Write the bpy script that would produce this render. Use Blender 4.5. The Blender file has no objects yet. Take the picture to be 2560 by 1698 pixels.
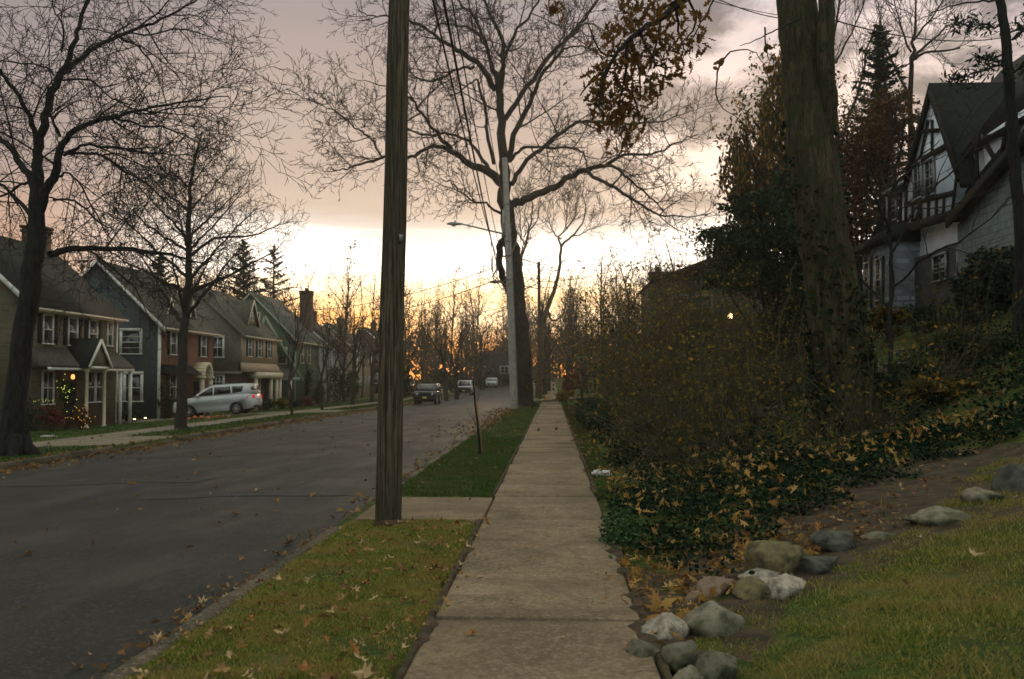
import bpy, math, random
import numpy as np
from math import radians as rad, sin, cos, pi
rng = random.Random(7)
nr = np.random.default_rng(7)
SC = bpy.context.scene
COL = SC.collection

# ---------------------------------------------------------------- camera
F = 2489.0
EYE = 1.6
YAW = math.atan(101/F); PITCH = math.atan(101/F)
cam = bpy.data.cameras.new('camera'); camo = bpy.data.objects.new('camera', cam); COL.objects.link(camo)
camo.location = (0, 0, EYE)
camo.rotation_euler = (pi/2+PITCH, 0, YAW)
cam.sensor_fit = 'HORIZONTAL'; cam.sensor_width = 36; cam.lens = 36*F/2560
cam.clip_start = 0.05; cam.clip_end = 3000
cam.dof.use_dof = True; cam.dof.focus_distance = 13.0; cam.dof.aperture_fstop = 2.8
SC.camera = camo

# ---------------------------------------------------------------- world
def nn(nt, t, **kw):
    n = nt.nodes.new(t)
    for k, v in kw.items(): setattr(n, k, v)
    return n
def mathn(nt, op, a, b=None, c=None, clamp=False):
    n = nt.nodes.new('ShaderNodeMath'); n.operation = op; n.use_clamp = clamp
    for i, x in enumerate((a, b, c)):
        if x is None: continue
        if isinstance(x, (int, float)): n.inputs[i].default_value = x
        else: nt.links.new(x, n.inputs[i])
    return n.outputs[0]
def ramp(nt, fac, stops, interp='LINEAR'):
    r = nt.nodes.new('ShaderNodeValToRGB'); r.color_ramp.interpolation = interp
    e = r.color_ramp.elements
    while len(e) < len(stops): e.new(0.5)
    for i, (p, c) in enumerate(stops):
        e[i].position = p; e[i].color = (*c, 1) if len(c) == 3 else c
    nt.links.new(fac, r.inputs[0]); return r.outputs[0]
def mixc(nt, f, a, b, mode='MIX'):
    n = nt.nodes.new('ShaderNodeMix'); n.data_type = 'RGBA'; n.blend_type = mode
    for i, x in ((0, f), (6, a), (7, b)):
        if isinstance(x, (int, float)): n.inputs[i].default_value = x
        elif isinstance(x, tuple): n.inputs[i].default_value = (*x, 1)
        else: nt.links.new(x, n.inputs[i])
    return n.outputs[2]
def maprange(nt, v, a, b, c=0., d=1., smooth=True):
    n = nt.nodes.new('ShaderNodeMapRange'); n.interpolation_type = 'SMOOTHSTEP' if smooth else 'LINEAR'
    nt.links.new(v, n.inputs[0])
    for i, x in enumerate((a, b, c, d)): n.inputs[i+1].default_value = x
    return n.outputs[0]
def noise(nt, vec, scale, detail=5, rough=.55, dist=0):
    n = nt.nodes.new('ShaderNodeTexNoise'); n.inputs['Scale'].default_value = scale
    n.inputs['Detail'].default_value = detail; n.inputs['Roughness'].default_value = rough
    n.inputs['Distortion'].default_value = dist
    nt.links.new(vec, n.inputs['Vector']); return n.outputs[0]
def vmul(nt, vec, s):
    n = nt.nodes.new('ShaderNodeVectorMath'); n.operation = 'MULTIPLY'
    nt.links.new(vec, n.inputs[0]); n.inputs[1].default_value = s; return n.outputs[0]

SUN_EL = rad(4.0)
W = bpy.data.worlds.new("World"); SC.world = W; W.use_nodes = True
nt = W.node_tree; nt.nodes.clear()
tc = nn(nt, 'ShaderNodeTexCoord').outputs['Generated']
sep = nn(nt, 'ShaderNodeSeparateXYZ'); nt.links.new(tc, sep.inputs[0])
sx, sy, sz = sep.outputs
hor = mathn(nt, 'SQRT', mathn(nt, 'ADD', mathn(nt, 'MULTIPLY', sx, sx), mathn(nt, 'ADD', mathn(nt, 'MULTIPLY', sy, sy), 1e-5)))
caz = mathn(nt, 'DIVIDE', sy, hor)
band = noise(nt, vmul(nt, tc, (2.2, 2.2, 26)), 1.6, 4, .5)
puff = noise(nt, vmul(nt, tc, (1, 1, 1.7)), 13, 7, .6, .3)
big = noise(nt, vmul(nt, tc, (1, 1, 2.5)), 2.6, 4, .5, .3)
el = mathn(nt, 'ADD', sz, mathn(nt, 'MULTIPLY', mathn(nt, 'SUBTRACT', band, .5), .055))
elw = mathn(nt, 'ADD', el, mathn(nt, 'MULTIPLY', mathn(nt, 'SUBTRACT', big, .5), .018))
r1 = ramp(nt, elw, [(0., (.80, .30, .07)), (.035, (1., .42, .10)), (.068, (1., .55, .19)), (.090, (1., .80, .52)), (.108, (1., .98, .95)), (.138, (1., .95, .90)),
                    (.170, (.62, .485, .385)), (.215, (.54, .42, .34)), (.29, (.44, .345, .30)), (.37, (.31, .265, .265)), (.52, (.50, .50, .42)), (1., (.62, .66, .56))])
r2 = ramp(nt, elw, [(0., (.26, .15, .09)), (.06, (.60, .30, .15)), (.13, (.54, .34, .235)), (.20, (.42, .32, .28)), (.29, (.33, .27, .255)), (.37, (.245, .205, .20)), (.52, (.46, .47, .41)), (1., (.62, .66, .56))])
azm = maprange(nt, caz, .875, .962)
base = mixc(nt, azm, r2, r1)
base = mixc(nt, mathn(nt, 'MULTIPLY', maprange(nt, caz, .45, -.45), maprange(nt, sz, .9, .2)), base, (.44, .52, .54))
# white-hot spot toward the sun, behind the trees
glow = mathn(nt, 'MULTIPLY', maprange(nt, caz, .985, 1.0), maprange(nt, mathn(nt, 'ABSOLUTE', mathn(nt, 'SUBTRACT', sz, .062)), .035, .0))
base = mixc(nt, mathn(nt, 'MULTIPLY', glow, .8), base, (1., .86, .62))
lowb = mathn(nt, 'MULTIPLY', azm, maprange(nt, elw, .165, .130))
base = mixc(nt, 1., base, mixc(nt, lowb, (1., 1., 1.), (1.75, 1.6, 1.45)), 'MULTIPLY')
# mottled cloud in the deck, strongest to the right of the street
pm = mathn(nt, 'MULTIPLY', maprange(nt, sx, .0, .12), maprange(nt, sz, .14, .19))
pv = maprange(nt, puff, .40, .62, .72, 2.15)
pv2 = mathn(nt, 'ADD', mathn(nt, 'MULTIPLY', mathn(nt, 'SUBTRACT', pv, 1.), pm), mathn(nt, 'ADD', 1., mathn(nt, 'MULTIPLY', mathn(nt, 'SUBTRACT', big, .5), mathn(nt, 'MULTIPLY', maprange(nt, sz, .15, .2), .35))))
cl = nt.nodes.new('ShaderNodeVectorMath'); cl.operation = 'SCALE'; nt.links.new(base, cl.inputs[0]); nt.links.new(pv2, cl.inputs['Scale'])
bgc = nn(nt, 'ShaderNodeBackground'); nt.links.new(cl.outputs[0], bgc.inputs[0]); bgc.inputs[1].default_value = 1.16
sky = nn(nt, 'ShaderNodeTexSky', sky_type='NISHITA'); sky.sun_disc = False; sky.sun_elevation = SUN_EL; sky.sun_rotation = 0.0
bgs = nn(nt, 'ShaderNodeBackground'); nt.links.new(sky.outputs[0], bgs.inputs[0]); bgs.inputs[1].default_value = 0.08
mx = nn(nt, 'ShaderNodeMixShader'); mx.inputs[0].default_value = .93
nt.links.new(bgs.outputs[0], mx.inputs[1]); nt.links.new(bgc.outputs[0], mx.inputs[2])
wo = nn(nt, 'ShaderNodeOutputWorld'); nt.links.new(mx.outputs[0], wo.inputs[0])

sd = bpy.data.lights.new('sun', 'SUN'); sd.energy = 0.9; sd.angle = rad(12); sd.color = (1, .72, .45)
so = bpy.data.objects.new('sun', sd); COL.objects.link(so)
so.rotation_euler = (-(rad(90)-SUN_EL), 0, 0)      # shines from the end of the street (+Y) toward the camera

SC.view_settings.view_transform = 'Standard'; SC.view_settings.look = 'None'
SC.view_settings.exposure = 0.12; SC.view_settings.gamma = 1.0

# ---------------------------------------------------------------- pixel rays
cy_, sy_ = cos(YAW), sin(YAW); cp_, sp_ = cos(PITCH), sin(PITCH)
def ray(px, py):
    a, b = (px-1280)/F, (849-py)/F
    x, y, z = a, cp_-b*sp_, sp_+b*cp_
    return (x*cy_-y*sy_, x*sy_+y*cy_, z)
def P(px, py, Y):
    "world point at street distance Y seen at photo pixel (px, py)"
    d = ray(px, py); t = Y/d[1]
    return (d[0]*t, Y, EYE+d[2]*t)
def Pg(px, py, it=60):
    "where the ray meets the terrain"
    d = ray(px, py); t = 2.0
    while t < 400:
        x, y, z = d[0]*t, d[1]*t, EYE+d[2]*t
        if z <= gz(x, y): return (x, y, gz(x, y))
        t *= 1.003
    return (x, y, z)

# ---------------------------------------------------------------- terrain height
XR = -2.40; XL = -12.35
KX = [-400, -60, -24, -17, -16.2, -14.7, -12.35, -2.40, -0.8, 0.6, 1.0]
KZ = [-1.2, -1.0, -.88, -.38, -.35, -.33, -.28, -.005, .0, .0, .01]
def along(y):
    return np.interp(y, [0, 60, 100, 130, 160, 240, 300, 2000], [0, 0, -.12, .1, .6, 1.7, 2.2, 4])
def smooth(a, b, v):
    t = np.clip((v-a)/(b-a), 0, 1); return t*t*(3-2*t)
def bank(x, y):
    near = np.interp(x, [1.0, 6, 14, 40, 400], [0, .85, 2.0, 4, 6])
    far = np.interp(x, [1.15, 2.4, 5, 8.5, 12.2, 40, 400], [0, .30, .62, 1.9, 3.9, 4.6, 6])
    vfar = np.interp(x, [1.2, 5, 10, 20, 400], [0, 1.1, 1.8, 2.4, 5])
    w = smooth(8.5, 16, y); w2 = smooth(45, 75, y)
    return near*(1-w)+(far*(1-w2)+vfar*w2)*w
def road_z(x, y):
    return np.interp(x, [XL, -9.5, -7, -4.5, XR], [-.42, -.315, -.235, -.165, -.125]) + along(y)
def gz(x, y):
    x = np.asarray(x, float); y = np.asarray(y, float)
    z = np.interp(x, KX, KZ) + along(y) + np.where(x > 1.0, bank(x, y), 0)
    n = .5*np.sin(x*1.7+y*.9)+.5*np.sin(x*.6-y*1.3+2)+.3*np.sin(x*3.1+y*2.3)
    amp = np.where(x > 1.2, .035*np.clip((x-1.2)/1.5, 0, 1), 0)+np.where(x < -17, .03, 0)+np.where((x > XR) & (x < -.8), .008, 0)
    z = z+n*amp
    inroad = (x > XL) & (x < XR)
    z = np.where(inroad, road_z(x, y), z)
    return z if z.ndim else float(z)

# ---------------------------------------------------------------- mesh builder
class MB:
    def __init__(s): s.v = []; s.n = 0; s.f = []      # f: list of (K,m) int arrays or python ngon lists
    def add(s, v, faces):
        v = np.asarray(v, float).reshape(-1, 3)
        for fa in faces if isinstance(faces, list) else [faces]:
            if isinstance(fa, np.ndarray): s.f.append(fa.reshape(-1, fa.shape[-1])+s.n)
            else: s.f.append(np.array([fa])+s.n)
        s.v.append(v); s.n += len(v); return s
    def box(s, x0, x1, y0, y1, z0, z1):
        v = [(x, y, z) for z in (z0, z1) for y in (y0, y1) for x in (x0, x1)]
        return s.add(v, np.array([(0, 2, 3, 1), (4, 5, 7, 6), (0, 1, 5, 4), (2, 6, 7, 3), (0, 4, 6, 2), (1, 3, 7, 5)]))
    def obox(s, p0, p1, w, h, up=(0, 0, 1)):
        "beam from p0 to p1, w across, h along up"
        p0 = np.array(p0, float); p1 = np.array(p1, float); t = p1-p0; t /= np.linalg.norm(t)
        u = np.array(up, float); a = np.cross(t, u); a /= np.linalg.norm(a); u = np.cross(a, t)
        v = [p+a*w/2*i+u*h/2*j for p in (p0, p1) for j in (-1, 1) for i in (-1, 1)]
        return s.add(v, np.array([(0, 1, 3, 2), (4, 6, 7, 5), (0, 4, 5, 1), (2, 3, 7, 6), (0, 2, 6, 4), (1, 5, 7, 3)]))
    def prism(s, poly, off):
        "poly: list of 3d points (planar), extruded by vector off"
        a = np.array(poly, float); n = len(a); b = a+np.array(off, float)
        fs = [list(range(n))[::-1], list(range(n, 2*n))]+[[i, (i+1) % n, n+(i+1) % n, n+i] for i in range(n)]
        return s.add(np.vstack([a, b]), fs)
    def lathe(s, prof, c=(0, 0, 0), n=16, axis='z'):
        prof = np.array(prof, float); m = len(prof); ang = np.arange(n)*2*pi/n
        r, h = prof[:, 0], prof[:, 1]
        A = np.stack([np.outer(np.cos(ang), r), np.outer(np.sin(ang), r), np.tile(h, (n, 1))], -1).reshape(-1, 3)
        if axis == 'y': A = A[:, [0, 2, 1]]
        if axis == 'x': A = A[:, [2, 0, 1]]
        i = np.arange(n)[:, None]*m; j = np.arange(m-1)[None]; i2 = ((np.arange(n)+1) % n)[:, None]*m
        fa = np.stack([i+j, i2+j, i2+j+1, i+j+1], -1).reshape(-1, 4)
        return s.add(A+np.array(c), fa)
    def tubes(s, polys, sides=5):
        groups = {}
        for p, r in polys: groups.setdefault(len(p), []).append((p, r))
        for N, g in groups.items():
            if N < 2: continue
            Pp = np.array([a for a, _ in g], float); R = np.array([b for _, b in g], float)
            T = np.empty_like(Pp); T[:, 1:-1] = Pp[:, 2:]-Pp[:, :-2]; T[:, 0] = Pp[:, 1]-Pp[:, 0]; T[:, -1] = Pp[:, -1]-Pp[:, -2]
            T /= np.linalg.norm(T, axis=2, keepdims=True)+1e-9
            mean = T.mean(1); ref = np.where(np.abs(mean[:, 2:3]) > .8, np.array([[1., .1, 0]]), np.array([[0, 0, 1.]]))
            U = np.cross(T, ref[:, None, :]); U /= np.linalg.norm(U, axis=2, keepdims=True)+1e-9
            V = np.cross(T, U)
            a = np.arange(sides)*2*pi/sides
            ring = Pp[:, :, None]+R[:, :, None, None]*(np.cos(a)[None, None, :, None]*U[:, :, None]+np.sin(a)[None, None, :, None]*V[:, :, None])
            M_ = len(g); base = np.arange(M_)[:, None, None]*N*sides; i = np.arange(N-1)[None, :, None]*sides; k = np.arange(sides)[None, None]
            k2 = (k+1) % sides
            fa = np.stack([base+i+k, base+i+k2, base+i+sides+k2, base+i+sides+k], -1).reshape(-1, 4)
            s.add(ring.reshape(-1, 3), fa)
        return s
    def cards(s, pts, ax, bx, shape):
        "leaf cards: centre pts, axis vectors ax (length), bx (width); shape: list of (u,v) outline"
        sh = np.array(shape, float); k = len(sh)
        cr = np.cross(ax, bx); cr /= np.linalg.norm(cr, axis=1, keepdims=True)+1e-9
        L = np.linalg.norm(ax, axis=1)[:, None, None]
        w = sh[:, 2][None, :, None] if sh.shape[1] > 2 else 0
        v = pts[:, None]+sh[None, :, 0:1]*ax[:, None]+sh[None, :, 1:2]*bx[:, None]+w*L*cr[:, None]
        n = len(pts); fa = (np.arange(n)[:, None]*k+np.arange(k)[None])
        return s.add(v.reshape(-1, 3), fa)
    def build(s, name, mat, parent=None, org=None, smooth=False, loc=None):
        me = bpy.data.meshes.new(name)
        v = np.vstack(s.v)
        if org is None and parent is not None and parent.get('_w'): org = tuple(parent['_w'])
        if org is not None: v = v-np.array(org, float)
        tot = np.concatenate([np.full(len(f), f.shape[1]) for f in s.f])
        idx = np.concatenate([f.ravel() for f in s.f]).astype(np.int32)
        me.vertices.add(len(v)); me.vertices.foreach_set('co', v.astype(np.float32).ravel())
        me.loops.add(len(idx)); me.loops.foreach_set('vertex_index', idx)
        me.polygons.add(len(tot)); st = np.concatenate([[0], np.cumsum(tot)[:-1]]).astype(np.int32)
        me.polygons.foreach_set('loop_start', st)
        try: me.polygons.foreach_set('loop_total', tot.astype(np.int32))
        except Exception: pass
        me.update(calc_edges=True)
        if smooth: me.polygons.foreach_set('use_smooth', np.ones(len(tot), bool))
        me.materials.append(mat)
        o = bpy.data.objects.new(name, me); COL.objects.link(o)
        if parent is not None: o.parent = parent
        elif loc is not None: o.location = loc
        return o
def thing(name, label, cat, loc=(0, 0, 0), rz=0, group=None, world=True, rot=None):
    o = bpy.data.objects.new(name, None); COL.objects.link(o); o.location = loc
    o.rotation_euler = rot if rot else (0, 0, rz); o.empty_display_size = .2
    o['label'] = label; o['category'] = cat
    if group: o['group'] = group
    if world: o['_w'] = list(loc)
    return o
def tag(o, label, cat, group=None, kind=None):
    if label: o['label'] = label
    if cat: o['category'] = cat
    if group: o['group'] = group
    if kind: o['kind'] = kind
    return o
def struct(o): o['kind'] = 'structure'; return o
def solo(mb, name, mat, label, cat, base, group=None, smooth=False):
    "a thing that is one mesh, with its origin at its base"
    o = mb.build(name, mat, None, org=base, smooth=smooth, loc=base); return tag(o, label, cat, group)
def copy_tree(root, loc, rz=0, sc=None, label=None):
    r = root.copy(); COL.objects.link(r); r.location = loc; r.rotation_euler = (root.rotation_euler[0], root.rotation_euler[1], rz)
    if sc is not None: r.scale = sc if isinstance(sc, tuple) else (sc, sc, sc)
    if label: r['label'] = label
    for ch in root.children:
        c = ch.copy(); COL.objects.link(c); c.parent = r
        for g in ch.children:
            d = g.copy(); COL.objects.link(d); d.parent = c
    return r

# ---------------------------------------------------------------- materials
def newmat(name):
    m = bpy.data.materials.new(name); m.use_nodes = True; t = m.node_tree; t.nodes.clear()
    out = t.nodes.new('ShaderNodeOutputMaterial'); b = t.nodes.new('ShaderNodeBsdfPrincipled')
    t.links.new(b.outputs[0], out.inputs[0]); return m, t, b, out
def setc(t, sock, v):
    if isinstance(v, tuple): sock.default_value = (*v, 1) if len(v) == 3 else v
    elif isinstance(v, (int, float)): sock.default_value = v
    else: t.links.new(v, sock)
def bumpn(t, b, h, strength, dist=.02):
    n = t.nodes.new('ShaderNodeBump'); n.inputs['Strength'].default_value = strength; n.inputs['Distance'].default_value = dist
    t.links.new(h, n.inputs['Height']); t.links.new(n.outputs[0], b.inputs['Normal'])
def coords(t, kind='Object'):
    return t.nodes.new('ShaderNodeTexCoord').outputs[kind]
def M(name, c1, c2=None, scale=4., detail=6, rough=.8, spec=.3, metal=0., bump=0., bscale=None, stretch=(1, 1, 1), lo=.35, hi=.65, bd=.02):
    m, t, b, _ = newmat(name); v = vmul(t, coords(t), stretch)
    if c2: setc(t, b.inputs['Base Color'], mixc(t, maprange(t, noise(t, v, scale, detail, .62), lo, hi), c1, c2))
    else: setc(t, b.inputs['Base Color'], c1)
    b.inputs['Roughness'].default_value = rough; b.inputs['Specular IOR Level'].default_value = spec; b.inputs['Metallic'].default_value = metal
    if bump: bumpn(t, b, noise(t, v, bscale or scale*4, 6, .65), bump, bd)
    return m
def leafmat(name, stops, rough=.6, tr=.35, spec=.25, patch=None):
    "colour per leaf, some light through"
    m, t, b, out = newmat(name)
    g = t.nodes.new('ShaderNodeNewGeometry')
    c = ramp(t, g.outputs['Random Per Island'], stops)
    if patch:
        c = mixc(t, maprange(t, noise(t, coords(t), patch[1], 3), .4, .62), c, mixc(t, .65, c, patch[0]))
    setc(t, b.inputs['Base Color'], c); b.inputs['Roughness'].default_value = rough; b.inputs['Specular IOR Level'].default_value = spec
    if tr:
        tl = t.nodes.new('ShaderNodeBsdfTranslucent'); t.links.new(c, tl.inputs[0]); ms = t.nodes.new('ShaderNodeMixShader'); ms.inputs[0].default_value = tr
        t.links.new(b.outputs[0], ms.inputs[1]); t.links.new(tl.outputs[0], ms.inputs[2]); t.links.new(ms.outputs[0], out.inputs[0])
    return m
def sidingmat(name, c1, c2, pitch=.16, rough=.8):
    m, t, b, _ = newmat(name); v = coords(t)
    s = t.nodes.new('ShaderNodeSeparateXYZ'); t.links.new(v, s.inputs[0])
    fr = mathn(t, 'FRACT', mathn(t, 'DIVIDE', s.outputs[2], pitch))
    line = maprange(t, fr, .0, .16, .45, 1.)
    cc = t.nodes.new('ShaderNodeCombineXYZ'); t.links.new(mathn(t, 'ADD', s.outputs[0], s.outputs[1]), cc.inputs[0]); t.links.new(mathn(t, 'FLOOR', mathn(t, 'DIVIDE', s.outputs[2], pitch)), cc.inputs[1])
    sh = noise(t, vmul(t, cc.outputs[0], (5, 7.3, 1)), 1., 2)
    col = mixc(t, maprange(t, sh, .3, .7), c1, c2)
    col = mixc(t, 1., col, line, 'MULTIPLY')
    setc(t, b.inputs['Base Color'], col); b.inputs['Roughness'].default_value = rough; b.inputs['Specular IOR Level'].default_value = .12
    bumpn(t, b, fr, .6, .02); return m
def brickmat(name, c1, c2, mortar, w=.22, h=.075, ms=.012, rough=.85):
    m, t, b, _ = newmat(name); v = coords(t)
    s = t.nodes.new('ShaderNodeSeparateXYZ'); t.links.new(v, s.inputs[0])
    cc = t.nodes.new('ShaderNodeCombineXYZ'); t.links.new(mathn(t, 'ADD', s.outputs[0], s.outputs[1]), cc.inputs[0]); t.links.new(s.outputs[2], cc.inputs[1])
    br = t.nodes.new('ShaderNodeTexBrick'); t.links.new(cc.outputs[0], br.inputs[0])
    br.inputs['Color1'].default_value = (*c1, 1); br.inputs['Color2'].default_value = (*c2, 1); br.inputs['Mortar'].default_value = (*mortar, 1)
    br.inputs['Scale'].default_value = 1; br.inputs['Brick Width'].default_value = w; br.inputs['Row Height'].default_value = h; br.inputs['Mortar Size'].default_value = ms
    col = mixc(t, maprange(t, noise(t, v, 1.3, 5), .3, .7, 0, .5), br.outputs[0], tuple(x*.6 for x in c1))
    setc(t, b.inputs['Base Color'], col); b.inputs['Roughness'].default_value = rough; b.inputs['Specular IOR Level'].default_value = .12
    return m
def emitmat(name, c, s):
    m, t, b, _ = newmat(name); setc(t, b.inputs['Base Color'], c); setc(t, b.inputs['Emission Color'], c); b.inputs['Emission Strength'].default_value = s; return m
def glassmat(name, c=(.02, .025, .03), rough=.08):
    m, t, b, _ = newmat(name); setc(t, b.inputs['Base Color'], c); b.inputs['Roughness'].default_value = rough; b.inputs['Specular IOR Level'].default_value = .8
    bumpn(t, b, noise(t, coords(t), 1.5, 2), .05, .05); return m

# asphalt
def asphalt():
    m, t, b, _ = newmat('asphalt'); v = coords(t)
    big = noise(t, vmul(t, v, (.35, .9, 1)), .5, 5, .6, .6); fine = noise(t, v, 26, 5, .8); mid = noise(t, vmul(t, v, (1, .35, 1)), 1.1, 5, .6)
    c = mixc(t, maprange(t, big, .35, .68), (.008, .010, .009), (.019, .019, .016))
    c = mixc(t, maprange(t, mid, .46, .66, 0, .8), c, (.034, .030, .024))
    c = mixc(t, maprange(t, fine, .50, .64, 0, .75), c, (.070, .062, .048))
    c = mixc(t, maprange(t, noise(t, v, 6, 5, .75), .55, .72, 0, .6), c, (.008, .009, .008))
    vo = t.nodes.new('ShaderNodeTexVoronoi'); vo.feature = 'DISTANCE_TO_EDGE'; vo.inputs['Scale'].default_value = .28
    wv = t.nodes.new('ShaderNodeVectorMath'); wv.operation = 'ADD'; t.links.new(v, wv.inputs[0])
    nz = t.nodes.new('ShaderNodeTexNoise'); nz.inputs['Scale'].default_value = 1.2; t.links.new(v, nz.inputs[0]); t.links.new(nz.outputs['Color'], wv.inputs[1]); t.links.new(wv.outputs[0], vo.inputs['Vector'])
    c = mixc(t, maprange(t, vo.outputs[0], .0, .008, .75, 0.), c, (.016, .016, .016))
    setc(t, b.inputs['Base Color'], c)
    setc(t, b.inputs['Roughness'], maprange(t, mid, .3, .7, .74, .60)); b.inputs['Specular IOR Level'].default_value = .24
    bumpn(t, b, mathn(t, 'ADD', fine, mathn(t, 'MULTIPLY', mid, 2.5)), .45, .012); return m
def concrete(name, a=(.27, .192, .118), bb=(.135, .094, .056), sc=.9):
    m, t, b, _ = newmat(name); v = coords(t)
    big = noise(t, v, sc, 8, .72, .6); fine = noise(t, v, 30, 5, .8); sp = noise(t, v, 7, 7, .78)
    c = mixc(t, maprange(t, big, .36, .66), bb, a)
    c = mixc(t, maprange(t, fine, .48, .64, 0, .5), c, (.40, .32, .22))
    c = mixc(t, maprange(t, fine, .50, .38, 0, .5), c, (.09, .068, .044))
    c = mixc(t, maprange(t, sp, .50, .66, 0, .75), c, (.10, .076, .048))
    vo = t.nodes.new('ShaderNodeTexVoronoi'); vo.feature = 'DISTANCE_TO_EDGE'; vo.inputs['Scale'].default_value = .55
    wv = t.nodes.new('ShaderNodeVectorMath'); wv.operation = 'ADD'; t.links.new(v, wv.inputs[0]); nz = t.nodes.new('ShaderNodeTexNoise'); nz.inputs['Scale'].default_value = 1.6; nz.inputs['Detail'].default_value = 6; t.links.new(v, nz.inputs[0]); t.links.new(nz.outputs['Color'], wv.inputs[1]); t.links.new(wv.outputs[0], vo.inputs['Vector'])
    c = mixc(t, mathn(t, 'MULTIPLY', maprange(t, vo.outputs[0], .0, .006, .8, 0.), maprange(t, noise(t, v, .5, 2), .48, .56)), c, (.03, .024, .016))
    c = mixc(t, maprange(t, noise(t, v, .33, 5, .65, .8), .46, .62, 0, .55), c, tuple(x*.75 for x in bb))
    setc(t, b.inputs['Base Color'], c); b.inputs['Roughness'].default_value = .85; b.inputs['Specular IOR Level'].default_value = .2
    bumpn(t, b, mathn(t, 'ADD', fine, big), .4, .01); return m
def soil():
    m, t, b, _ = newmat('lawn_soil'); v = coords(t)
    big = noise(t, v, .45, 5, .6); fine = noise(t, v, 14, 6, .7); dry = noise(t, v, 2.3, 5, .65)
    g = mixc(t, maprange(t, fine, .35, .65), (.024, .045, .010), (.075, .10, .020))
    g = mixc(t, maprange(t, dry, .45, .68, 0, .75), g, (.15, .125, .040))
    g = mixc(t, maprange(t, big, .52, .66, 0, .5), g, (.08, .058, .028))
    setc(t, b.inputs['Base Color'], g); b.inputs['Roughness'].default_value = .95; b.inputs['Specular IOR Level'].default_value = .1
    bumpn(t, b, mathn(t, 'ADD', fine, dry), .9, .04); return m
def bark(name, c1, c2, c3=None, s=1., moss=None):
    m, t, b, _ = newmat(name); v = coords(t)
    st = noise(t, vmul(t, v, (9*s, 9*s, 1.3*s)), 2.2, 6, .68, .5); pa = noise(t, v, 1.1*s, 4, .6)
    c = mixc(t, maprange(t, st, .36, .64), c1, c2)
    if c3: c = mixc(t, maprange(t, pa, .46, .66, 0, .8), c, c3)
    if moss:
        c = mixc(t, maprange(t, noise(t, v, 2.6, 6, .7), .44, .62, 0, .8), c, moss); f2 = noise(t, vmul(t, v, (16, 16, 2.6)), 1.5, 6, .75, .8); c = mixc(t, maprange(t, f2, .52, .62, 0, .85), c, tuple(x*.3 for x in c1)); st = mathn(t, 'SUBTRACT', st, f2)
    setc(t, b.inputs['Base Color'], c); b.inputs['Roughness'].default_value = .92; b.inputs['Specular IOR Level'].default_value = .15
    bumpn(t, b, st, 1., .05); return m

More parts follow.
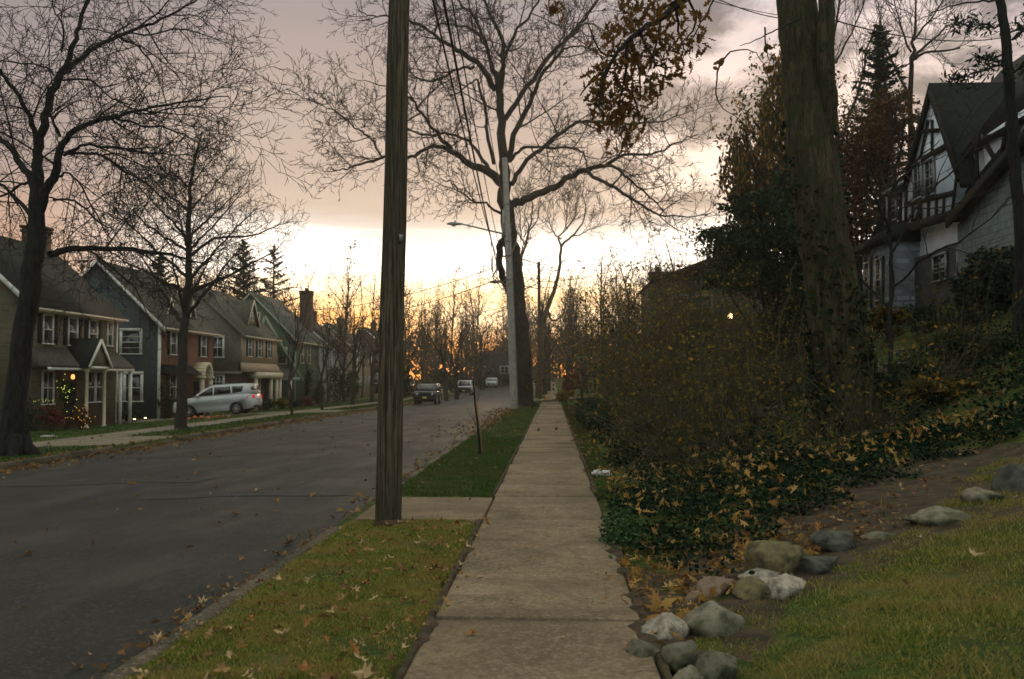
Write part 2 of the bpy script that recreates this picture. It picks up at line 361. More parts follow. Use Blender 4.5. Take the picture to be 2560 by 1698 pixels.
def polewood(name, c1, c2, c3):
    m, t, b, _ = newmat(name); v = coords(t)
    f1 = noise(t, vmul(t, v, (26, 26, .9)), 1.6, 5, .7, .3); f2 = noise(t, vmul(t, v, (70, 70, 1.6)), 1.5, 3, .7); big = noise(t, vmul(t, v, (2, 2, .5)), 1.4, 4, .6)
    c = mixc(t, maprange(t, f1, .38, .62), c1, c2); c = mixc(t, maprange(t, big, .42, .62, 0, .7), c, c3); c = mixc(t, maprange(t, f2, .54, .66, 0, .85), c, tuple(x*.35 for x in c1))
    setc(t, b.inputs['Base Color'], c); b.inputs['Roughness'].default_value = .9; b.inputs['Specular IOR Level'].default_value = .15
    bumpn(t, b, mathn(t, 'ADD', f1, f2), .9, .012); return m
MAT = dict(
    asphalt=asphalt(), concrete=concrete('sidewalk_concrete'), concrete_l=concrete('old_concrete', (.27, .225, .165), (.16, .135, .10)), curb=concrete('curb_stone', (.125, .10, .07), (.055, .045, .032), 2.),
    soil=soil(), bark=bark('grey_brown_bark', (.018, .017, .014), (.060, .052, .040)), barkdark=bark('dark_bark', (.012, .013, .012), (.036, .034, .030)),
    twig=M('twig_bark', (.011, .010, .009), (.026, .022, .018), 3), twigwarm=M('warm_twig', (.040, .034, .018), (.085, .070, .034), 3),
    mossbark=bark('mossy_bark', (.034, .027, .015), (.12, .092, .052), (.065, .053, .028), .55, (.038, .050, .016)),
    pole=polewood('creosoted_pole_wood', (.030, .024, .016), (.15, .115, .072), (.055, .048, .030)), poleg=bark('weathered_grey_pole_wood', (.26, .235, .20), (.50, .46, .40), (.32, .29, .25), 1.2),
    polered=bark('brown_pole_wood', (.06, .035, .02), (.12, .07, .04), None, 1.2),
    wire=M('wire_rubber', (.012, .012, .012), rough=.6), wirepale=M('pale_wire', (.22, .17, .11), rough=.6),
    white=M('white_trim_paint', (.74, .72, .66), (.60, .57, .50), 3, rough=.55), cream=M('cream_trim_paint', (.66, .56, .40), (.55, .46, .33), 3, rough=.6),
    dark=M('dark_paint', (.012, .016, .014), rough=.7, spec=.08), iron=M('black_iron', (.008, .009, .009), rough=.45),
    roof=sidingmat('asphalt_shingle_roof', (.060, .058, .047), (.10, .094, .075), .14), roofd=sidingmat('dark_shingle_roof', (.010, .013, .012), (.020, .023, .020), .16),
    roofg=sidingmat('green_grey_shingle_roof', (.06, .068, .058), (.10, .105, .088), .14),
    stone=brickmat('tan_fieldstone', (.16, .135, .085), (.09, .08, .055), (.15, .13, .09), .42, .17, .02),
    brick=brickmat('red_brick', (.17, .062, .030), (.11, .042, .022), (.16, .11, .08)),
    darkbrick=brickmat('brown_brick', (.09, .05, .032), (.06, .036, .026), (.09, .07, .05)),
    shblue=sidingmat('blue_grey_shingles', (.055, .070, .074), (.080, .098, .100), .2), shtan=sidingmat('tan_shingles', (.48, .36, .25), (.38, .28, .19), .17),
    shgrey=sidingmat('grey_tan_shingles', (.15, .15, .12), (.21, .20, .16), .18), shgreen=sidingmat('green_clapboard', (.07, .115, .075), (.095, .14, .09), .15), shtudor=sidingmat('blue_green_shingles', (.13, .165, .17), (.19, .23, .23), .2), shwhite=sidingmat('white_clapboard', (.42, .42, .40), (.34, .34, .33), .18),
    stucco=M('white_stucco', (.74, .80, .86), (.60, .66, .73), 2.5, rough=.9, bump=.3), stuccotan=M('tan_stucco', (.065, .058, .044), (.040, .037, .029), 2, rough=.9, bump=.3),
    timber=M('dark_timber', (.020, .018, .015), (.040, .034, .028), 6, spec=.08), stonedark=brickmat('dark_stonework', (.10, .105, .11), (.04, .044, .045), (.06, .06, .06), .4, .2, .03), mottle=brickmat('mottled_stonework', (.30, .32, .35), (.09, .10, .11), (.13, .14, .15), .5, .22, .04), trimgreen=M('pale_green_trim', (.26, .29, .22), rough=.7), glass=glassmat('window_glass'), carglass=glassmat('tinted_car_glass', (.012, .016, .016), .05),
    tyre=M('tyre_rubber', (.012, .012, .012), rough=.8), rim=M('alloy_rim', (.42, .43, .44), rough=.35, metal=.7),
    carsilver=M('pearl_white_car_paint', (.60, .60, .61), (.55, .55, .56), 2, rough=.28, spec=.6), carwhite=M('white_car_paint', (.62, .62, .62), rough=.3, spec=.6),
    cargrey=M('silver_car_paint', (.36, .37, .38), rough=.3, spec=.6, metal=.3), cardark=M('dark_green_black_car_paint', (.016, .020, .018), rough=.22, spec=.6),
    black=M('black_plastic', (.010, .010, .010), rough=.6), redlight=emitmat('red_tail_light', (.75, .03, .03), .35), plate=M('yellow_number_plate', (.55, .52, .12), rough=.5),
    headlight=M('headlight_lens', (.5, .5, .48), rough=.15, spec=.8), signgreen=M('green_sign_sheeting', (.03, .22, .09), rough=.4), signwhite=M('white_sign_lettering', (.75, .78, .66), rough=.4),
    galv=M('galvanised_metal', (.26, .26, .26), (.18, .18, .17), 8, rough=.45, metal=.5), stake=M('pale_wood_stake', (.34, .23, .13), (.26, .17, .09), 9, stretch=(3, 3, .4)),
    lamp=emitmat('lit_lamp_bulb', (1., .66, .32), 14.), lampw=emitmat('lit_ground_light', (1., .72, .42), 7.), xmas=emitmat('yellow_green_string_bulb', (.75, .80, .12), 1.1), xmaso=emitmat('amber_string_bulb', (.95, .42, .06), 1.0),
    orange=M('orange_marker_plastic', (.75, .16, .04), rough=.5), paper=M('crumpled_white_paper', (.62, .60, .57), (.45, .43, .40), 12, rough=.8),
    dirt=M('bare_dirt', (.034, .023, .012), (.080, .054, .030), 5, 6, rough=.95, bump=.9, bscale=16, bd=.03),
)
# ================================================================ SETTING
def grid(xs, ys, fz):
    X, Y = np.meshgrid(xs, ys); Z = fz(X, Y); nx, ny = len(xs), len(ys)
    v = np.stack([X, Y, Z], -1).reshape(-1, 3); i = np.arange(ny-1)[:, None]*nx; j = np.arange(nx-1)[None]
    return v, np.stack([i+j, i+j+1, i+nx+j+1, i+nx+j], -1).reshape(-1, 4)
def ysamp(a, b):
    y = [a]
    while y[-1] < b: y.append(y[-1]+max(.25, .022*max(y[-1], 0)))
    y[-1] = b; return np.array(y)
e = .004
gxs = sorted(set([-400, -200, -110, -75, -60, -50, -42, -34, -28, -24]+list(np.arange(-23.5, -16.5, .75))+[-16.2, -15.4, -14.7, -14.1, -13.4, -12.8, XL-.01, XL+.01]
      + list(np.arange(-12, -2.5, .8))+[XR-.01, XR+.01]+list(np.arange(-2.2, -.85, .2))+[-.8, 0, .6]+list(np.arange(.8, 9, .3))+list(np.arange(9, 20, .8))+[22, 26, 32, 40, 60, 100, 200, 400]))
gys = np.concatenate([[-40, -15, -5], ysamp(-1, 330), [500, 900, 2000]])
def gground(X, Y):
    z = gz(X, Y); road = (X > XL) & (X < XR); walk = ((X >= -.8) & (X <= .6)) | ((X >= -16.2) & (X <= -14.7))
    return np.where(road, z-.08, np.where(walk, z-.05, z))
v, f = grid(np.array(gxs), gys, gground); struct(MB().add(v, f).build('ground', MAT['soil'], smooth=True))
def troad(X, Y): return road_z(X, Y)+.006*np.sin(X*1.1+Y*.5)*np.sin(Y*.23)
v, f = grid(np.linspace(XL, XR, 26), np.concatenate([[-40, -10], ysamp(-1, 300)]), troad)
struct(MB().add(v, f).build('road', MAT['asphalt'], smooth=True))
# kerbs: real steps, in lengths with fine joints
def kerb(x0, x1, face, gaps, name, y1=240):
    mb = MB(); y = -6.0
    r = random.Random(3)
    while y < y1:
        L = 2.4 if y < 60 else 8; ya, yb = y+.006, y+L-.006; y += L
        if any(a < (ya+yb)/2 < b for a, b in gaps): h = -.07
        else: h = .0
        dz = r.uniform(-.006, .006); xm = (x0+x1)/2; jx = r.uniform(-.008, .008)
        za, zb = (float(gz(face, q))+.012+h+dz for q in (ya, yb)); lo = min(float(road_z(np.float64(np.clip(xm, XL, XR)), ya)), za)-.15
        xa, xb = x0+jx, x1+jx; c = .018
        prof = lambda yy, zt: [(xa, yy, lo), (xb, yy, lo), (xb, yy, zt-c), (xb-c, yy, zt), (xa+c, yy, zt), (xa, yy, zt-c)]
        p = prof(ya, za)+prof(yb, zb)
        mb.add(p, [list(range(6))[::-1], list(range(6, 12))]+[[i, (i+1) % 6, 6+(i+1) % 6, 6+i] for i in range(6)])
    return struct(mb.build(name, MAT['curb']))
kerb(XR-.02, XR+.11, XR+.2, [(11.4, 13.4)], 'kerb')
kerb(XL-.11, XL+.02, XL-.2, [(28.5, 33), (56.5, 62)], 'kerb')
# sidewalk slabs
def slabs(mb, x0, x1, y0, y1, L, tilt, r, top=.004, skew=0.):
    y = y0
    while y < y1-.2:
        l = min(L*r.uniform(.92, 1.08), y1-y); g = .009
        zc = [float(gz(xx, yy))+top for xx, yy in ((x0, y+g), (x1, y+g), (x1, y+l-g), (x0, y+l-g))]
        a, b = r.uniform(-tilt, tilt), r.uniform(-tilt, tilt); o = abs(a)+abs(b)*.4
        dz = (-a-b*.4+o, -a+b*.4+o, a+b*.4+o, a-b*.4+o); jx = r.uniform(-.012, .012)
        T = [(x0+jx, y+g, zc[0]+dz[0]), (x1+jx, y+g+skew, zc[1]+dz[1]), (x1+jx, y+l-g+skew, zc[2]+dz[2]), (x0+jx, y+l-g, zc[3]+dz[3])]
        c = .012; xm = (x0+x1)/2+jx; ym = y+l/2
        I = [(p[0]+(c if p[0] < xm else -c), p[1]+(c if p[1] < ym else -c), p[2]+.004) for p in T]
        B = [(p[0], p[1], p[2]-.12) for p in T]
        mb.add(B+T+I, np.array([(8, 9, 10, 11)]+[(i, (i+1) % 4, 4+(i+1) % 4, 4+i) for i in range(4)]+[(4+i, 4+(i+1) % 4, 8+(i+1) % 4, 8+i) for i in range(4)]))
        y += l
r_ = random.Random(11)
mb = MB(); slabs(mb, -.78, .58, -3, 11.42, 1.62, .011, r_); slabs(mb, -.78, .58, 11.44, 13.6, 2.2, .003, r_, .007); slabs(mb, -.78, .58, 13.62, 74.9, 1.62, .012, r_)
slabs(mb, -.78, .58, 80.4, 200, 2.2, .004, r_)
struct(mb.build('sidewalk', MAT['concrete']))
mb = MB(); slabs(mb, -2.27, -.80, 11.42, 13.6, 2.2, .0, r_, .007); slabs(mb, -2.27, 2.4, 75., 80.2, 1.7, .003, r_, .01)
struct(mb.build('path', MAT['concrete']))
mb = MB(); slabs(mb, -16.2, -14.7, 10, 28.3, 1.6, .006, r_); slabs(mb, -16.2, -14.7, 33.2, 220, 2.4, .004, r_); slabs(mb, -16.2, -12.5, 28.4, 33.1, 2.3, 0, r_, .006)
slabs(mb, -30, -16.25, 28.6, 30.1, 1.5, 0, r_, .01)
struct(mb.build('sidewalk', MAT['concrete_l']))
mb = MB()                                             # driveway running down between the first two houses
for i, (a, b) in enumerate(((-14.65, -12.5), (-18.4, -16.25), (-20.6, -18.45), (-22.8, -20.65), (-25.2, -22.85), (-28, -25.25))):
    p = [(a, 56.8), (b, 56.8), (b, 61.2), (a, 61.2)]; p = [(x, y, float(np.interp(x, KX, KZ))+.045) for x, y in p]
    mb.add(p+[(x, y, z-.25) for x, y, z in p], np.array([(0, 1, 2, 3), (0, 4, 5, 1), (1, 5, 6, 2), (2, 6, 7, 3), (3, 7, 4, 0)]))
struct(mb.build('path', MAT['concrete_l']))
# darker old utility trench and patch in the road (sheets 5 mm above)
patchm = M('asphalt_patch', (.018, .018, .018), (.032, .030, .028), 3, rough=.75, bump=.4, bscale=40)
def patch(poly):
    xs = [p[0] for p in poly]; ys = [p[1] for p in poly]; mb = MB()
    v, f = grid(np.linspace(min(xs), max(xs), 12), np.linspace(min(ys), max(ys), 6), lambda X, Y: troad(X, Y)+.006)
    v[:, 0] += .12*np.sin(v[:, 1]*3.1); v[:, 1] += .10*np.sin(v[:, 0]*2.3); v[:, 2] = troad(v[:, 0], v[:, 1])+.006
    mb.add(v, f); return mb
mb = MB()
for (xa, xb, ya, yb) in ((-6.3, -3.1, 15.0, 15.7), (-11.4, -6.2, 17.6, 18.4), (-9.5, -5.5, 32, 33.0), (-10.8, -7.4, 24.2, 25.1), (-5.6, -4.6, 38, 42)):
    p = patch([(xa, ya), (xb, yb)]); mb.add(np.vstack(p.v), p.f)
struct(mb.build('road_patch', patchm))
# bare dirt strip behind the stones, laid just over the lawn
def over(xs, ys, up): return grid(xs, ys, lambda X, Y: gz(X, Y)+up)
u = np.linspace(0, 1, 40); w = np.linspace(-1, 1, 14)
cx = np.interp(u, [0, .25, .5, .75, 1], [.55, 1.2, 2.2, 3.6, 5.6]); cy = np.interp(u, [0, .25, .5, .75, 1], [6.0, 7.6, 8.6, 9.9, 12.0])
hw = np.interp(u, [0, .3, .6, 1], [.66, .95, 1.3, 1.7])*(1+.12*np.sin(u*23))
nx_, ny_ = -.62, .78
X = cx[:, None]+nx_*hw[:, None]*w[None]; Y = cy[:, None]+ny_*hw[:, None]*w[None]; X = np.maximum(X, .60)
Z = gz(X, Y)+.012*(1-np.abs(w[None])**3)+.02*np.sin(X*9)*np.sin(Y*8)*(1-np.abs(w[None])**2)
i = np.arange(39)[:, None]*14; j = np.arange(13)[None]
struct(MB().add(np.stack([X, Y, Z], -1), np.stack([i+j, i+14+j, i+14+j+1, i+j+1], -1).reshape(-1, 4)).build('dirt', MAT['dirt'], smooth=True))

# soil and crumbs creeping over the sidewalk edges
for xe, s, wmax, ya, yb in ((-.80, 1, .075, 4, 11.3), (.60, -1, .15, 4.5, 11.2), (.60, -1, .10, 13.7, 40), (-.80, 1, .03, 13.7, 40)):
    ys = np.arange(ya, yb, .03 if yb < 12 else .09); wd_ = wmax*(.28+.34*np.sin(ys*2.3+xe*9)+.25*np.sin(ys*6.1+1)+.22*np.sin(ys*13.7)+.05*np.sin(ys*29)); wd_ = np.clip(wd_, .012, 1)
    k = np.array([-.10, 0, .3, .6, .85, 1.]); X = xe+s*np.where(k[None] < 0, k[None]*.3, k[None]*wd_[:, None]); Y = ys[:, None]+0*X; Z = gz(X, Y)+.034-.030*np.clip(k[None], 0, 1)**2+.004*np.sin(Y*31+X*40)
    Z[:, -1] -= .02; i = np.arange(len(ys)-1)[:, None]*6; j = np.arange(5)[None]
    struct(MB().add(np.stack([X, Y, Z], -1), np.stack([i+j, i+j+1, i+6+j+1, i+6+j], -1).reshape(-1, 4)).build('dirt', MAT['dirt'], smooth=True))

# ================================================================ TREES
def vadd(a, b, s=1.): return (a[0]+b[0]*s, a[1]+b[1]*s, a[2]+b[2]*s)
def vnorm(a):
    l = math.sqrt(a[0]**2+a[1]**2+a[2]**2)+1e-9; return (a[0]/l, a[1]/l, a[2]/l)
def cross(a, b): return (a[1]*b[2]-a[2]*b[1], a[2]*b[0]-a[0]*b[2], a[0]*b[1]-a[1]*b[0])
def side_dir(d, ang, az):
    ref = (0, 0, 1) if abs(d[2]) < .9 else (1, 0, 0)
    u = vnorm(cross(d, ref)); w = cross(d, u)
    k = vadd((u[0]*cos(az), u[1]*cos(az), u[2]*cos(az)), w, sin(az))
    return vnorm(vadd((d[0]*cos(ang), d[1]*cos(ang), d[2]*cos(ang)), k, sin(ang)))
def walk(p, d, L, r0, r1, n, wob, trop, R, tv=(0, 0, 1)):
    pts = [p]; rs = [r0]; st = L/n
    for i in range(n):
        d = vnorm((d[0]+R.gauss(0, wob)+trop*tv[0], d[1]+R.gauss(0, wob)+trop*tv[1], d[2]+R.gauss(0, wob)+trop*tv[2]))
        p = vadd(p, d, st); pts.append(p); t = (i+1)/n; rs.append(r0+(r1-r0)*t)
    return pts, rs
class Prm:
    def __init__(s, **k): s.__dict__.update(k)
def sprout(out, pts, rs, lvl, pr, R, tips=None):
    "grow side shoots from a polyline, recursively; out is a list per level"
    if lvl >= len(pr.n) or len(pts) < 2: return
    seg = [math.dist(pts[i], pts[i+1]) for i in range(len(pts)-1)]; tot = sum(seg)
    n = max(1, int(round(tot*pr.dens[lvl]*R.uniform(.8, 1.2)))) if pr.dens[lvl] else pr.n[lvl]
    az = R.uniform(0, 2*pi)
    for k in range(n):
        t = pr.t0[lvl]+(1-pr.t0[lvl])*((k+R.random())/n); s_ = t*tot; i = 0
        while i < len(seg)-1 and s_ > seg[i]: s_ -= seg[i]; i += 1
        a, b = pts[i], pts[i+1]; q = min(1., s_/(seg[i]+1e-9)); p = tuple(a[j]+(b[j]-a[j])*q for j in range(3)); d = vnorm(tuple(b[j]-a[j] for j in range(3)))
        az += 2.4+R.uniform(-.5, .5); ang = rad(R.uniform(*pr.ang[lvl])); dd = side_dir(d, ang, az)
        r = rs[i]+(rs[i+1]-rs[i])*q
        L = pr.L[lvl]*R.uniform(.55, 1.15)*(1-pr.fall[lvl]*t); r0 = max(pr.rmin, min(r*.65, L*pr.thick[lvl])); 
        np_, nr_ = walk(p, dd, L, r0, max(pr.rmin*.6, r0*.3), pr.seg[lvl], pr.wob[lvl], pr.trop[lvl], R, getattr(pr, 'tv', (0, 0, 1)))
        out[lvl].append((np_, nr_)); 
        if lvl == len(pr.n)-1 and tips is not None: tips.append((np_[-1], vnorm(tuple(np_[-1][j]-np_[-2][j] for j in range(3)))))
        sprout(out, np_, nr_, lvl+1, pr, R, tips)
def resample(pts, rs, maxseg=1.0):
    o, q = [], []
    for i in range(len(pts)-1):
        n = max(1, int(math.dist(pts[i], pts[i+1])/maxseg))
        for k in range(n):
            t = k/n; o.append(tuple(pts[i][j]*(1-t)+pts[i+1][j]*t for j in range(3))); q.append(rs[i]*(1-t)+rs[i+1]*t)
    o.append(pts[-1]); q.append(rs[-1]); return o, q
def smoothline(pts, rs, sub=4, R=None, jit=0):
    A = np.array(pts); r = np.array(rs); n = len(A)
    if n < 3: return [tuple(x) for x in A], list(r)
    E = np.vstack([2*A[0]-A[1], A, 2*A[-1]-A[-2]]); o, q = [], []
    for i in range(n-1):
        p0, p1, p2, p3 = E[i], E[i+1], E[i+2], E[i+3]
        for k in range(sub):
            t = k/sub
            x = .5*((2*p1)+(-p0+p2)*t+(2*p0-5*p1+4*p2-p3)*t*t+(-p0+3*p1-3*p2+p3)*t**3)
            if R and jit and (i or k): x = x+np.array([R.gauss(0, jit) for _ in range(3)])
            o.append(tuple(x)); q.append(r[i]*(1-t)+r[i+1]*t)
    o.append(tuple(A[-1])); q.append(r[-1]); return o, q
def traced(lines, Y, sc, off, R, dspread, wscale=1.):
    "limbs read from the photograph: (x, y, half width in px) at distance Y, each wandering in depth"
    res = []
    for ln in lines:
        (d0, d1), ln = ln[0], ln[1:]
        n = len(ln); pts, rs = [], []
        for i, q in enumerate(ln):
            t = i/(n-1); yy = Y+d0+(d1-d0)*t
            pts.append(P(q[0]/sc+off[0], q[1]/sc+off[1], yy)); rs.append(q[2]/sc/F*yy*wscale)
        res.append(smoothline(pts, rs, 4, R, dspread))
    return res
def tree_thing(name, label, base, trunk_polys, crown_polys, mt, mc, group=None, extra=None, tsides=10, csides=3):
    t = thing(name, label, 'tree', base, group=group)
    mb = MB(); mb.tubes(trunk_polys, tsides); mb.build('trunk', mt, t, smooth=True)
    if crown_polys:
        mb = MB(); mb.tubes(crown_polys, csides); mb.build('crown', mc, t)
    return t
def flare(x, y, z, r, h, R, k=6):
    "root flare: short tapering roots"
    o = []
    for i in range(k):
        a = i*2*pi/k+R.uniform(-.3, .3); l = r*R.uniform(1.5, 2.1)
        o.append(([(x+cos(a)*r*.35, y+sin(a)*r*.35, z+h), (x+cos(a)*r*.7, y+sin(a)*r*.7, z+h*.35), (x+cos(a)*l, y+sin(a)*l, z-.1)], [r*.5, r*.5, r*.18]))
    return o
C8 = (2.149, (700, 0))
R = random.Random(21)
# --- the great spreading tree down the street
big_l = [
 [(0, 0), (1316, 2150, 46), (1308, 1900, 41), (1288, 1700, 40), (1264, 1480, 41), (1240, 1300, 41), (1222, 1150, 40), (1205, 1000, 34), (1200, 850, 26), (1185, 600, 22), (1170, 450, 19), (1120, 290, 10), (1050, 100, 8), (960, 10, 6), (900, -80, 4)],
 [(0, 2), (1170, 430, 14), (1200, 330, 12), (1180, 180, 10), (1120, 60, 8), (1060, -60, 6)],
 [(0, -2), (1190, 480, 11), (1205, 330, 10), (1260, 190, 8), (1350, 70, 6), (1400, -30, 5)],
 [(0, 3), (1210, 640, 15), (1330, 470, 13), (1440, 310, 12), (1520, 230, 10), (1590, 150, 9), (1680, 40, 7), (1760, -60, 5)],
 [(0, -3), (1222, 870, 17), (1260, 720, 15), (1340, 560, 13), (1400, 420, 10), (1500, 290, 8), (1560, 250, 5), (1700, 265, 3)],
 [(0, -4), (1235, 870, 9), (1300, 800, 8), (1430, 795, 7), (1580, 800, 6), (1640, 830, 5), (1650, 900, 3)],
 [(0, 5), (1245, 990, 14), (1310, 890, 12), (1400, 800, 11), (1500, 720, 10), (1600, 660, 9), (1720, 655, 7), (1900, 665, 6), (2050, 650, 4), (2200, 600, 2)],
 [(0, -2), (1250, 1100, 24), (1340, 1060, 20), (1450, 1020, 18), (1560, 950, 16), (1640, 910, 14), (1740, 890, 10), (1850, 830, 8), (2000, 825, 6), (2120, 770, 4), (2250, 720, 2)],
 [(-2, -5), (1640, 920, 11), (1700, 960, 10), (1800, 1010, 9), (1900, 1070, 8), (2000, 1140, 6), (2150, 1160, 4), (2300, 1150, 2)],
 [(-2, 2), (1720, 890, 8), (1840, 920, 7), (1900, 990, 6), (1990, 1060, 5), (2060, 1130, 3)],
 [(0, -3), (1190, 985, 26), (1110, 920, 22), (1020, 880, 18), (920, 810, 14), (850, 790, 11), (760, 810, 9), (680, 850, 9), (560, 850, 8), (430, 880, 6), (340, 915, 4), (280, 910, 3)],
 [(0, -5), (920, 800, 12), (860, 730, 10), (800, 660, 8), (730, 560, 7), (690, 520, 6), (600, 470, 4), (450, 430, 2)],
 [(0, 4), (1130, 930, 11), (1050, 800, 9), (1000, 750, 8), (880, 720, 7), (760, 720, 6), (690, 690, 4), (520, 640, 2), (300, 640, 2)],
 [(0, 3), (1150, 880, 11), (1115, 720, 9), (1100, 600, 8), (1070, 460, 7), (1050, 430, 5), (960, 500, 4), (880, 520, 2)],
 [(0, -4), (1160, 480, 19), (1080, 360, 15), (980, 280, 13), (900, 240, 11), (820, 180, 9), (720, 120, 8), (620, 90, 6), (520, 90, 4), (420, 60, 2)],
 [(-1, 3), (1040, 360, 8), (960, 370, 7), (850, 430, 7), (760, 430, 5), (700, 390, 3)],
 [(0, -3), (1110, 250, 7), (1020, 150, 6), (900, 130, 5), (800, 130, 3)],
 [(0, -4), (1195, 1150, 8), (1100, 1100, 6), (1000, 1060, 5), (930, 980, 4), (860, 960, 2)],
 [(-2, -6), (550, 850, 6), (480, 740, 5), (400, 680, 4), (300, 600, 3), (200, 560, 3), (60, 490, 2)],
 [(-3, 1), (1490, 300, 6), (1560, 200, 5), (1640, 130, 5), (1720, 160, 3), (1800, 240, 2)],
 [(0, 4), (830, 180, 6), (860, 60, 5), (820, -40, 4)],
 [(0, 1), (1215, 1255, 24), (1186, 1330, 20), (1178, 1420, 18), (1205, 1510, 20), (1262, 1640, 24)],
]
tr = traced(big_l, 60, *C8, R, .05)
bx, by = tr[0][0][0][0], 60.; tr[0][0][0] = (bx, by, float(gz(bx, by))-.1)
pr = Prm(n=[1]*4, dens=[1.3, 2.1, 3.0, 3.6], t0=[.12, .12, .1, .1], ang=[(30, 75), (30, 70), (25, 60), (25, 60)], L=[3.8, 1.8, .85, .42], fall=[.35, .35, .35, .3], thick=[.015, .011, .013, .03], rmin=.016, seg=[6, 5, 3, 2], wob=[.13, .11, .08, .06], trop=[.07, .05, .04, .05])
lv = [[], [], [], []]
for k, (p, r) in enumerate(tr):
    s0 = 30 if k == 0 else 2
    sprout(lv, p[s0:], r[s0:], 0, pr, R)
trunk_p = tr+flare(bx, by, float(gz(bx, by)), .46, .7, R)
T_big = tree_thing('street_tree', 'huge bare spreading tree behind the pole with the street light', (bx, by, float(gz(bx, by))), trunk_p+lv[0], lv[1]+lv[2]+lv[3], MAT['bark'], MAT['twig'])

# --- large tree at the left edge
CL = (2.239, (0, 0)); R = random.Random(5)
ltl = [
 [(0, 0), (48, 2575, 74), (80, 2300, 64), (120, 1950, 58), (160, 1650, 56), (195, 1400, 54), (205, 1200, 44), (205, 1000, 32), (210, 850, 27), (250, 700, 24), (290, 520, 22), (350, 400, 19), (400, 270, 15), (440, 150, 12), (490, 0, 9), (520, -120, 6)],
 [(0, -1.5), (215, 1190, 32), (270, 1050, 27), (320, 950, 24), (350, 810, 20), (450, 710, 15), (620, 660, 12), (720, 630, 9), (900, 590, 7), (1100, 560, 5), (1280, 540, 3)],
 [(0, 2), (350, 410, 15), (450, 320, 13), (620, 220, 11), (760, 170, 9), (900, 110, 7), (1080, 10, 5), (1200, -60, 3)],
 [(0, 2), (190, 1060, 22), (120, 920, 19), (50, 820, 17), (-20, 760, 14), (-160, 640, 8)],
 [(0, -2), (205, 830, 17), (180, 690, 15), (100, 540, 12), (0, 400, 10), (-80, 250, 6)],
 [(0, 3), (280, 1425, 22), (400, 1395, 18), (560, 1390, 15), (800, 1405, 12), (1000, 1440, 7), (1150, 1480, 4)],
 [(0, -2), (360, 870, 9), (500, 808, 8), (780, 850, 6), (950, 872, 4), (1060, 865, 3)],
 [(0, 2), (380, 860, 9), (540, 860, 8), (700, 960, 6), (850, 1050, 5), (1000, 1200, 3)],
 [(0, -3), (350, 450, 6), (500, 450, 6), (600, 530, 5), (720, 585, 4)],
 [(-1, 1), (640, 660, 7), (800, 700, 6), (1000, 740, 5), (1110, 800, 3)],
 [(-1, -3), (720, 630, 6), (820, 640, 5), (950, 610, 4), (1150, 585, 3)],
 [(0, 2), (680, 220, 6), (760, 250, 5), (840, 340, 4), (900, 460, 3)],
 [(0, 1), (700, 190, 5), (850, 190, 5), (1000, 160, 4), (1150, 200, 3), (1280, 240, 2)],
 [(0, -2), (335, 760, 9), (290, 650, 8), (300, 700, 5)],
 [(0, 2), (300, 420, 6), (240, 370, 5), (80, 350, 4), (-40, 345, 3)],
 [(0, -3), (345, 290, 6), (355, 150, 5), (300, 60, 4), (280, -20, 3)],
 [(0, 1), (200, 1000, 11), (120, 1040, 8), (0, 1100, 6)],
 [(0, 3), (180, 1220, 14), (100, 1120, 11), (0, 1030, 8), (-80, 990, 5)],
 [(0, -2), (310, 1000, 7), (380, 970, 6), (480, 1090, 5), (560, 1240, 4), (640, 1400, 2)],
 [(0, -2), (300, 1120, 7), (420, 1120, 6), (540, 1230, 5), (640, 1300, 3), (700, 1420, 2)],
]
tr = traced(ltl, 24.8, *CL, R, .02)
bx, by = -13.55, 24.8; tr[0][0][0] = (bx, by, float(gz(bx, by))-.1)
pr = Prm(n=[1]*4, dens=[2.2, 2.8, 3.4, 4.5], t0=[.12, .10, .12, .1], ang=[(30, 80), (25, 70), (25, 60), (25, 55)], L=[2.8, 1.5, .75, .32], fall=[.25, .3, .3, .3], thick=[.010, .008, .010, .020], rmin=.0075, seg=[7, 5, 3, 2], wob=[.11, .09, .07, .05], trop=[-.055, -.03, .05, .06])
lv = [[], [], [], []]
for k, (p, r) in enumerate(tr): s0 = 18 if k == 0 else 2; sprout(lv, p[s0:], r[s0:], 0, pr, R)
tree_thing('street_tree', 'large dark bare tree at the left edge with drooping twigs', (bx, by, float(gz(bx, by))), tr+lv[0]+flare(bx, by, float(gz(bx, by)), .36, .5, R), lv[1]+lv[2]+lv[3], MAT['barkdark'], MAT['twig'])

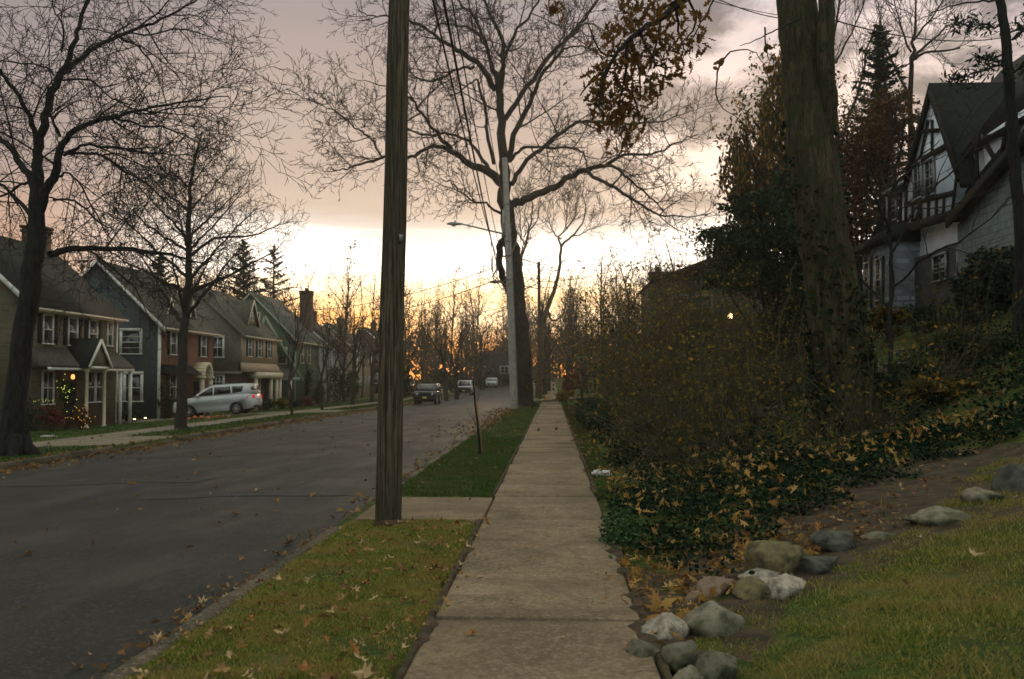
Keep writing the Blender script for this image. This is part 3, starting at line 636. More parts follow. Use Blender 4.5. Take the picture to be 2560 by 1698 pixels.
# --- rounded young street tree beside the left sidewalk
R = random.Random(9); Y2 = 38.9
p0 = P(452, 1073, Y2); base2 = (p0[0], Y2, float(gz(p0[0], Y2)))
lead = smoothline([(p0[0], Y2, base2[2]-.1)]+[P(x, y, Y2) for x, y in ((455, 960), (462, 820), (470, 700), (472, 560), (480, 440), (505, 330))], [.25, .19, .17, .135, .10, .06, .015], 4, R, .02)
limbs = []
for i, (y0, dx, dy, dep, r0) in enumerate([(815, -95, -190, 1.2, .09), (790, 110, -170, -1., .09), (800, -30, -200, -2.4, .08), (740, 190, -120, .6, .085), (735, -170, -120, -.8, .08), (700, 150, -190, 1.9, .07), (690, -150, -180, 1.4, .07),
      (640, 120, -170, -1.6, .06), (640, -135, -150, -1.4, .06), (600, 130, -150, .8, .055), (590, -110, -150, 1.6, .055), (540, 95, -130, -1.2, .05), (530, -90, -120, -.6, .05), (480, 70, -110, .7, .04), (470, -60, -100, .9, .04), (430, 45, -80, -.5, .03), (770, 60, -150, 2.6, .08), (660, 30, -150, 2.8, .06), (620, -20, -150, -2.8, .06)]):
    q = min(range(len(lead[0])), key=lambda k: abs(lead[0][k][2]-P(460, y0, Y2)[2])); a = lead[0][q]; pxm = 462
    m = P(pxm+dx*.55, y0+dy*.42, Y2+dep*.5); en = P(pxm+dx*1.2, y0+dy*.95, Y2+dep)
    limbs.append(smoothline([a, tuple((a[j]+m[j])/2 for j in range(3)), m, en], [r0, r0*.8, r0*.6, r0*.25], 4, R, .025))
limbs.append(smoothline([P(*q, Y2) for q in ((468, 645), (536, 598), (625, 589), (700, 562), (732, 553))], [.07, .05, .035, .02, .01], 4, R, .02))
pr = Prm(n=[1, 1, 1], dens=[3.6, 5.2, 6], t0=[.12, .12, .12], ang=[(30, 65), (30, 65), (30, 60)], L=[1.5, .8, .38], fall=[.35, .35, .4], thick=[.014, .012, .02], rmin=.0085, seg=[4, 3, 2], wob=[.10, .09, .08], trop=[.09, .07, .05])
lv = [[], [], []]
for p, r in limbs+[(lead[0][10:], lead[1][10:])]: sprout(lv, p[1:], r[1:], 0, pr, R)
tree_thing('street_tree', 'young round bare tree in the left grass strip in front of the brick house', base2, [lead]+limbs+lv[0]+flare(base2[0], Y2, base2[2], .2, .25, R), lv[1]+lv[2], MAT['bark'], MAT['twig'])

# --- leaf cards
OVAL = [(-.5, 0), (-.2, .32), (.25, .28), (.5, 0), (.25, -.28), (-.2, -.32)]
DIA = [(-.5, 0), (0, .34), (.5, 0), (0, -.34)]
LOBE = [(-.5, 0, 0), (-.22, .16, .02), (-.26, .46, .10), (-.02, .24, .03), (.10, .50, .12), (.20, .20, .02), (.52, .10, -.06), (.44, -.06, -.04), (.20, -.20, .02), (.08, -.48, .10), (-.04, -.22, .03), (-.28, -.42, .12), (-.22, -.14, .02)]
OAK = [(-.6, 0, 0), (-.3, .08, .0), (-.22, .24, .03), (-.08, .10, .0), (.04, .30, .05), (.16, .12, 0), (.30, .22, .04), (.36, .06, 0), (.5, 0, -.04), (.36, -.06, 0), (.28, -.22, .04), (.14, -.12, 0), (.02, -.30, .05), (-.10, -.10, 0), (-.24, -.22, .03), (-.3, -.08, 0)]
def rdirs(n, zmin=-1., zmax=1.):
    z = nr.uniform(zmin, zmax, n); a = nr.uniform(0, 2*pi, n); s = np.sqrt(1-z*z); return np.stack([s*np.cos(a), s*np.sin(a), z], 1)
def leafcards(mb, pts, size, shape=DIA, flat=0., asp=1., jit=.35, hang=0.):
    n = len(pts); a = rdirs(n); 
    if hang: a[:, 2] = a[:, 2]*.4-hang; 
    if flat: a[:, 2] *= (1-flat)
    a /= np.linalg.norm(a, axis=1, keepdims=True)
    b = rdirs(n)
    if flat: b[:, 2] *= (1-flat)
    b -= a*(a*b).sum(1, keepdims=True); b /= np.linalg.norm(b, axis=1, keepdims=True)+1e-6
    s = size*(1+nr.uniform(-jit, jit, n))[:, None]
    return mb.cards(np.asarray(pts), a*s, b*s*asp, shape)
def clump_points(c, rx, ry, rz, n, k, R, cr=.28, shell=.5, drop=0.):
    "n leaves in k clumps spread through an ellipsoid volume"
    d = rdirs(k); q = nr.uniform(shell, 1, k)**.6; cc = d*q[:, None]*np.array([rx, ry, rz])*(1-cr*.6)
    idx = nr.integers(0, k, n); rr = nr.normal(0, 1, (n, 3))*np.array([rx, ry, rz])*cr*.42*nr.uniform(.6, 1.3, k)[idx][:, None]
    return np.array(c)+cc[idx]+rr
LM = dict(
    ever=leafmat('evergreen_leaves', [(0, (.010, .022, .010)), (.5, (.022, .042, .016)), (1, (.045, .065, .022))], .7, .12, .12),
    everblue=leafmat('conifer_needles', [(0, (.008, .018, .012)), (.6, (.018, .034, .020)), (1, (.035, .050, .026))], .6, .1, .2),
    rust=leafmat('rusty_leaves', [(0, (.035, .024, .010)), (.5, (.075, .042, .014)), (1, (.19, .080, .020))], .7, .35),
    brownleaf=leafmat('dry_brown_leaves', [(0, (.034, .034, .012)), (.5, (.080, .064, .020)), (.86, (.20, .13, .028)), (1, (.55, .28, .04))], .7, .62),
    yellowleaf=leafmat('yellowing_leaves', [(0, (.10, .072, .014)), (.5, (.24, .16, .022)), (1, (.14, .15, .03))], .6, .65),
    oak=leafmat('oak_leaves', [(0, (.10, .050, .013)), (.5, (.20, .095, .022)), (1, (.08, .058, .018))], .8, .6),
    ivy=leafmat('ivy_leaves', [(0, (.004, .013, .007)), (.5, (.009, .026, .011)), (.85, (.020, .040, .014)), (.95, (.05, .062, .02)), (1, (.09, .055, .02))], .75, .1, .1),
    fallen=leafmat('fallen_leaves', [(0, (.34, .17, .04)), (.35, (.50, .29, .075)), (.7, (.26, .12, .035)), (1, (.60, .38, .13))], .7, .3),
    litter=leafmat('leaf_litter', [(0, (.12, .065, .022)), (.5, (.22, .12, .04)), (1, (.34, .20, .07))], .75, .2),
    palegrass=leafmat('olive_grass', [(0, (.07, .13, .02)), (.35, (.17, .23, .035)), (.7, (.33, .29, .065)), (1, (.58, .47, .17))], .8, .35, .1, ((.42, .30, .10), 1.6)),
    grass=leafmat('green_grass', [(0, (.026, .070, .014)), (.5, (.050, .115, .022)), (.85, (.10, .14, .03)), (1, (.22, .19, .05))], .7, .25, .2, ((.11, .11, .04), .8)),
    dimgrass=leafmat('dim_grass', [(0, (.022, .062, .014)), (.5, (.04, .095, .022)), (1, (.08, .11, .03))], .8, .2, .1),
    berry=leafmat('red_shrub_leaves', [(0, (.10, .018, .014)), (.6, (.17, .035, .022)), (1, (.10, .05, .02))], .7, .3),
)
def grass(name, pts, h, w, mat, lean=.5):
    n = len(pts); a = nr.uniform(0, 2*pi, n); wd = np.stack([np.cos(a), np.sin(a), 0*a], 1)*(w*nr.uniform(.6, 1.3, n))[:, None]
    b = nr.uniform(0, 2*pi, n); hh = h*nr.uniform(.35, 1.3, n)*(.85+.5*np.sin(pts[:, 0]*6.3+1.3*np.sin(pts[:, 1]*4.1))*np.sin(pts[:, 1]*5.2+pts[:, 0]*3.7)+.25*np.sin(pts[:, 0]*17)*np.sin(pts[:, 1]*19)); ln = lean*nr.uniform(.2, 1.3, n)*hh
    tip = np.stack([np.cos(b)*ln, np.sin(b)*ln, hh], 1); mid = tip*.5+np.array([0, 0, 1.])*(hh*.12)[:, None]
    v = np.stack([pts-wd, pts+wd, pts+mid+wd*.8, pts+tip, pts+mid-wd*.8], 1).reshape(-1, 3)
    fa = np.arange(n)[:, None]*5+np.arange(5)[None]
    o = MB().add(v, fa).build(name, mat); o['kind'] = 'stuff'; o['label'] = 'short grass'; return o
def scatter(n, x0, x1, y0, y1, test=None, up=-.005):
    x = nr.uniform(x0, x1, n); y = nr.uniform(y0, y1, n)
    if test is not None: k = test(x, y); x, y = x[k], y[k]
    return np.stack([x, y, gz(x, y)+up], 1)
def wavy(y, a=.05): return a*np.sin(y*2.1)+a*.6*np.sin(y*5.3+1)+a*.4*np.sin(y*11)
rock_line = lambda y: np.interp(y, [4.5, 5.8, 6.5, 7.8, 8.5, 10.9, 13], [.62, .66, .82, 1.75, 2.9, 4.4, 6.5])
dens = lambda x, y: (.5+.5*np.sin(x*2.3+y*1.1)*np.sin(x*.9-y*2.7)) > nr.random(len(x))*.75-.15
g_ = grass('grass', scatter(130000, XR+.12, -.72, 4.2, 11.36, lambda x, y: (x < -.80+wavy(y)) & dens(x, y)), .036, .0024, LM['palegrass'], .9); g_['label'] = 'straggly olive lawn strip between sidewalk and road'
g_ = grass('grass', np.vstack([scatter(50000, XR+.12, -.74, 13.68, 28, lambda x, y: (x < -.82+wavy(y, .03))), scatter(36000, XR+.12, -.74, 28, 75, lambda x, y: (x < -.82+wavy(y, .03)))]), .05, .0055, LM['grass'], .8); g_['label'] = 'green lawn strip beyond the crossing path'
def lawn_r(x, y): return (x > rock_line(y)+.10+wavy(y, .03)) & dens(x, y)
g_ = grass('grass', scatter(230000, .6, 6.3, 4.6, 12.6, lawn_r), .040, .0026, LM['palegrass'], .9); g_['label'] = 'olive sloping lawn behind the row of stones'
g_ = grass('grass', np.vstack([scatter(9000, .56, 1.05, 13.5, 40, lambda x, y: x > .60+wavy(y, .03)), scatter(9000, .56, 1.1, 40, 75), scatter(22000, .6, 9, 50, 115)]), .06, .008, LM['grass'], .8); g_['label'] = 'green verge right of the sidewalk'
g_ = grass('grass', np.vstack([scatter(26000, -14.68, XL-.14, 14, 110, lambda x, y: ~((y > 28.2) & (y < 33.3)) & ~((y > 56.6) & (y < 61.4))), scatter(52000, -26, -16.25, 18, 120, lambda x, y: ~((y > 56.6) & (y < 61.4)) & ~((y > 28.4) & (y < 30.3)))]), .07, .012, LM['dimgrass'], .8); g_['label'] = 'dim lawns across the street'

# --- bare trees in the far rows: a few kinds, copied
def bare_tree(name, label, H, spread, R, mt, mc, leaf=None, group=None, vase=.5, tr=.18, n1=9, fork=.22, dens2=2.0, rm=.016, droop=0.):
    t = thing(name, label, 'tree', (0, 0, 0), group=group)
    lead = smoothline([(0, 0, -.2), (R.uniform(-.2, .2), R.uniform(-.2, .2), H*fork), (R.uniform(-.5, .5), R.uniform(-.5, .5), H*.6), (R.uniform(-.8, .8), R.uniform(-.8, .8), H)], [tr*1.3, tr, tr*.5, tr*.1], 5, R, .03)
    L1 = []
    for i in range(n1):
        q = fork+(.95-fork)*(i+R.random()*.6)/n1; a = i*2.4+R.uniform(-.4, .4); z0 = H*q*.8
        k = min(range(len(lead[0])), key=lambda j: abs(lead[0][j][2]-z0)); p = lead[0][k]
        up = vase+R.uniform(-.1, .25); d = vnorm((cos(a), sin(a), up*1.6)); L = spread*(1.15-q*.55)*R.uniform(.8, 1.15)
        L1.append(walk(p, d, L, lead[1][k]*.6, .02, 7, .1, .05*(1 if not droop else -droop), R))
    pr = Prm(n=[1, 1], dens=[1.1, dens2], t0=[.15, .1], ang=[(25, 60), (25, 60)], L=[spread*.40, spread*.19], fall=[.3, .4], thick=[.012, .010], rmin=rm, seg=[4, 3], wob=[.10, .08], trop=[.06-droop, .04-droop])
    lv = [[], []]; tips = []
    for p, r in L1+[(lead[0][6:], lead[1][6:])]: sprout(lv, p, r, 0, pr, R, tips)
    MB().tubes([lead]+L1, 6).build('trunk', mt, t, org=(0, 0, 0), smooth=True)
    cm = MB().tubes(lv[0]+lv[1], 3)
    cr = cm.build('crown', mc, t, org=(0, 0, 0))
    if leaf:
        mat, frac, size = leaf; P_ = np.array([x[0] for x in tips]); k = nr.random(len(P_)) < frac
        if k.sum(): P_ = np.repeat(P_[k], 3, 0)+nr.normal(0, .16, (int(k.sum())*3, 3)); leafcards(MB(), P_, size, DIA, hang=.5).build('foliage', mat, t, org=(0, 0, 0))
    return t
# ================================================================ POLES, WIRES, LAMPS
def pole(name, label, base, top, r0, r1, mat, group=None):
    t = thing(name, label, 'utility pole', base, group=group)
    n = 14; pts = [tuple(base[j]+(top[j]-base[j])*i/n+(0 if j == 2 else .006*sin(i*1.7+j)) for j in range(3)) for i in range(n+1)]; pts[0] = (pts[0][0], pts[0][1], pts[0][2]-.3)
    MB().tubes([(pts, [r0+(r1-r0)*i/n for i in range(n+1)])], 20).build('shaft', mat, t, smooth=True)
    return t
b1 = P(969, 1305, 11.2); b1 = (b1[0], 11.2, float(gz(b1[0], 11.2))); t1 = P(998.5, 0, 11.25)
k_ = 11.6/(t1[2]-b1[2]); top1 = tuple(b1[j]+(t1[j]-b1[j])*k_ for j in range(3))
pole1 = pole('utility_pole', 'near brown wooden utility pole rising out of frame', b1, top1, .150, .092, MAT['pole'], 'utility poles along the sidewalk')
mb = MB(); s_ = scatter(26, b1[0]-.3, b1[0]+.3, 11.0, 11.3); mb.lathe([(.0, .05), (.10, .045), (.17, .02), (.2, -.03)], (b1[0]+.04, 11.06, b1[2]), 9)
mb.build('soil_collar', MAT['dirt'], pole1, smooth=True)
b2 = P(1285, 1023, 54.5); b2 = (b2[0], 54.5, float(gz(b2[0], 54.5))); top2 = P(1262, 395, 54.5)
pole2 = pole('utility_pole', 'weathered pale grey utility pole carrying the street light arm', b2, top2, .20, .15, MAT['poleg'], 'utility poles along the sidewalk')
mb = MB()                                                            # staples and a small tag on the near pole
for k, (a, z) in enumerate(((-1.9, 1.35), (-1.4, 1.52), (-1.2, 1.28), (-1.7, 1.8), (-1.1, 1.95), (-1.5, 1.15))):
    q = (z-b1[2])/(top1[2]-b1[2]); cx_ = b1[0]+(top1[0]-b1[0])*q; cz = .142; mb.obox((cx_+cos(a)*cz-.007, 11.2+sin(a)*cz, z), (cx_+cos(a)*cz+.007, 11.2+sin(a)*cz, z+.004), .012, .003)
mb.build('staples', MAT['galv'], pole1)
a = -.75; q = (3.2-b1[2])/(top1[2]-b1[2]); cx_ = b1[0]+(top1[0]-b1[0])*q; MB().obox((cx_+cos(a)*.138, 11.2+sin(a)*.138, 3.15), (cx_+cos(a)*.138, 11.2+sin(a)*.138, 3.24), .05, .012, (cos(a), sin(a), 0)).build('metal_tag', MAT['galv'], pole1)
# conduit, riser and equipment on it
def on2(py, dx=0): 
    q = (py-1023)/(395-1023); return tuple(b2[j]+(top2[j]-b2[j])*q+(dx if j == 0 else 0) for j in range(3))
MB().tubes([([on2(1020, .22), on2(800, .21), on2(560, .18)], [.03]*3)], 6).build('conduit', MAT['galv'], pole2)
q = on2(560); MB().box(q[0]-.27, q[0]-.14, q[1]-.16, q[1]+.02, q[2]-.75, q[2]+.75).build('equipment_box', MAT['poleg'], pole2)
mb = MB()
for py in (512, 605, 640, 700): q = on2(py); mb.lathe([(.17, -.04), (.205, -.03), (.205, .03), (.17, .04)], q, 14)
mb.build('clamp_band', MAT['galv'], pole2)
lt = thing('street_light', 'grey cobra head street light on a long arm, unlit', 'street light', on2(588), group='street lights on poles')
a0 = on2(588); a1 = P(1135, 560, 54.3)
arm = smoothline([a0, P(1225, 577, 54.4), P(1180, 566, 54.3), P(1158, 561, 54.3)], [.055, .045, .04, .035], 4)
MB().tubes([arm], 8).build('arm', MAT['galv'], lt, smooth=True)
hx, hy, hz = P(1158, 561, 54.3)
mb = MB(); st = [(0, .05, .05), (.12, .10, .075), (.35, .16, .11), (.62, .17, .12), (.82, .12, .09), (.92, .03, .03)]
vv = []; n = 12
for d, w, h in st:
    for k in range(n):
        a = k*2*pi/n; vv.append((hx-d, hy+cos(a)*w, hz+.02*d+max(sin(a), -.35)*h))
fa = [[i*n+k, i*n+(k+1) % n, (i+1)*n+(k+1) % n, (i+1)*n+k] for i in range(len(st)-1) for k in range(n)]+[list(range(n)), list(range((len(st)-1)*n, len(st)*n))[::-1]]
mb.add(vv, fa); mb.build('lamp_head', MAT['galv'], lt, smooth=True)
MB().lathe([(0, -.10), (.07, -.085), (.12, -.04), (.13, 0)], (hx-.52, hy, hz-.03), 12).build('lens', MAT['headlight'], lt, smooth=True)
MB().lathe([(0, .10), (.035, .09), (.035, 0)], (hx-.45, hy, hz+.12), 8).build('photocell', MAT['black'], lt)
specs = [((1350, 1003), (1347, 655), 84, .17, .12, 'polered', 'bare topped brown utility pole seen between the leaning tree and the street'),
         ((1356, 985), (1353, 830), 118, .16, .12, 'poleg', 'short looking far grey pole beside the sidewalk'),
         ((1374, 972), (1372, 806), 150, .15, .11, 'polered', 'farthest thin brown utility pole against the glow')]
tops = [top1, top2]
for (bp, tp, Y, r0, r1, m, lab) in specs:
    b = P(*bp, Y); b = (b[0], Y, float(gz(b[0], Y))); tp = P(*tp, Y); pole('utility_pole', lab, b, tp, r0, r1, MAT[m], 'utility poles along the sidewalk'); tops.append(tp)
lt2 = thing('street_light', 'small distant street light left of the forked tree', 'street light', P(1262, 712, 84), group='street lights on poles')
MB().tubes([smoothline([P(1347, 722, 84), P(1290, 712, 84), P(1240, 706, 84)], [.05, .04, .035], 4)], 6).build('arm', MAT['galv'], lt2)
q = P(1236, 705, 84); MB().lathe([(0, -.45), (.10, -.35), (.16, 0), (.10, .4), (0, .5)], q, 10, 'x').build('lamp_head', MAT['galv'], lt2, smooth=True)
# wires
def wire(a, b, sag, r, label, mat='wire', n=18, name='cable'):
    pts = [tuple(a[j]+(b[j]-a[j])*i/n-(sag*4*(i/n)*(1-i/n) if j == 2 else 0) for j in range(3)) for i in range(n+1)]
    mb = MB().tubes([(pts, [r]*(n+1))], 5); return solo(mb, name, MAT[mat], label, 'cable', a, 'overhead cables')
def at1(z, dx=0): q = (z-b1[2])/(top1[2]-b1[2]); return (b1[0]+(top1[0]-b1[0])*q+dx, 11.2, z)
wire(at1(7.7, .16), P(1250, 690, 54.2), .35, .024, 'thick lashed telephone cable from the near pole to the grey pole')
wire(at1(8.6, .10), P(1246, 610, 54.2), .30, .016, 'thin cable running just above the thick lashed cable')
wire(at1(8.9, .30), P(1262, 520, 54.2), .45, .014, 'uppermost thin cable reaching the top of the grey pole')
wire(at1(8.2, -.15), P(1241, 640, 54.2), .4, .02, 'second dark cable close to the near pole')
wire(P(1262, 590, 54.2), P(1345, 690, 84), .5, .02, 'thin cable between the grey pole and the brown pole behind')
wire(P(1228, 672, 54.2), P(690, 770, 92), .9, .022, 'pale service wire crossing the bright sky to the left, upper one')
wire(P(1240, 700, 54.2), P(700, 790, 92), 1.1, .022, 'pale service wire crossing the bright sky to the left, lower one')
wire(P(1345, 705, 84), P(1750, 590, 70), .8, .02, 'faint wire over the bright sky right of the brown pole')
wire(P(1790, -4, 20), P(2010, 52, 22), .1, .011, 'thin wire left of the big mossy trunk, near the frame top')
wire(P(2045, 38, 24), P(2520, 92, 34), .35, .018, 'dark service wire right of the big mossy trunk')
wire(P(1700, -20, 21), P(1985, 44, 22), .05, .008, 'faintest wire near the frame top')
# loops of slack cable hanging round the grey pole
for k, (xa, ya, xm, ym, xb, yb) in enumerate([(1232, 640, 1240, 705, 1284, 697), (1240, 655, 1255, 722, 1282, 706), (1262, 618, 1275, 640, 1292, 600), (1228, 600, 1236, 690, 1270, 716)]):
    pts, r = smoothline([P(xa, ya, 54.1), P((xa+xm)/2-4, (ya+ym)/2+8, 53.9), P(xm, ym, 53.9), P(xb, yb, 54.1)], [.028]*4, 5)
    solo(MB().tubes([(pts, r)], 5), 'cable_loop', MAT['wirepale'], ['left slack pale cable loop hanging on the grey pole', 'lowest slack pale cable loop on the grey pole', 'small slack pale cable loop high on the grey pole', 'longest slack pale cable loop on the grey pole'][k], 'cable', pts[0], 'slack cable loops')
# fallen twig strand seen right of near pole
pts, r = smoothline([P(1055, 380, 20), P(1084, 440, 20), P(1082, 520, 20.3), P(1042, 610, 20.6)], [.005]*4, 5)
# sign
sg = thing('street_sign', 'small green street name sign with pale lettering', 'street sign', P(1467, 960, 88))
q0 = P(1467, 888, 88); g0 = float(gz(q0[0], 88))
MB().tubes([([(q0[0], 88, g0-.2), (q0[0], 88, q0[2]+.15)], [.03, .03])], 8).build('post', MAT['galv'], sg)
xa, _, za = P(1441.5, 889, 88); xb, _, zb = P(1467, 896.5, 88)
bd = MB().box(xa, xb, 87.98, 88.0, zb, za).build('sign_board', MAT['signgreen'], sg)
fc = bpy.data.curves.new('sign_lettering', 'FONT'); fc.body = 'WARWICK PL'; fc.size = .21; fc.align_x = 'CENTER'; fc.align_y = 'CENTER'; fc.extrude = .004; fc.offset = .004
fo = bpy.data.objects.new('tmp', fc); COL.objects.link(fo); bpy.context.view_layer.update()
dg = bpy.context.evaluated_depsgraph_get(); fm = bpy.data.meshes.new_from_object(fo.evaluated_get(dg)); bpy.data.objects.remove(fo)
fm.name = 'lettering'; fm.materials.clear(); fm.materials.append(MAT['signwhite']); lo = bpy.data.objects.new('lettering', fm); COL.objects.link(lo); lo.parent = bd
wx = max(v.co.x for v in fm.vertices)-min(v.co.x for v in fm.vertices); k_ = min(1., .92*(xb-xa)/wx); lo.scale = (k_, .9, 1)
sgl = Vector_ = P(1467, 960, 88); lo.location = ((xa+xb)/2-sgl[0], 87.974-88, (za+zb)/2-sgl[2]); lo.rotation_euler = (pi/2, 0, 0)

# sapling with its stake
bs = P(1201, 1141, 21.2); bs = (bs[0], 21.2, float(gz(bs[0], 21.2)))
st = thing('wooden_stake', 'pale wooden stake behind the sapling', 'stake', (bs[0]+.04, 21.3, bs[2])); xa = bs[0]+.04
MB().obox((xa, 21.3, bs[2]-.15), P(1194, 1003, 21.35), .045, .045, (0, 1, 0)).build('shaft', MAT['stake'], st)
sp = thing('sapling', 'thin dark staked sapling in the green strip', 'sapling', bs); R = random.Random(4)
stem = smoothline([(bs[0], 21.2, bs[2]-.1), P(1196, 1080, 21.2), P(1190, 1030, 21.2), P(1186, 985, 21.2), P(1183, 950, 21.2)], [.030, .026, .022, .020, .012], 4, R, .004)
MB().tubes([stem], 7).build('trunk', MAT['barkdark'], sp, smooth=True)
tw = [smoothline([P(*q, 21.2+dd) for q in ln], [.008, .006, .003], 4, R, .008) for ln, dd in (([(1192, 1003), (1197, 985), (1199, 960)], .05), ([(1196, 1080), (1212, 1055), (1232, 1028)], .1), ([(1194, 1060), (1180, 1045), (1165, 1018)], -.1), ([(1197, 1090), (1215, 1075), (1240, 1060)], -.1), ([(1186, 990), (1176, 975), (1160, 968)], .1), ([(1184, 965), (1196, 950), (1205, 930)], 0))]
lv = [[], []]; pr = Prm(n=[1, 1], dens=[5, 6], t0=[.2, .2], ang=[(25, 55), (25, 55)], L=[.25, .12], fall=[.3, .3], thick=[.012, .012], rmin=.0022, seg=[3, 2], wob=[.15, .2], trop=[.08, .05])
for p, r in tw: sprout(lv, p, r, 0, pr, R)
MB().tubes(tw+lv[0]+lv[1], 3).build('crown', MAT['twigwarm'], sp)

# ================================================================ HOUSES
def winpart(parent, face, c, z0, z1, w, frame=.11, mull=(1, 1), mat='white', shutters=None, lit=None):
    "window on a wall. face 'E': wall plane x=const facing +x (c=y centre); 'S': wall plane y=const facing -y (c=x centre)"
    pl, kind = face
    def bx(mb, a0, a1, d0, d1, zz0, zz1):
        if kind == 'E': mb.box(pl+d0, pl+d1, a0, a1, zz0, zz1)
        elif kind == 'W': mb.box(pl-d1, pl-d0, a0, a1, zz0, zz1)
        else: mb.box(a0, a1, pl-d1, pl-d0, zz0, zz1)
    mb = MB(); a, b = c-w/2, c+w/2; f = frame
    bx(mb, a-f, a, -.02, .07, z0, z1); bx(mb, b, b+f, -.02, .07, z0, z1); bx(mb, a-f, b+f, -.02, .075, z1, z1+f*1.1)
    zm = (z0+z1)/2; bx(mb, a, b, -.02, .05, zm-.03, zm+.03)
    for i in range(1, mull[0]): x = a+w*i/mull[0]; bx(mb, x-.02, x+.02, -.02, .045, z0, z1)
    for i in range(1, mull[1]):
        z = z0+(z1-z0)*i/mull[1]
        if abs(z-zm) > .06: bx(mb, a, b, -.02, .043, z-.015, z+.015)
    wnd = mb.build('window', MAT[mat], parent); wnd['_w'] = list(parent['_w'])
    g = MB(); bx(g, a-.01, b+.01, -.015, .02, z0, z1); g.build('pane', lit or MAT['glass'], wnd)
    s = MB(); bx(s, a-f*1.3, b+f*1.3, -.02, .12, z0-.07, z0-.003); s.build('sill', MAT[mat], wnd)
    if shutters:
        for x0, x1 in ((a-f-.42, a-f-.02), (b+f+.02, b+f+.42)):
            q = MB(); bx(q, x0, x1, -.01, .045, z0-.02, z1+.05)
            for i in range(9): zz = z0+(z1-z0)*(i+.5)/9; bx(q, x0+.04, x1-.04, .04, .055, zz-.03, zz+.02)
            q.build('shutter', MAT[shutters], parent)
    return wnd
def gable_body(x0, x1, y0, y1, zb, ze, zr, xr=None):
    xr = (x0+x1)/2 if xr is None else xr
    return [(x0, y0, zb), (x1, y0, zb), (x1, y0, ze), (xr, y0, zr), (x0, y0, ze)], (0, y1-y0, 0)
def roof_slabs(mb, x0, x1, y0, y1, ze, zr, over_=.45, gov=.3, th=.16, xr=None):
    xr = (x0+x1)/2 if xr is None else xr
    for xe, s in ((x0, -1), (x1, 1)):
        m = (zr-ze)/abs(xe-xr); e = (xe+s*over_, ze-m*over_)
        poly = [(xr, y0-gov, zr+.02), (e[0], y0-gov, e[1]+.02), (e[0], y0-gov, e[1]+.02+th), (xr, y0-gov, zr+.02+th*1.25)]
        mb.prism(poly, (0, y1-y0+2*gov, 0))
def rakes(mb, x0, x1, y0, ze, zr, over_=.45, gov=.3, xr=None, w=.2, th=.16):
    xr = (x0+x1)/2 if xr is None else xr
    for xe, s in ((x0, -1), (x1, 1)):
        m = (zr-ze)/abs(xe-xr); e = (xe+s*over_, ze-m*over_)
        mb.prism([(xr, y0-gov-.035, zr-.03), (e[0], y0-gov-.035, e[1]-w), (e[0], y0-gov-.035, e[1]+th*.9), (xr, y0-gov-.035, zr+th*1.1)], (0, .03, 0))
def chimney(parent, x0, x1, y0, y1, z0, z1, mat='darkbrick'):
    mb = MB().box(x0, x1, y0, y1, z0, z1); mb.box(x0-.07, x1+.07, y0-.07, y1+.07, z1-.35, z1-.2); mb.box(x0-.1, x1+.1, y0-.1, y1+.1, z1-.12, z1+.02)
    for k in (.3, .7): mb.lathe([(.13, 0), (.15, .02), (.13, .35), (.10, .35), (.1, 0)], (x0+(x1-x0)*.5, y0+(y1-y0)*k, z1), 10)
    return mb.build('chimney', MAT[mat], parent)
def gutter(parent, x, y0, y1, z, s=1, mat='cream'):
    mb = MB().prism([(x, y0, z-.02), (x+s*.12, y0, z), (x+s*.13, y0, z+.11), (x, y0, z+.12)], (0, y1-y0, 0)); mb.box(min(x-s*.40, x-s*.01), max(x-s*.40, x-s*.01), y0+.3, y1-.3, z-.055, z-.022); return mb.build('gutter', MAT[mat], parent)
def corner(mb, x, y, z0, z1, s=1): mb.box(x-.11, x+.025, y-.025, y+.11, z0, z1)
def door(parent, face, c, z0, h=2.1, w=.95, mat='dark'):
    pl, kind = face
    q = MB()
    bx = (lambda a0, a1, d0, d1, zz0, zz1: q.box(pl+d0, pl+d1, a0, a1, zz0, zz1)) if kind == 'E' else (lambda a0, a1, d0, d1, zz0, zz1: q.box(a0, a1, pl-d1, pl-d0, zz0, zz1))
    bx(c-w/2, c+w/2, 0, .05, z0, z0+h)
    for i in (0, 1):
        for j in (0, 1, 2): a = c-w/2+.1+i*(w/2-.02); bx(a, a+w/2-.18, .05, .065, z0+.15+j*.66, z0+.70+j*.62)
    d = q.build('door', MAT[mat], parent); d['_w'] = list(parent['_w'])
    hb = MB().lathe([(0, -.03), (.03, -.02), (.035, .0), (.03, .02), (0, .03)], (pl+.09, c+w/2-.1, z0+1.0) if kind == 'E' else (c+w/2-.1, pl-.09, z0+1.0), 8); hb.build('handle', MAT['galv'], d)
    return d
XF = -25.0; DP = 8.2; XB = XF-DP; ZB = -.95
# House A: tan stone front with a pent roof and gabled portico
hA = thing('stone_house', 'tan stone house with a white gabled portico at far left', 'house', (XF-4, 51.5, ZB))
p, o = gable_body(XB, XF, 46.6, 56.2, ZB-.3, 5.35, 9.0); MB().prism(p, o).build('wall', MAT['stone'], hA)
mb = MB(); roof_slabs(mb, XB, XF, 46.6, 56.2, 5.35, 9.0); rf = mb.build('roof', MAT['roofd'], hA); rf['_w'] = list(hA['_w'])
chimney(rf, -29.9, -28.8, 54.7, 55.9, 7.8, 10.3, 'darkbrick')
mb = MB(); rakes(mb, XB, XF, 46.6, 5.35, 9.0); corner(mb, XF, 56.15, ZB, 5.2); mb.build('trim', MAT['white'], hA)
gutter(hA, XF+.42, 46.4, 56.5, 4.95)
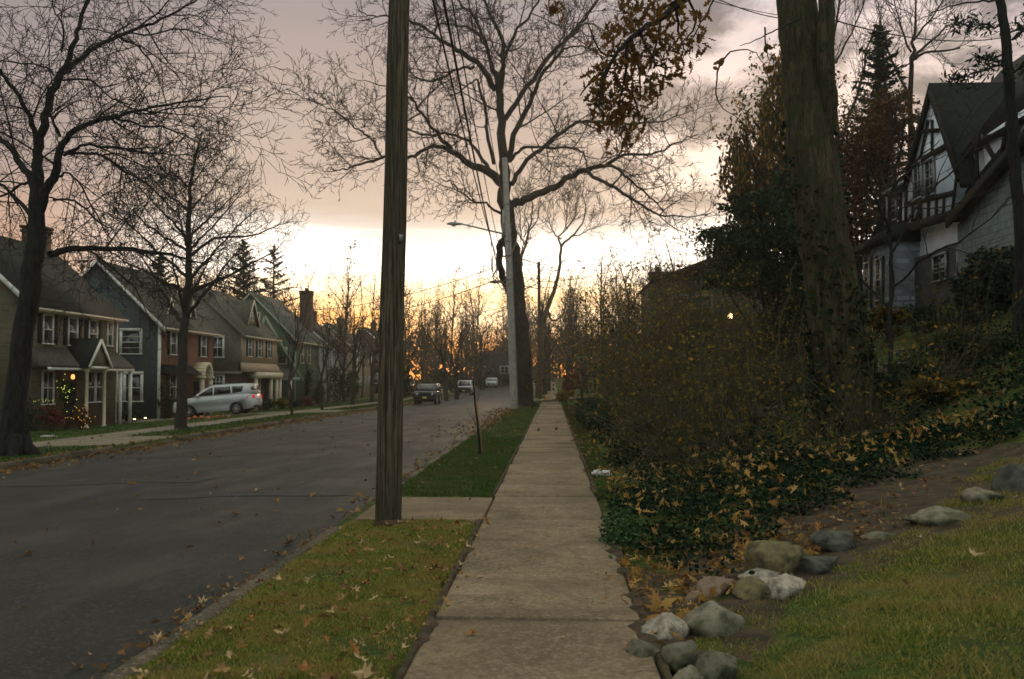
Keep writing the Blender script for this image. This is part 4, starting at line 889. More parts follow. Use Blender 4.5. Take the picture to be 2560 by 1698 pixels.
# pent roof between the storeys
mb = MB(); mb.prism([(XF-.02, 46.7, 3.25), (XF+1.05, 46.7, 2.35), (XF+1.1, 46.7, 2.22), (XF-.02, 46.7, 2.22)], (0, 9.4, 0)); mb.build('pent_roof', MAT['roof'], hA)
mb = MB(); mb.box(XF+.9, XF+1.08, 46.65, 56.15, 2.08, 2.215)
for yy in (54.6, 55.9): mb.box(XF+.86, XF+1.02, yy-.09, yy+.09, ZB, 2.08)
mb.build('pent_trim', MAT['white'], hA)
po = MB(); po.prism([(XF+.9, 49.75, 2.30), (XF+.9, 51.95, 2.30), (XF+.9, 50.85, 3.55)], (.55, 0, 0)); po.build('portico_gable', MAT['stone'], hA)
pr_ = MB()
for ya, yb in ((49.55, 50.85), (52.15, 50.85)): pr_.obox((XF+1.56, ya, 2.22), (XF+1.56, yb, 3.66), .06, .17, (0, 0, 1))
pr_.box(XF+.85, XF+1.5, 49.7, 52.0, 2.16, 2.298); pr_.build('portico_trim', MAT['white'], hA)
pr2 = MB()
for ya, yb in ((49.5, 50.85), (52.2, 50.85)): pr2.obox((XF+.78, ya, 2.24), (XF+.78, yb, 3.74), 1.5, .08, (0, 0, 1))
pr2.build('portico_roof', MAT['roofd'], hA)
for yy in (49.85, 51.85): MB().lathe([(.14, 0), (.14, .12), (.09, .18), (.08, 2.9), (.15, 2.98), (.15, 3.09)], (XF+1.3, yy, ZB+.02), 14).build('column', MAT['cream'], hA, smooth=True)
door(hA, (XF, 'E'), 50.85, ZB+.3)
MB().lathe([(.0, -.12), (.08, -.1), (.1, 0), (.07, .12), (0, .14)], (XF+.35, 50.3, 1.75), 10).build('porch_lamp', emitmat('dim_porch_lamp', (1., .45, .12), 1.6), hA)
for yc in (48.3, 50.85, 53.15): winpart(hA, (XF, 'E'), yc, 3.42, 4.78, .85, shutters='dark')
winpart(hA, (XF, 'E'), 55.2, 3.55, 4.78, .5)
winpart(hA, (XF, 'E'), 48.4, .42, 2.0, .95, mull=(2, 2)); winpart(hA, (XF, 'E'), 53.0, .42, 2.0, .75); winpart(hA, (XF, 'E'), 54.0, .42, 2.0, .75)
winpart(hA, (46.6, 'S'), -27.2, 3.4, 4.8, .95)
# House B: blue-grey shingled side, brick front
xb = -25.2
hB = thing('brick_house', 'brick fronted house with blue grey shingled side wall behind the round tree', 'house', (xb-4, 68, ZB))
p, o = gable_body(xb-DP, xb-.12, 63.0, 73.0, ZB-.3, 5.3, 9.15); MB().prism(p, o).build('wall', MAT['shblue'], hB)
MB().box(xb-.118, xb, 63.0, 73.0, ZB-.3, 5.15).build('brick_front', MAT['brick'], hB)
mb = MB(); roof_slabs(mb, xb-DP, xb, 63, 73, 5.25, 9.15); rf = mb.build('roof', MAT['roof'], hB); rf['_w'] = list(hB['_w'])
mb = MB(); rakes(mb, xb-DP, xb, 63, 5.25, 9.15); mb.box(xb-.14, xb+.02, 62.97, 63.12, ZB, 5.1); mb.build('trim', MAT['white'], hB)
gutter(hB, xb+.42, 62.8, 73.2, 4.85)
def dormer(parent, rf, xf, yc, w, zb, zt, xback, wall, roofm, win=True):
    MB().prism([(xf, yc-w/2, zb), (xf, yc+w/2, zb), (xf, yc, zt)], (xback-xf, 0, 0)).build('dormer', MAT[wall], parent)
    q = MB()
    for ya in (yc-w/2-.18, yc+w/2+.18): q.obox(((xf+xback)/2+.1, ya, zb-.18), ((xf+xback)/2+.1, yc, zt+.06), abs(xback-xf)+.3, .09, (0, 0, 1))
    q.build('dormer_roof', MAT[roofm], parent)
    q = MB()
    for ya in (yc-w/2-.16, yc+w/2+.16): q.obox((xf+.27, ya, zb-.10), (xf+.27, yc, zt+.04), .03, .16, (0, 0, 1))
    q.build('dormer_trim', MAT['cream'], parent)
    if win: winpart(parent, (xf+.01, 'E'), yc, zb+.35, zb+1.0, .4, frame=.06)
dormer(hB, None, xb-.9, 66.4, 1.5, 5.6, 7.2, xb-3, 'shblue', 'roof', False); dormer(hB, None, xb-.9, 70.6, 1.5, 5.6, 7.2, xb-3, 'shblue', 'roof', False)
winpart(hB, (63.0, 'S'), -27.1, 3.3, 4.75, 1.15, frame=.16, mull=(1, 4)); winpart(hB, (63.0, 'S'), -26.9, .25, 1.95, .95, frame=.17); winpart(hB, (63.0, 'S'), -28.3, .25, 1.95, .7, frame=.17)
for yc in (65.2, 70.9): winpart(hB, (xb, 'E'), yc, 3.3, 4.75, .9, shutters='dark')
winpart(hB, (xb, 'E'), 65.2, .4, 1.9, .9, shutters='dark')
door(hB, (xb, 'E'), 69.6, ZB+.35)
mb = MB(); arch = []
for r in (.95, .68):
    arch.append([(xb+.9, 69.6+cos(a)*r, 1.85+sin(a)*r*1.05) for a in np.linspace(0, pi, 13)])
for i in range(12): mb.prism([arch[0][i], arch[0][i+1], arch[1][i+1], arch[1][i]], (-.85, 0, 0))
mb.box(xb+.05, xb+.95, 68.55, 68.95, 1.70, 1.848); mb.box(xb+.05, xb+.95, 70.25, 70.65, 1.70, 1.848); mb.build('arched_portico', MAT['cream'], hB)
for yy in (68.75, 70.45): MB().box(xb+.6, xb+.85, yy-.13, yy+.13, ZB, 1.698).build('column', MAT['cream'], hB)
mb = MB(); mb.prism([(xb+.01, 63.1, 2.6), (xb+.85, 63.1, 2.05), (xb+.85, 63.1, 1.93), (xb+.01, 63.1, 1.93)], (0, 5.2, 0)); mb.build('pent_roof', MAT['roofd'], hB)
# House C: tan shingled with gabled dormer and flared upper storey
hC = thing('shingled_house', 'tan shingled house with a small gabled dormer behind the white car', 'house', (XF-4, 84, ZB))
Y0, Y1 = 79., 89.; p, o = gable_body(XB, XF, Y0, Y1, 2.3, 5.45, 9.1); MB().prism(p, o).build('upper_wall', MAT['shgrey'], hC)
MB().box(XF+.002, XF+.12, Y0, Y1, 3.0, 5.25).build('front_shingles', MAT['shtan'], hC)
MB().box(XB+.1, XF-.25, Y0+.15, Y1-.1, ZB-.3, 2.3).build('lower_wall', MAT['darkbrick'], hC)
MB().prism([(XF+.12, Y0, 3.0), (XF+.62, Y0, 2.25), (XF-.2, Y0, 2.25), (XF-.2, Y0, 3.0)], (0, Y1-Y0, 0)).build('flared_skirt', MAT['shtan'], hC)
mb = MB(); roof_slabs(mb, XB, XF, Y0, Y1, 5.45, 9.1); mb.build('roof', MAT['roof'], hC)
mb = MB(); rakes(mb, XB, XF, Y0, 5.45, 9.1, w=.12); mb.box(XB, XF+.1, Y0-.06, Y0-.005, 2.05, 2.28); mb.build('trim', MAT['shgrey'], hC)
gutter(hC, XF+.42, Y0-.2, Y1+.2, 5.05)
dormer(hC, None, XF-.7, 83.9, 3.0, 6.35, 8.35, XF-4, 'shtan', 'roof', True)
mb = MB(); mb.box(XF-.2, XF+.75, Y0+2.3, Y1-.1, 1.75, 2.24)
for yy in (Y0+2.5, 85.9, 87.6, Y1-.3): mb.box(XF+.35, XF+.62, yy-.15, yy+.15, ZB, 1.748)
mb.build('porch', MAT['cream'], hC)
winpart(hC, (Y0, 'S'), -26.9, 3.45, 5.0, .8, frame=.15, mull=(2, 2)); winpart(hC, (Y0+.15, 'S'), -26.9, 1.0, 1.9, .8, frame=.17, mull=(3, 2))
for yc in (80.9, 83.6, 86.4): winpart(hC, (XF+.12, 'E'), yc, 3.55, 5.0, .8, shutters='dark')
winpart(hC, (XF-.25, 'E'), 84.4, .2, 1.7, 1.3, mull=(2, 1)); door(hC, (XF-.25, 'E'), 87.0, ZB+.3)
# House D: green clapboard with front cross gable
hD = thing('green_house', 'green clapboard gabled house with brick chimney', 'house', (XF-4, 101, ZB))
Y0, Y1 = 96., 106.; p, o = gable_body(XB-.6, XF, Y0, Y1, ZB-.3, 5.6, 10.0); MB().prism(p, o).build('wall', MAT['shgreen'], hD)
mb = MB(); roof_slabs(mb, XB-.6, XF, Y0, Y1, 5.6, 10.0); rf = mb.build('roof', MAT['roofg'], hD); rf['_w'] = list(hD['_w'])
chimney(rf, -27.2, -26.0, 106.0, 107.2, ZB, 11.2)
mb = MB(); rakes(mb, XB-.6, XF, Y0, 5.6, 10.0, w=.22); corner(mb, XF, Y0+.02, ZB, 5.4); mb.box(XB-.4, XF+.8, Y0-1.5, Y0-1.35, 1.55, 1.85); mb.build('trim', MAT['trimgreen'], hD)
MB().prism([(XF-3.4, Y0-.02, 5.0), (XF+.05, Y0-.02, 3.4), (XF-3.2, Y0-.02, 7.6)], (0, -.5, 0)).build('cross_gable', MAT['shgreen'], hD)
mb = MB()
for a, b in (((XF-3.6, 4.7), (XF-2.9, 7.8)), ((XF+.9, 1.5), (XF-2.9, 7.8))): mb.obox((a[0], Y0-.55, a[1]), (b[0], Y0-.55, b[1]), .12, .2, (0, 0, 1) if abs(b[0]-a[0]) > 1 else (1, 0, 0))
mb.build('gable_trim', MAT['trimgreen'], hD)
mb = MB(); mb.prism([(XB-.6, Y0-.02, 2.9), (XB-.6, Y0-1.6, 1.9), (XB-.6, Y0-1.6, 1.86), (XB-.6, Y0-.02, 1.86)], (8.6, 0, 0)); mb.build('porch_roof', MAT['roofg'], hD)
mb = MB()
for xx in (-31.5, -28.2, XF-.1): mb.box(xx-.12, xx+.12, Y0-1.5, Y0-1.28, ZB, 1.548)
mb.build('porch_post', MAT['cream'], hD)
for yc in (98.4, 101.2): winpart(hD, (XF, 'E'), yc, 3.3, 5.0, 1.1, mat='cream')
winpart(hD, (Y0, 'S'), -26.3, 3.2, 4.7, .8, mat='cream'); winpart(hD, (Y0, 'S'), -29., 7.0, 8.1, .8, mat='cream'); gutter(hD, XF+.42, Y0-.2, Y1+.2, 5.2)
# more houses farther along the left row, mostly behind trees
def plain_house(name, label, xf, y0, y1, zb, eave, ridge, wall, roofm, side=True, depth=8.5):
    h = thing(name, label, 'house', (xf-depth/2, (y0+y1)/2, zb)); p, o = gable_body(xf-depth, xf, y0, y1, zb-.4, eave, ridge); MB().prism(p, o).build('wall', MAT[wall], h)
    mb = MB(); roof_slabs(mb, xf-depth, xf, y0, y1, eave, ridge); rf = mb.build('roof', MAT[roofm], h); rf['_w'] = list(h['_w']); chimney(rf, xf-depth/2-.4, xf-depth/2+.4, y1-1.6, y1-.5, ridge-1, ridge+1.3)
    mb = MB(); rakes(mb, xf-depth, xf, y0, eave, ridge); corner(mb, xf, y0+.02, zb, eave-.3); mb.build('trim', MAT['white'], h)
    for xx in (xf-depth*.28, xf-depth*.72):
        for z in (zb+1.1, zb+4.0): winpart(h, (y0, 'S'), xx, z, z+1.4, .9)
    for k in range(3):
        for z in (zb+1.1, zb+4.0): winpart(h, (xf, 'E'), y0+(y1-y0)*(k+.5)/3, z, z+1.4, .9)
    return h
plain_house('white_house', 'white clapboard house half hidden behind the evergreen shrubs', -25.4, 114, 123, -.8, 5.3, 8.8, 'shwhite', 'roofd')
plain_house('tan_house', 'tan house hidden behind the row of bare trees', -25.8, 131, 141, -.5, 5.4, 9.0, 'shtan', 'roof')
plain_house('brown_house', 'brown brick house far along the left side', -24.5, 150, 160, 0, 6, 9.5, 'darkbrick', 'roofd')
hW = thing('grey_bungalow', 'small dark house end with a bright white double window at the street end', 'house', (-9, 186, .9))
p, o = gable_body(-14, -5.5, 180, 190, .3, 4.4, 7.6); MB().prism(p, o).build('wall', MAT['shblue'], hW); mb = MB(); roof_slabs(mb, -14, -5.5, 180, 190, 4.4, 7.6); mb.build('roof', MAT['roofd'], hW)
winpart(hW, (180, 'S'), -9.05, 2.85, 3.95, .62, frame=.17); winpart(hW, (180, 'S'), -8.25, 2.85, 3.95, .62, frame=.17); winpart(hW, (180, 'S'), -12.6, 2.3, 3.9, .8, frame=.17)

# House at the right: half-timbered gables, front faces the street (-x)
XW = 12.5
hT = thing('tudor_house', 'white half timbered house with a steep front gable high on the right', 'house', (16, 34, 3.5))
def Pw(px, py, X=XW):
    d = ray(px, py); t = X/d[0]; return (X, d[1]*t, EYE+d[2]*t)
def wall_poly(mb, pix, X, th): 
    pts = [Pw(x, y, X) for x, y in pix]; mb.prism(pts, (th, 0, 0)); return pts
mb = MB(); gab = wall_poly(mb, [(2262, 572), (2378, 538), (2392, 440), (2322, 232), (2266, 440)], XW, 4.5); mb.build('gable_wall', MAT['stucco'], hT)
gy = [p[1] for p in gab]
mb = MB()                                                           # timbers on the steep gable
def tim(a, b, w=.11, X=XW-.05, u=(1, 0, 0)):
    A, B = Pw(*a, X), Pw(*b, X); mb.obox(A, B, w, .07, (-1, 0, 0))
tim((2262, 572), (2380, 537), .3); tim((2262, 512), (2386, 482), .16); tim((2268, 420), (2376, 360), .2); tim((2284, 330), (2346, 326), .14)
for a, b in (((2280, 565), (2281, 516)), ((2300, 560), (2301, 510)), ((2320, 553), (2321, 505)), ((2340, 548), (2341, 498)), ((2358, 543), (2360, 492)), ((2330, 405), (2330, 300)), ((2300, 400), (2320, 300)), ((2286, 560), (2300, 515)), ((2263, 572), (2266, 440)), ((2379, 538), (2391, 445))): tim(a, b, .085)
for a, b in (((2262, 450), (2322, 226)), ((2397, 450), (2322, 226))): tim(a, b, .16, XW-.18)
mb.build('timber', MAT['timber'], hT)
def wwin(x0, x1, y0, y1, X, mull=(2, 4)):
    a = Pw(x0, (y0+y1)/2, X); b = Pw(x1, (y0+y1)/2, X); m = Pw((x0+x1)/2, y0, X); m2 = Pw((x0+x1)/2, y1, X)
    yc = (a[1]+b[1])/2; winpart(hT, (X-.02, 'W'), yc, m2[2], m[2], abs(a[1]-b[1]), frame=.07, mull=mull, mat='galv')
wwin(2289, 2307, 410, 496, XW); wwin(2318, 2338, 402, 488, XW)
# steep gable roof and main roof behind it (ridge along x for the gable, along y for the main body)
pk = Pw(2322, 224, XW-.16); l = Pw(2255, 480, XW-.16); r = Pw(2401, 470, XW-.16)
mb = MB()
for q in (l, r): mb.prism([pk, q, (q[0], q[1], q[2]+.16), (pk[0], pk[1], pk[2]+.22)], (6.5, 0, 0))
mb.build('gable_roof', MAT['roofd'], hT)
mb = MB(); ylo, yhi = 13.5, 37.9; zE = 8.8
mb.box(XW+.5, XW+8.5, ylo, yhi-.2, 3.0, zE); mb.build('wall', MAT['stucco'], hT)
mb = MB(); mb.prism([(XW+.1, yhi+.2, zE-.25), (XW+4.6, yhi+.2, 13.4), (XW+9, yhi+.2, zE-.25)], (0, ylo-yhi-.4, 0)); mb.build('roof', MAT['roofd'], hT)
gutter(hT, XW+.12, gy[0]+.1, yhi+.2, zE-.2, -1, 'galv')
wwin(2222, 2244, 480, 552, XW+.5, (1, 3))
mb = MB(); A = XW+.46                                                # timbers on the narrow bay left of the gable
for a, b in (((2208, 565), (2212, 478)), ((2250, 562), (2252, 462)), ((2206, 470), (2262, 448)), ((2206, 565), (2262, 556))): mb.obox(Pw(*a, A), Pw(*b, A), .16, .07, (-1, 0, 0))
mb.build('timber', MAT['timber'], hT)
# lower wing
XQ = 12.0; y0q = Pw(2228, 600, XQ)[1]; y1q = 38.9
mb = MB(); mb.box(XQ, XQ+5, y0q, y1q, 2.9, 6.6); mb.build('lower_wall', MAT['mottle'], hT)
mb = MB(); mb.prism([(XQ-.35, y0q-.1, 6.5), (XQ-.35, y0q-.1, 6.68), (XQ+1, y0q-.1, 7.5), (XQ+5, y0q-.1, 7.5), (XQ+5, y0q-.1, 6.5)], (0, y1q+.4-y0q, 0)); mb.build('wing_roof', MAT['roofd'], hT)
mb = MB()
for px in (2152, 2163, 2178, 2192, 2208, 2226): mb.obox(Pw(px, 640, XQ-.04), Pw(px, 770, XQ-.04), .12, .06, (-1, 0, 0))
mb.build('timber', MAT['timber'], hT)
wwin(2166, 2176, 660, 750, XQ-.01, (1, 3)); wwin(2195, 2206, 650, 750, XQ-.01, (1, 3))
# right part: entry gable with shingled wall, dark lower storey
mb = MB(); ya = gy[0]; mb.box(XW+.3, XW+3, ylo, gy[1]+4.1, 2.6, 5.9); mb.build('lower_wall', MAT['stonedark'], hT)
eA = Pw(2384, 556, XW-.25); eP = Pw(2650, 268, XW-.25); eB = (eA[0], 2*eP[1]-eA[1], eA[2])
mb = MB(); mb.prism([(XW-.2, eA[1]-.15, 2.6), (XW-.2, eA[1]-.15, eA[2]-.1), (XW-.2, eP[1], eP[2]-.15), (XW-.2, eB[1]+.15, eB[2]-.1), (XW-.2, eB[1]+.15, 2.6)], (2.2, 0, 0)); mb.build('entry_gable_wall', MAT['shtudor'], hT)
mb = MB()
for q in (eA, eB): mb.prism([(XW-.45, eP[1], eP[2]), (XW-.45, q[1], q[2]), (XW-.45, q[1], q[2]+.2), (XW-.45, eP[1], eP[2]+.26)], (4.5, 0, 0))
mb.build('entry_roof', MAT['roofd'], hT)
mb = MB(); wall_poly(mb, [(2395, 500), (2400, 556), (2470, 470), (2455, 345), (2520, 300), (2600, 245), (2600, 320), (2520, 390)], XW+.32, .15); mb.build('half_timber_panel', MAT['stucco'], hT)
mb = MB()
for q in (eA, eB): mb.obox((XW-.48, q[1], q[2]-.05), (XW-.48, eP[1], eP[2]-.02), .06, .3, (0, 0, 1))
mb.build('entry_rake', MAT['dark'], hT)
mb = MB()
for a, b in (((2440, 350), (2446, 480)), ((2452, 340), (2500, 420)), ((2460, 345), (2530, 330)), ((2520, 300), (2500, 400)), ((2420, 500), (2480, 460))): mb.obox(Pw(*a, XW+.28), Pw(*b, XW+.28), .14, .06, (-1, 0, 0))
mb.build('timber', MAT['timber'], hT)
wwin(2338, 2368, 640, 700, XW+.28, (2, 3)); wwin(2400, 2425, 620, 680, XW+.28, (2, 3))
# House mid right: tan stucco, dark timbered gable, lit lamp
hR = thing('stucco_house', 'tan stucco house with a lit lamp half hidden in the shrubbery on the right', 'house', (13, 63, 2.0))
x0, x1 = P(1640, 800, 60)[0], P(1960, 800, 60)[0]; ze = P(1700, 700, 60)[2]
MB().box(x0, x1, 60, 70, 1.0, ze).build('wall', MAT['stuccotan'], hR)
mb = MB(); mb.prism([(x0-.3, 59.8, ze+.0), (x0+.6, 59.8, ze+.5), (x0+1.6, 59.8, ze+.55), P(1768, 706, 59.8), P(1836, 622, 59.8), (x1+.4, 59.8, ze-.1)], (0, 10.5, 0)); rf = mb.build('roof', MAT['roofd'], hR)
rf['_w'] = list(hR['_w']); q = P(1645, 680, 61); chimney(rf, q[0]-.45, q[0]+.45, 61, 62, ze, q[2])
mb = MB(); a = P(1775, 826, 59.0); b = P(1826, 770, 59.0); c = P(1878, 826, 59.0); mb.obox(a, b, .5, .22, (0, 0, 1)); mb.obox(c, b, .5, .22, (0, 0, 1)); mb.build('porch_gable_trim', MAT['timber'], hR)
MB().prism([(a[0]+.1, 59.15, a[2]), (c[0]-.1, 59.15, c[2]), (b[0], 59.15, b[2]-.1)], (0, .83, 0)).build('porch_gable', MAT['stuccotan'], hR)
mb = MB()
for px in (1725, 1742): q = P(px, 760, 59.97); mb.box(q[0]-.07, q[0]+.07, 59.93, 59.996, q[2]-1.0, q[2]+1.1)
mb.build('timber', MAT['timber'], hR)
for px in (1700, 1760, 1900): q = P(px, 770, 60); winpart(hR, (60, 'S'), q[0], q[2]-.7, q[2]+.7, .8, mat='galv')
q = P(1826, 790, 58.7); MB().lathe([(0, -.16), (.11, -.12), (.14, 0), (.11, .12), (0, .16)], q, 12).build('porch_lamp', MAT['lamp'], hR, smooth=True)
MB().tubes([([(q[0], q[1], q[2]+.14), (q[0], q[1]+.3, q[2]+.35)], [.02, .02])], 5).build('lamp_bracket', MAT['iron'], hR)
# pinpoint for lamp: a weak warm light from that same lamp
ll = bpy.data.lights.new('porch_lamp_light', 'POINT'); ll.energy = 14; ll.color = (1, .7, .4); ll.shadow_soft_size = .15; lo_ = bpy.data.objects.new('porch_lamp_light', ll); COL.objects.link(lo_); lo_.location = (q[0], q[1]-.35, q[2]-.1)

# stone steps, low walls on the right slope
def lowwall(label, pa, pb, Y, h, d, mat='concrete_l', name='low_wall', cat='garden wall'):
    a = P(*pa, Y); b = P(*pb, Y); t = MB(); n = 6; R = random.Random(int(Y*7))
    for i in range(n):
        xa = a[0]+(b[0]-a[0])*i/n+.006; xb_ = a[0]+(b[0]-a[0])*(i+1)/n-.006; z = a[2]+(b[2]-a[2])*i/n+R.uniform(-.02, .02)
        t.box(xa, xb_, Y, Y+d, z-h, z); t.box(xa-.002, xb_+.002, Y-.03, Y+d+.03, z+.001, z+.05)
    return solo(t, name, MAT[mat], label, cat, (a[0], Y, a[2]-h))
lowwall('upper long pale stone ledge on the dark slope below the tudor house', (2240, 878), (2425, 870), 27, .5, .5)
lowwall('lower pale stone ledge left of the grass slope', (2205, 913), (2345, 911), 24.5, .45, .5)
lowwall('pale stone step showing through the brambles, upper one', (1852, 1026), (1965, 1020), 24, .35, .5, name='stone_step', cat='step')
lowwall('pale stone step showing through the brambles, lower one', (1790, 1064), (1858, 1067), 20, .35, .45, name='stone_step', cat='step')
lowwall('highest grey stone ledge beside the far right lawn', (2460, 845), (2575, 820), 26, .6, .4)
lowwall('thin grey stone ledge at the far right under the dark bush', (2500, 813), (2590, 803), 30, .5, .4)
for (px, py), lab in (((2450, 814), 'left of the pair of small white lights by the dark bush'), ((2473, 812), 'right of the pair of small white lights by the dark bush')):
    q = P(px, py, 29); g = float(gz(q[0], 29))
    t = thing('garden_light', lab, 'garden light', (q[0], 29, min(g, q[2]-.1)))
    MB().obox((q[0]-.09, 29, q[2]-.03), (q[0]+.09, 29, q[2]+.03), .07, .06).build('lamp_head', MAT['white'], t); MB().tubes([([(q[0], 29.02, q[2]), (q[0], 29.02, q[2]-.6)], [.015]*2)], 5).build('post', MAT['iron'], t)
# iron railing by the side steps
rl = thing('iron_railing', 'black iron railing beside the green bank', 'railing', P(1456, 985, 50))
mb = MB(); rr = []
for k in range(8):
    px = 1456+k*10.5; a = P(px, 985+k*.5, 50+k*.35); b = P(px, 938+k*.8, 50+k*.35); mb.obox(a, b, .035, .035, (1, 0, 0)); rr.append((a, b))
mb.build('baluster', MAT['iron'], rl); mb = MB(); mb.obox(rr[0][1], rr[-1][1], .06, .06); mb.obox((rr[0][1][0], rr[0][1][1], rr[0][1][2]-.18), (rr[-1][1][0], rr[-1][1][1], rr[-1][1][2]-.18), .03, .03); mb.obox((rr[0][0][0], rr[0][0][1], rr[0][0][2]+.1), (rr[-1][0][0], rr[-1][0][1], rr[-1][0][2]+.1), .03, .03); mb.build('handrail', MAT['iron'], rl)
mb = MB()
for k in (0, 3): a, b = rr[k]; mb.obox((a[0], a[1], a[2]-.3), (b[0], b[1], b[2]+.06), .09, .09, (1, 0, 0)); mb.lathe([(0, .16), (.06, .12), (.07, .07), (.03, 0)], (b[0], b[1], b[2]+.04), 8)
mb.build('post', MAT['iron'], rl)
# ================================================================ CARS
def wheel(parent, x, y, r, w, side):
    t = MB().lathe([(r*.62, -w/2), (r*.93, -w/2), (r, -w*.36), (r, w*.36), (r*.93, w/2), (r*.62, w/2)], (x, y, r), 28, 'y').build('wheel', MAT['tyre'], parent, org=(0, 0, 0), smooth=True)
    q = MB(); yo = y+side*w*.42
    q.lathe([(r*.66, w*.45), (r*.60, w*.47), (r*.58, w*.30)], (x, y if side > 0 else y, r), 28, 'y') if side > 0 else q.lathe([(r*.66, -w*.45), (r*.60, -w*.47), (r*.58, -w*.30)], (x, y, r), 28, 'y')
    for k in range(7):
        a = k*2*pi/7; q.obox((x+cos(a)*r*.08, yo, r+sin(a)*r*.08), (x+cos(a)*r*.6, yo, r+sin(a)*r*.6), r*.13, w*.1, (0, 1, 0))
    q.lathe([(0, side*w*.48), (r*.14, side*w*.46), (r*.15, side*w*.3)], (x, y, r), 12, 'y'); q.build('rim', MAT['rim'], t, org=(0, 0, 0))
    d = MB().lathe([(0, side*w*.2), (r*.58, side*w*.2)], (x, y, r), 20, 'y').build('brake_disc', MAT['black'], t, org=(0, 0, 0))
def loft_car(parent, low, up, belt, Wd, paint, wheels, r, ww, tumble=.22, glass=None, wins=(), roofw=.62):
    "low: closed lower side outline (x,z) with arches; up: greenhouse outline from front belt point to rear belt point"
    def yw(z, s): return s*(Wd/2-max(0, z-belt)*tumble-(.06*max(0, .45-z)))
    def shell(mb, out, cham):
        n = len(out); A = np.array(out); c = A.mean(0)
        rings = []
        for s, k in ((-1, 1.), (-1, .985), (1, .985), (1, 1.)):
            pass
        V = []
        for s, inset, sc in ((-1, 0, .975), (-1, .05, 1.), (1, .05, 1.), (1, 0, .975)):
            for x, z in out:
                xx = c[0]+(x-c[0])*sc if sc < 1 else x; zz = c[1]+(z-c[1])*(sc if z > belt-.02 or z > .8 else 1) if sc < 1 else z
                V.append((xx, yw(z, s)-s*inset if inset else yw(z, s), zz))
        f = [list(range(n)), list(range(3*n, 4*n))[::-1]]
        for k in range(3): f += [[k*n+i, (k+1)*n+i, (k+1)*n+(i+1) % n, k*n+(i+1) % n] for i in range(n)]
        mb.add(V, f)
    mb = MB(); shell(mb, low, 1); shell(mb, up, 1); body = mb.build('body', paint, parent, org=(0, 0, 0))
    for s in (-1, 1):
        for wn in wins:
            q = MB(); pts = [(x, yw(z, s)+s*.004, z) for x, z in wn]; q.prism(pts, (0, -s*.02, 0)); q.build('side_window', MAT['carglass'], parent, org=(0, 0, 0))
    for x in wheels:
        for s in (-1, 1): wheel(parent, x, s*(Wd/2-ww/2+.01), r, ww, s)
    return yw
def arch(xc, r, z0, n=9):
    "points over a wheel arch going rearward (x decreasing)"
    return [(xc+cos(a)*r, z0+max(0, sin(a))*r) for a in np.linspace(0, pi, n)]
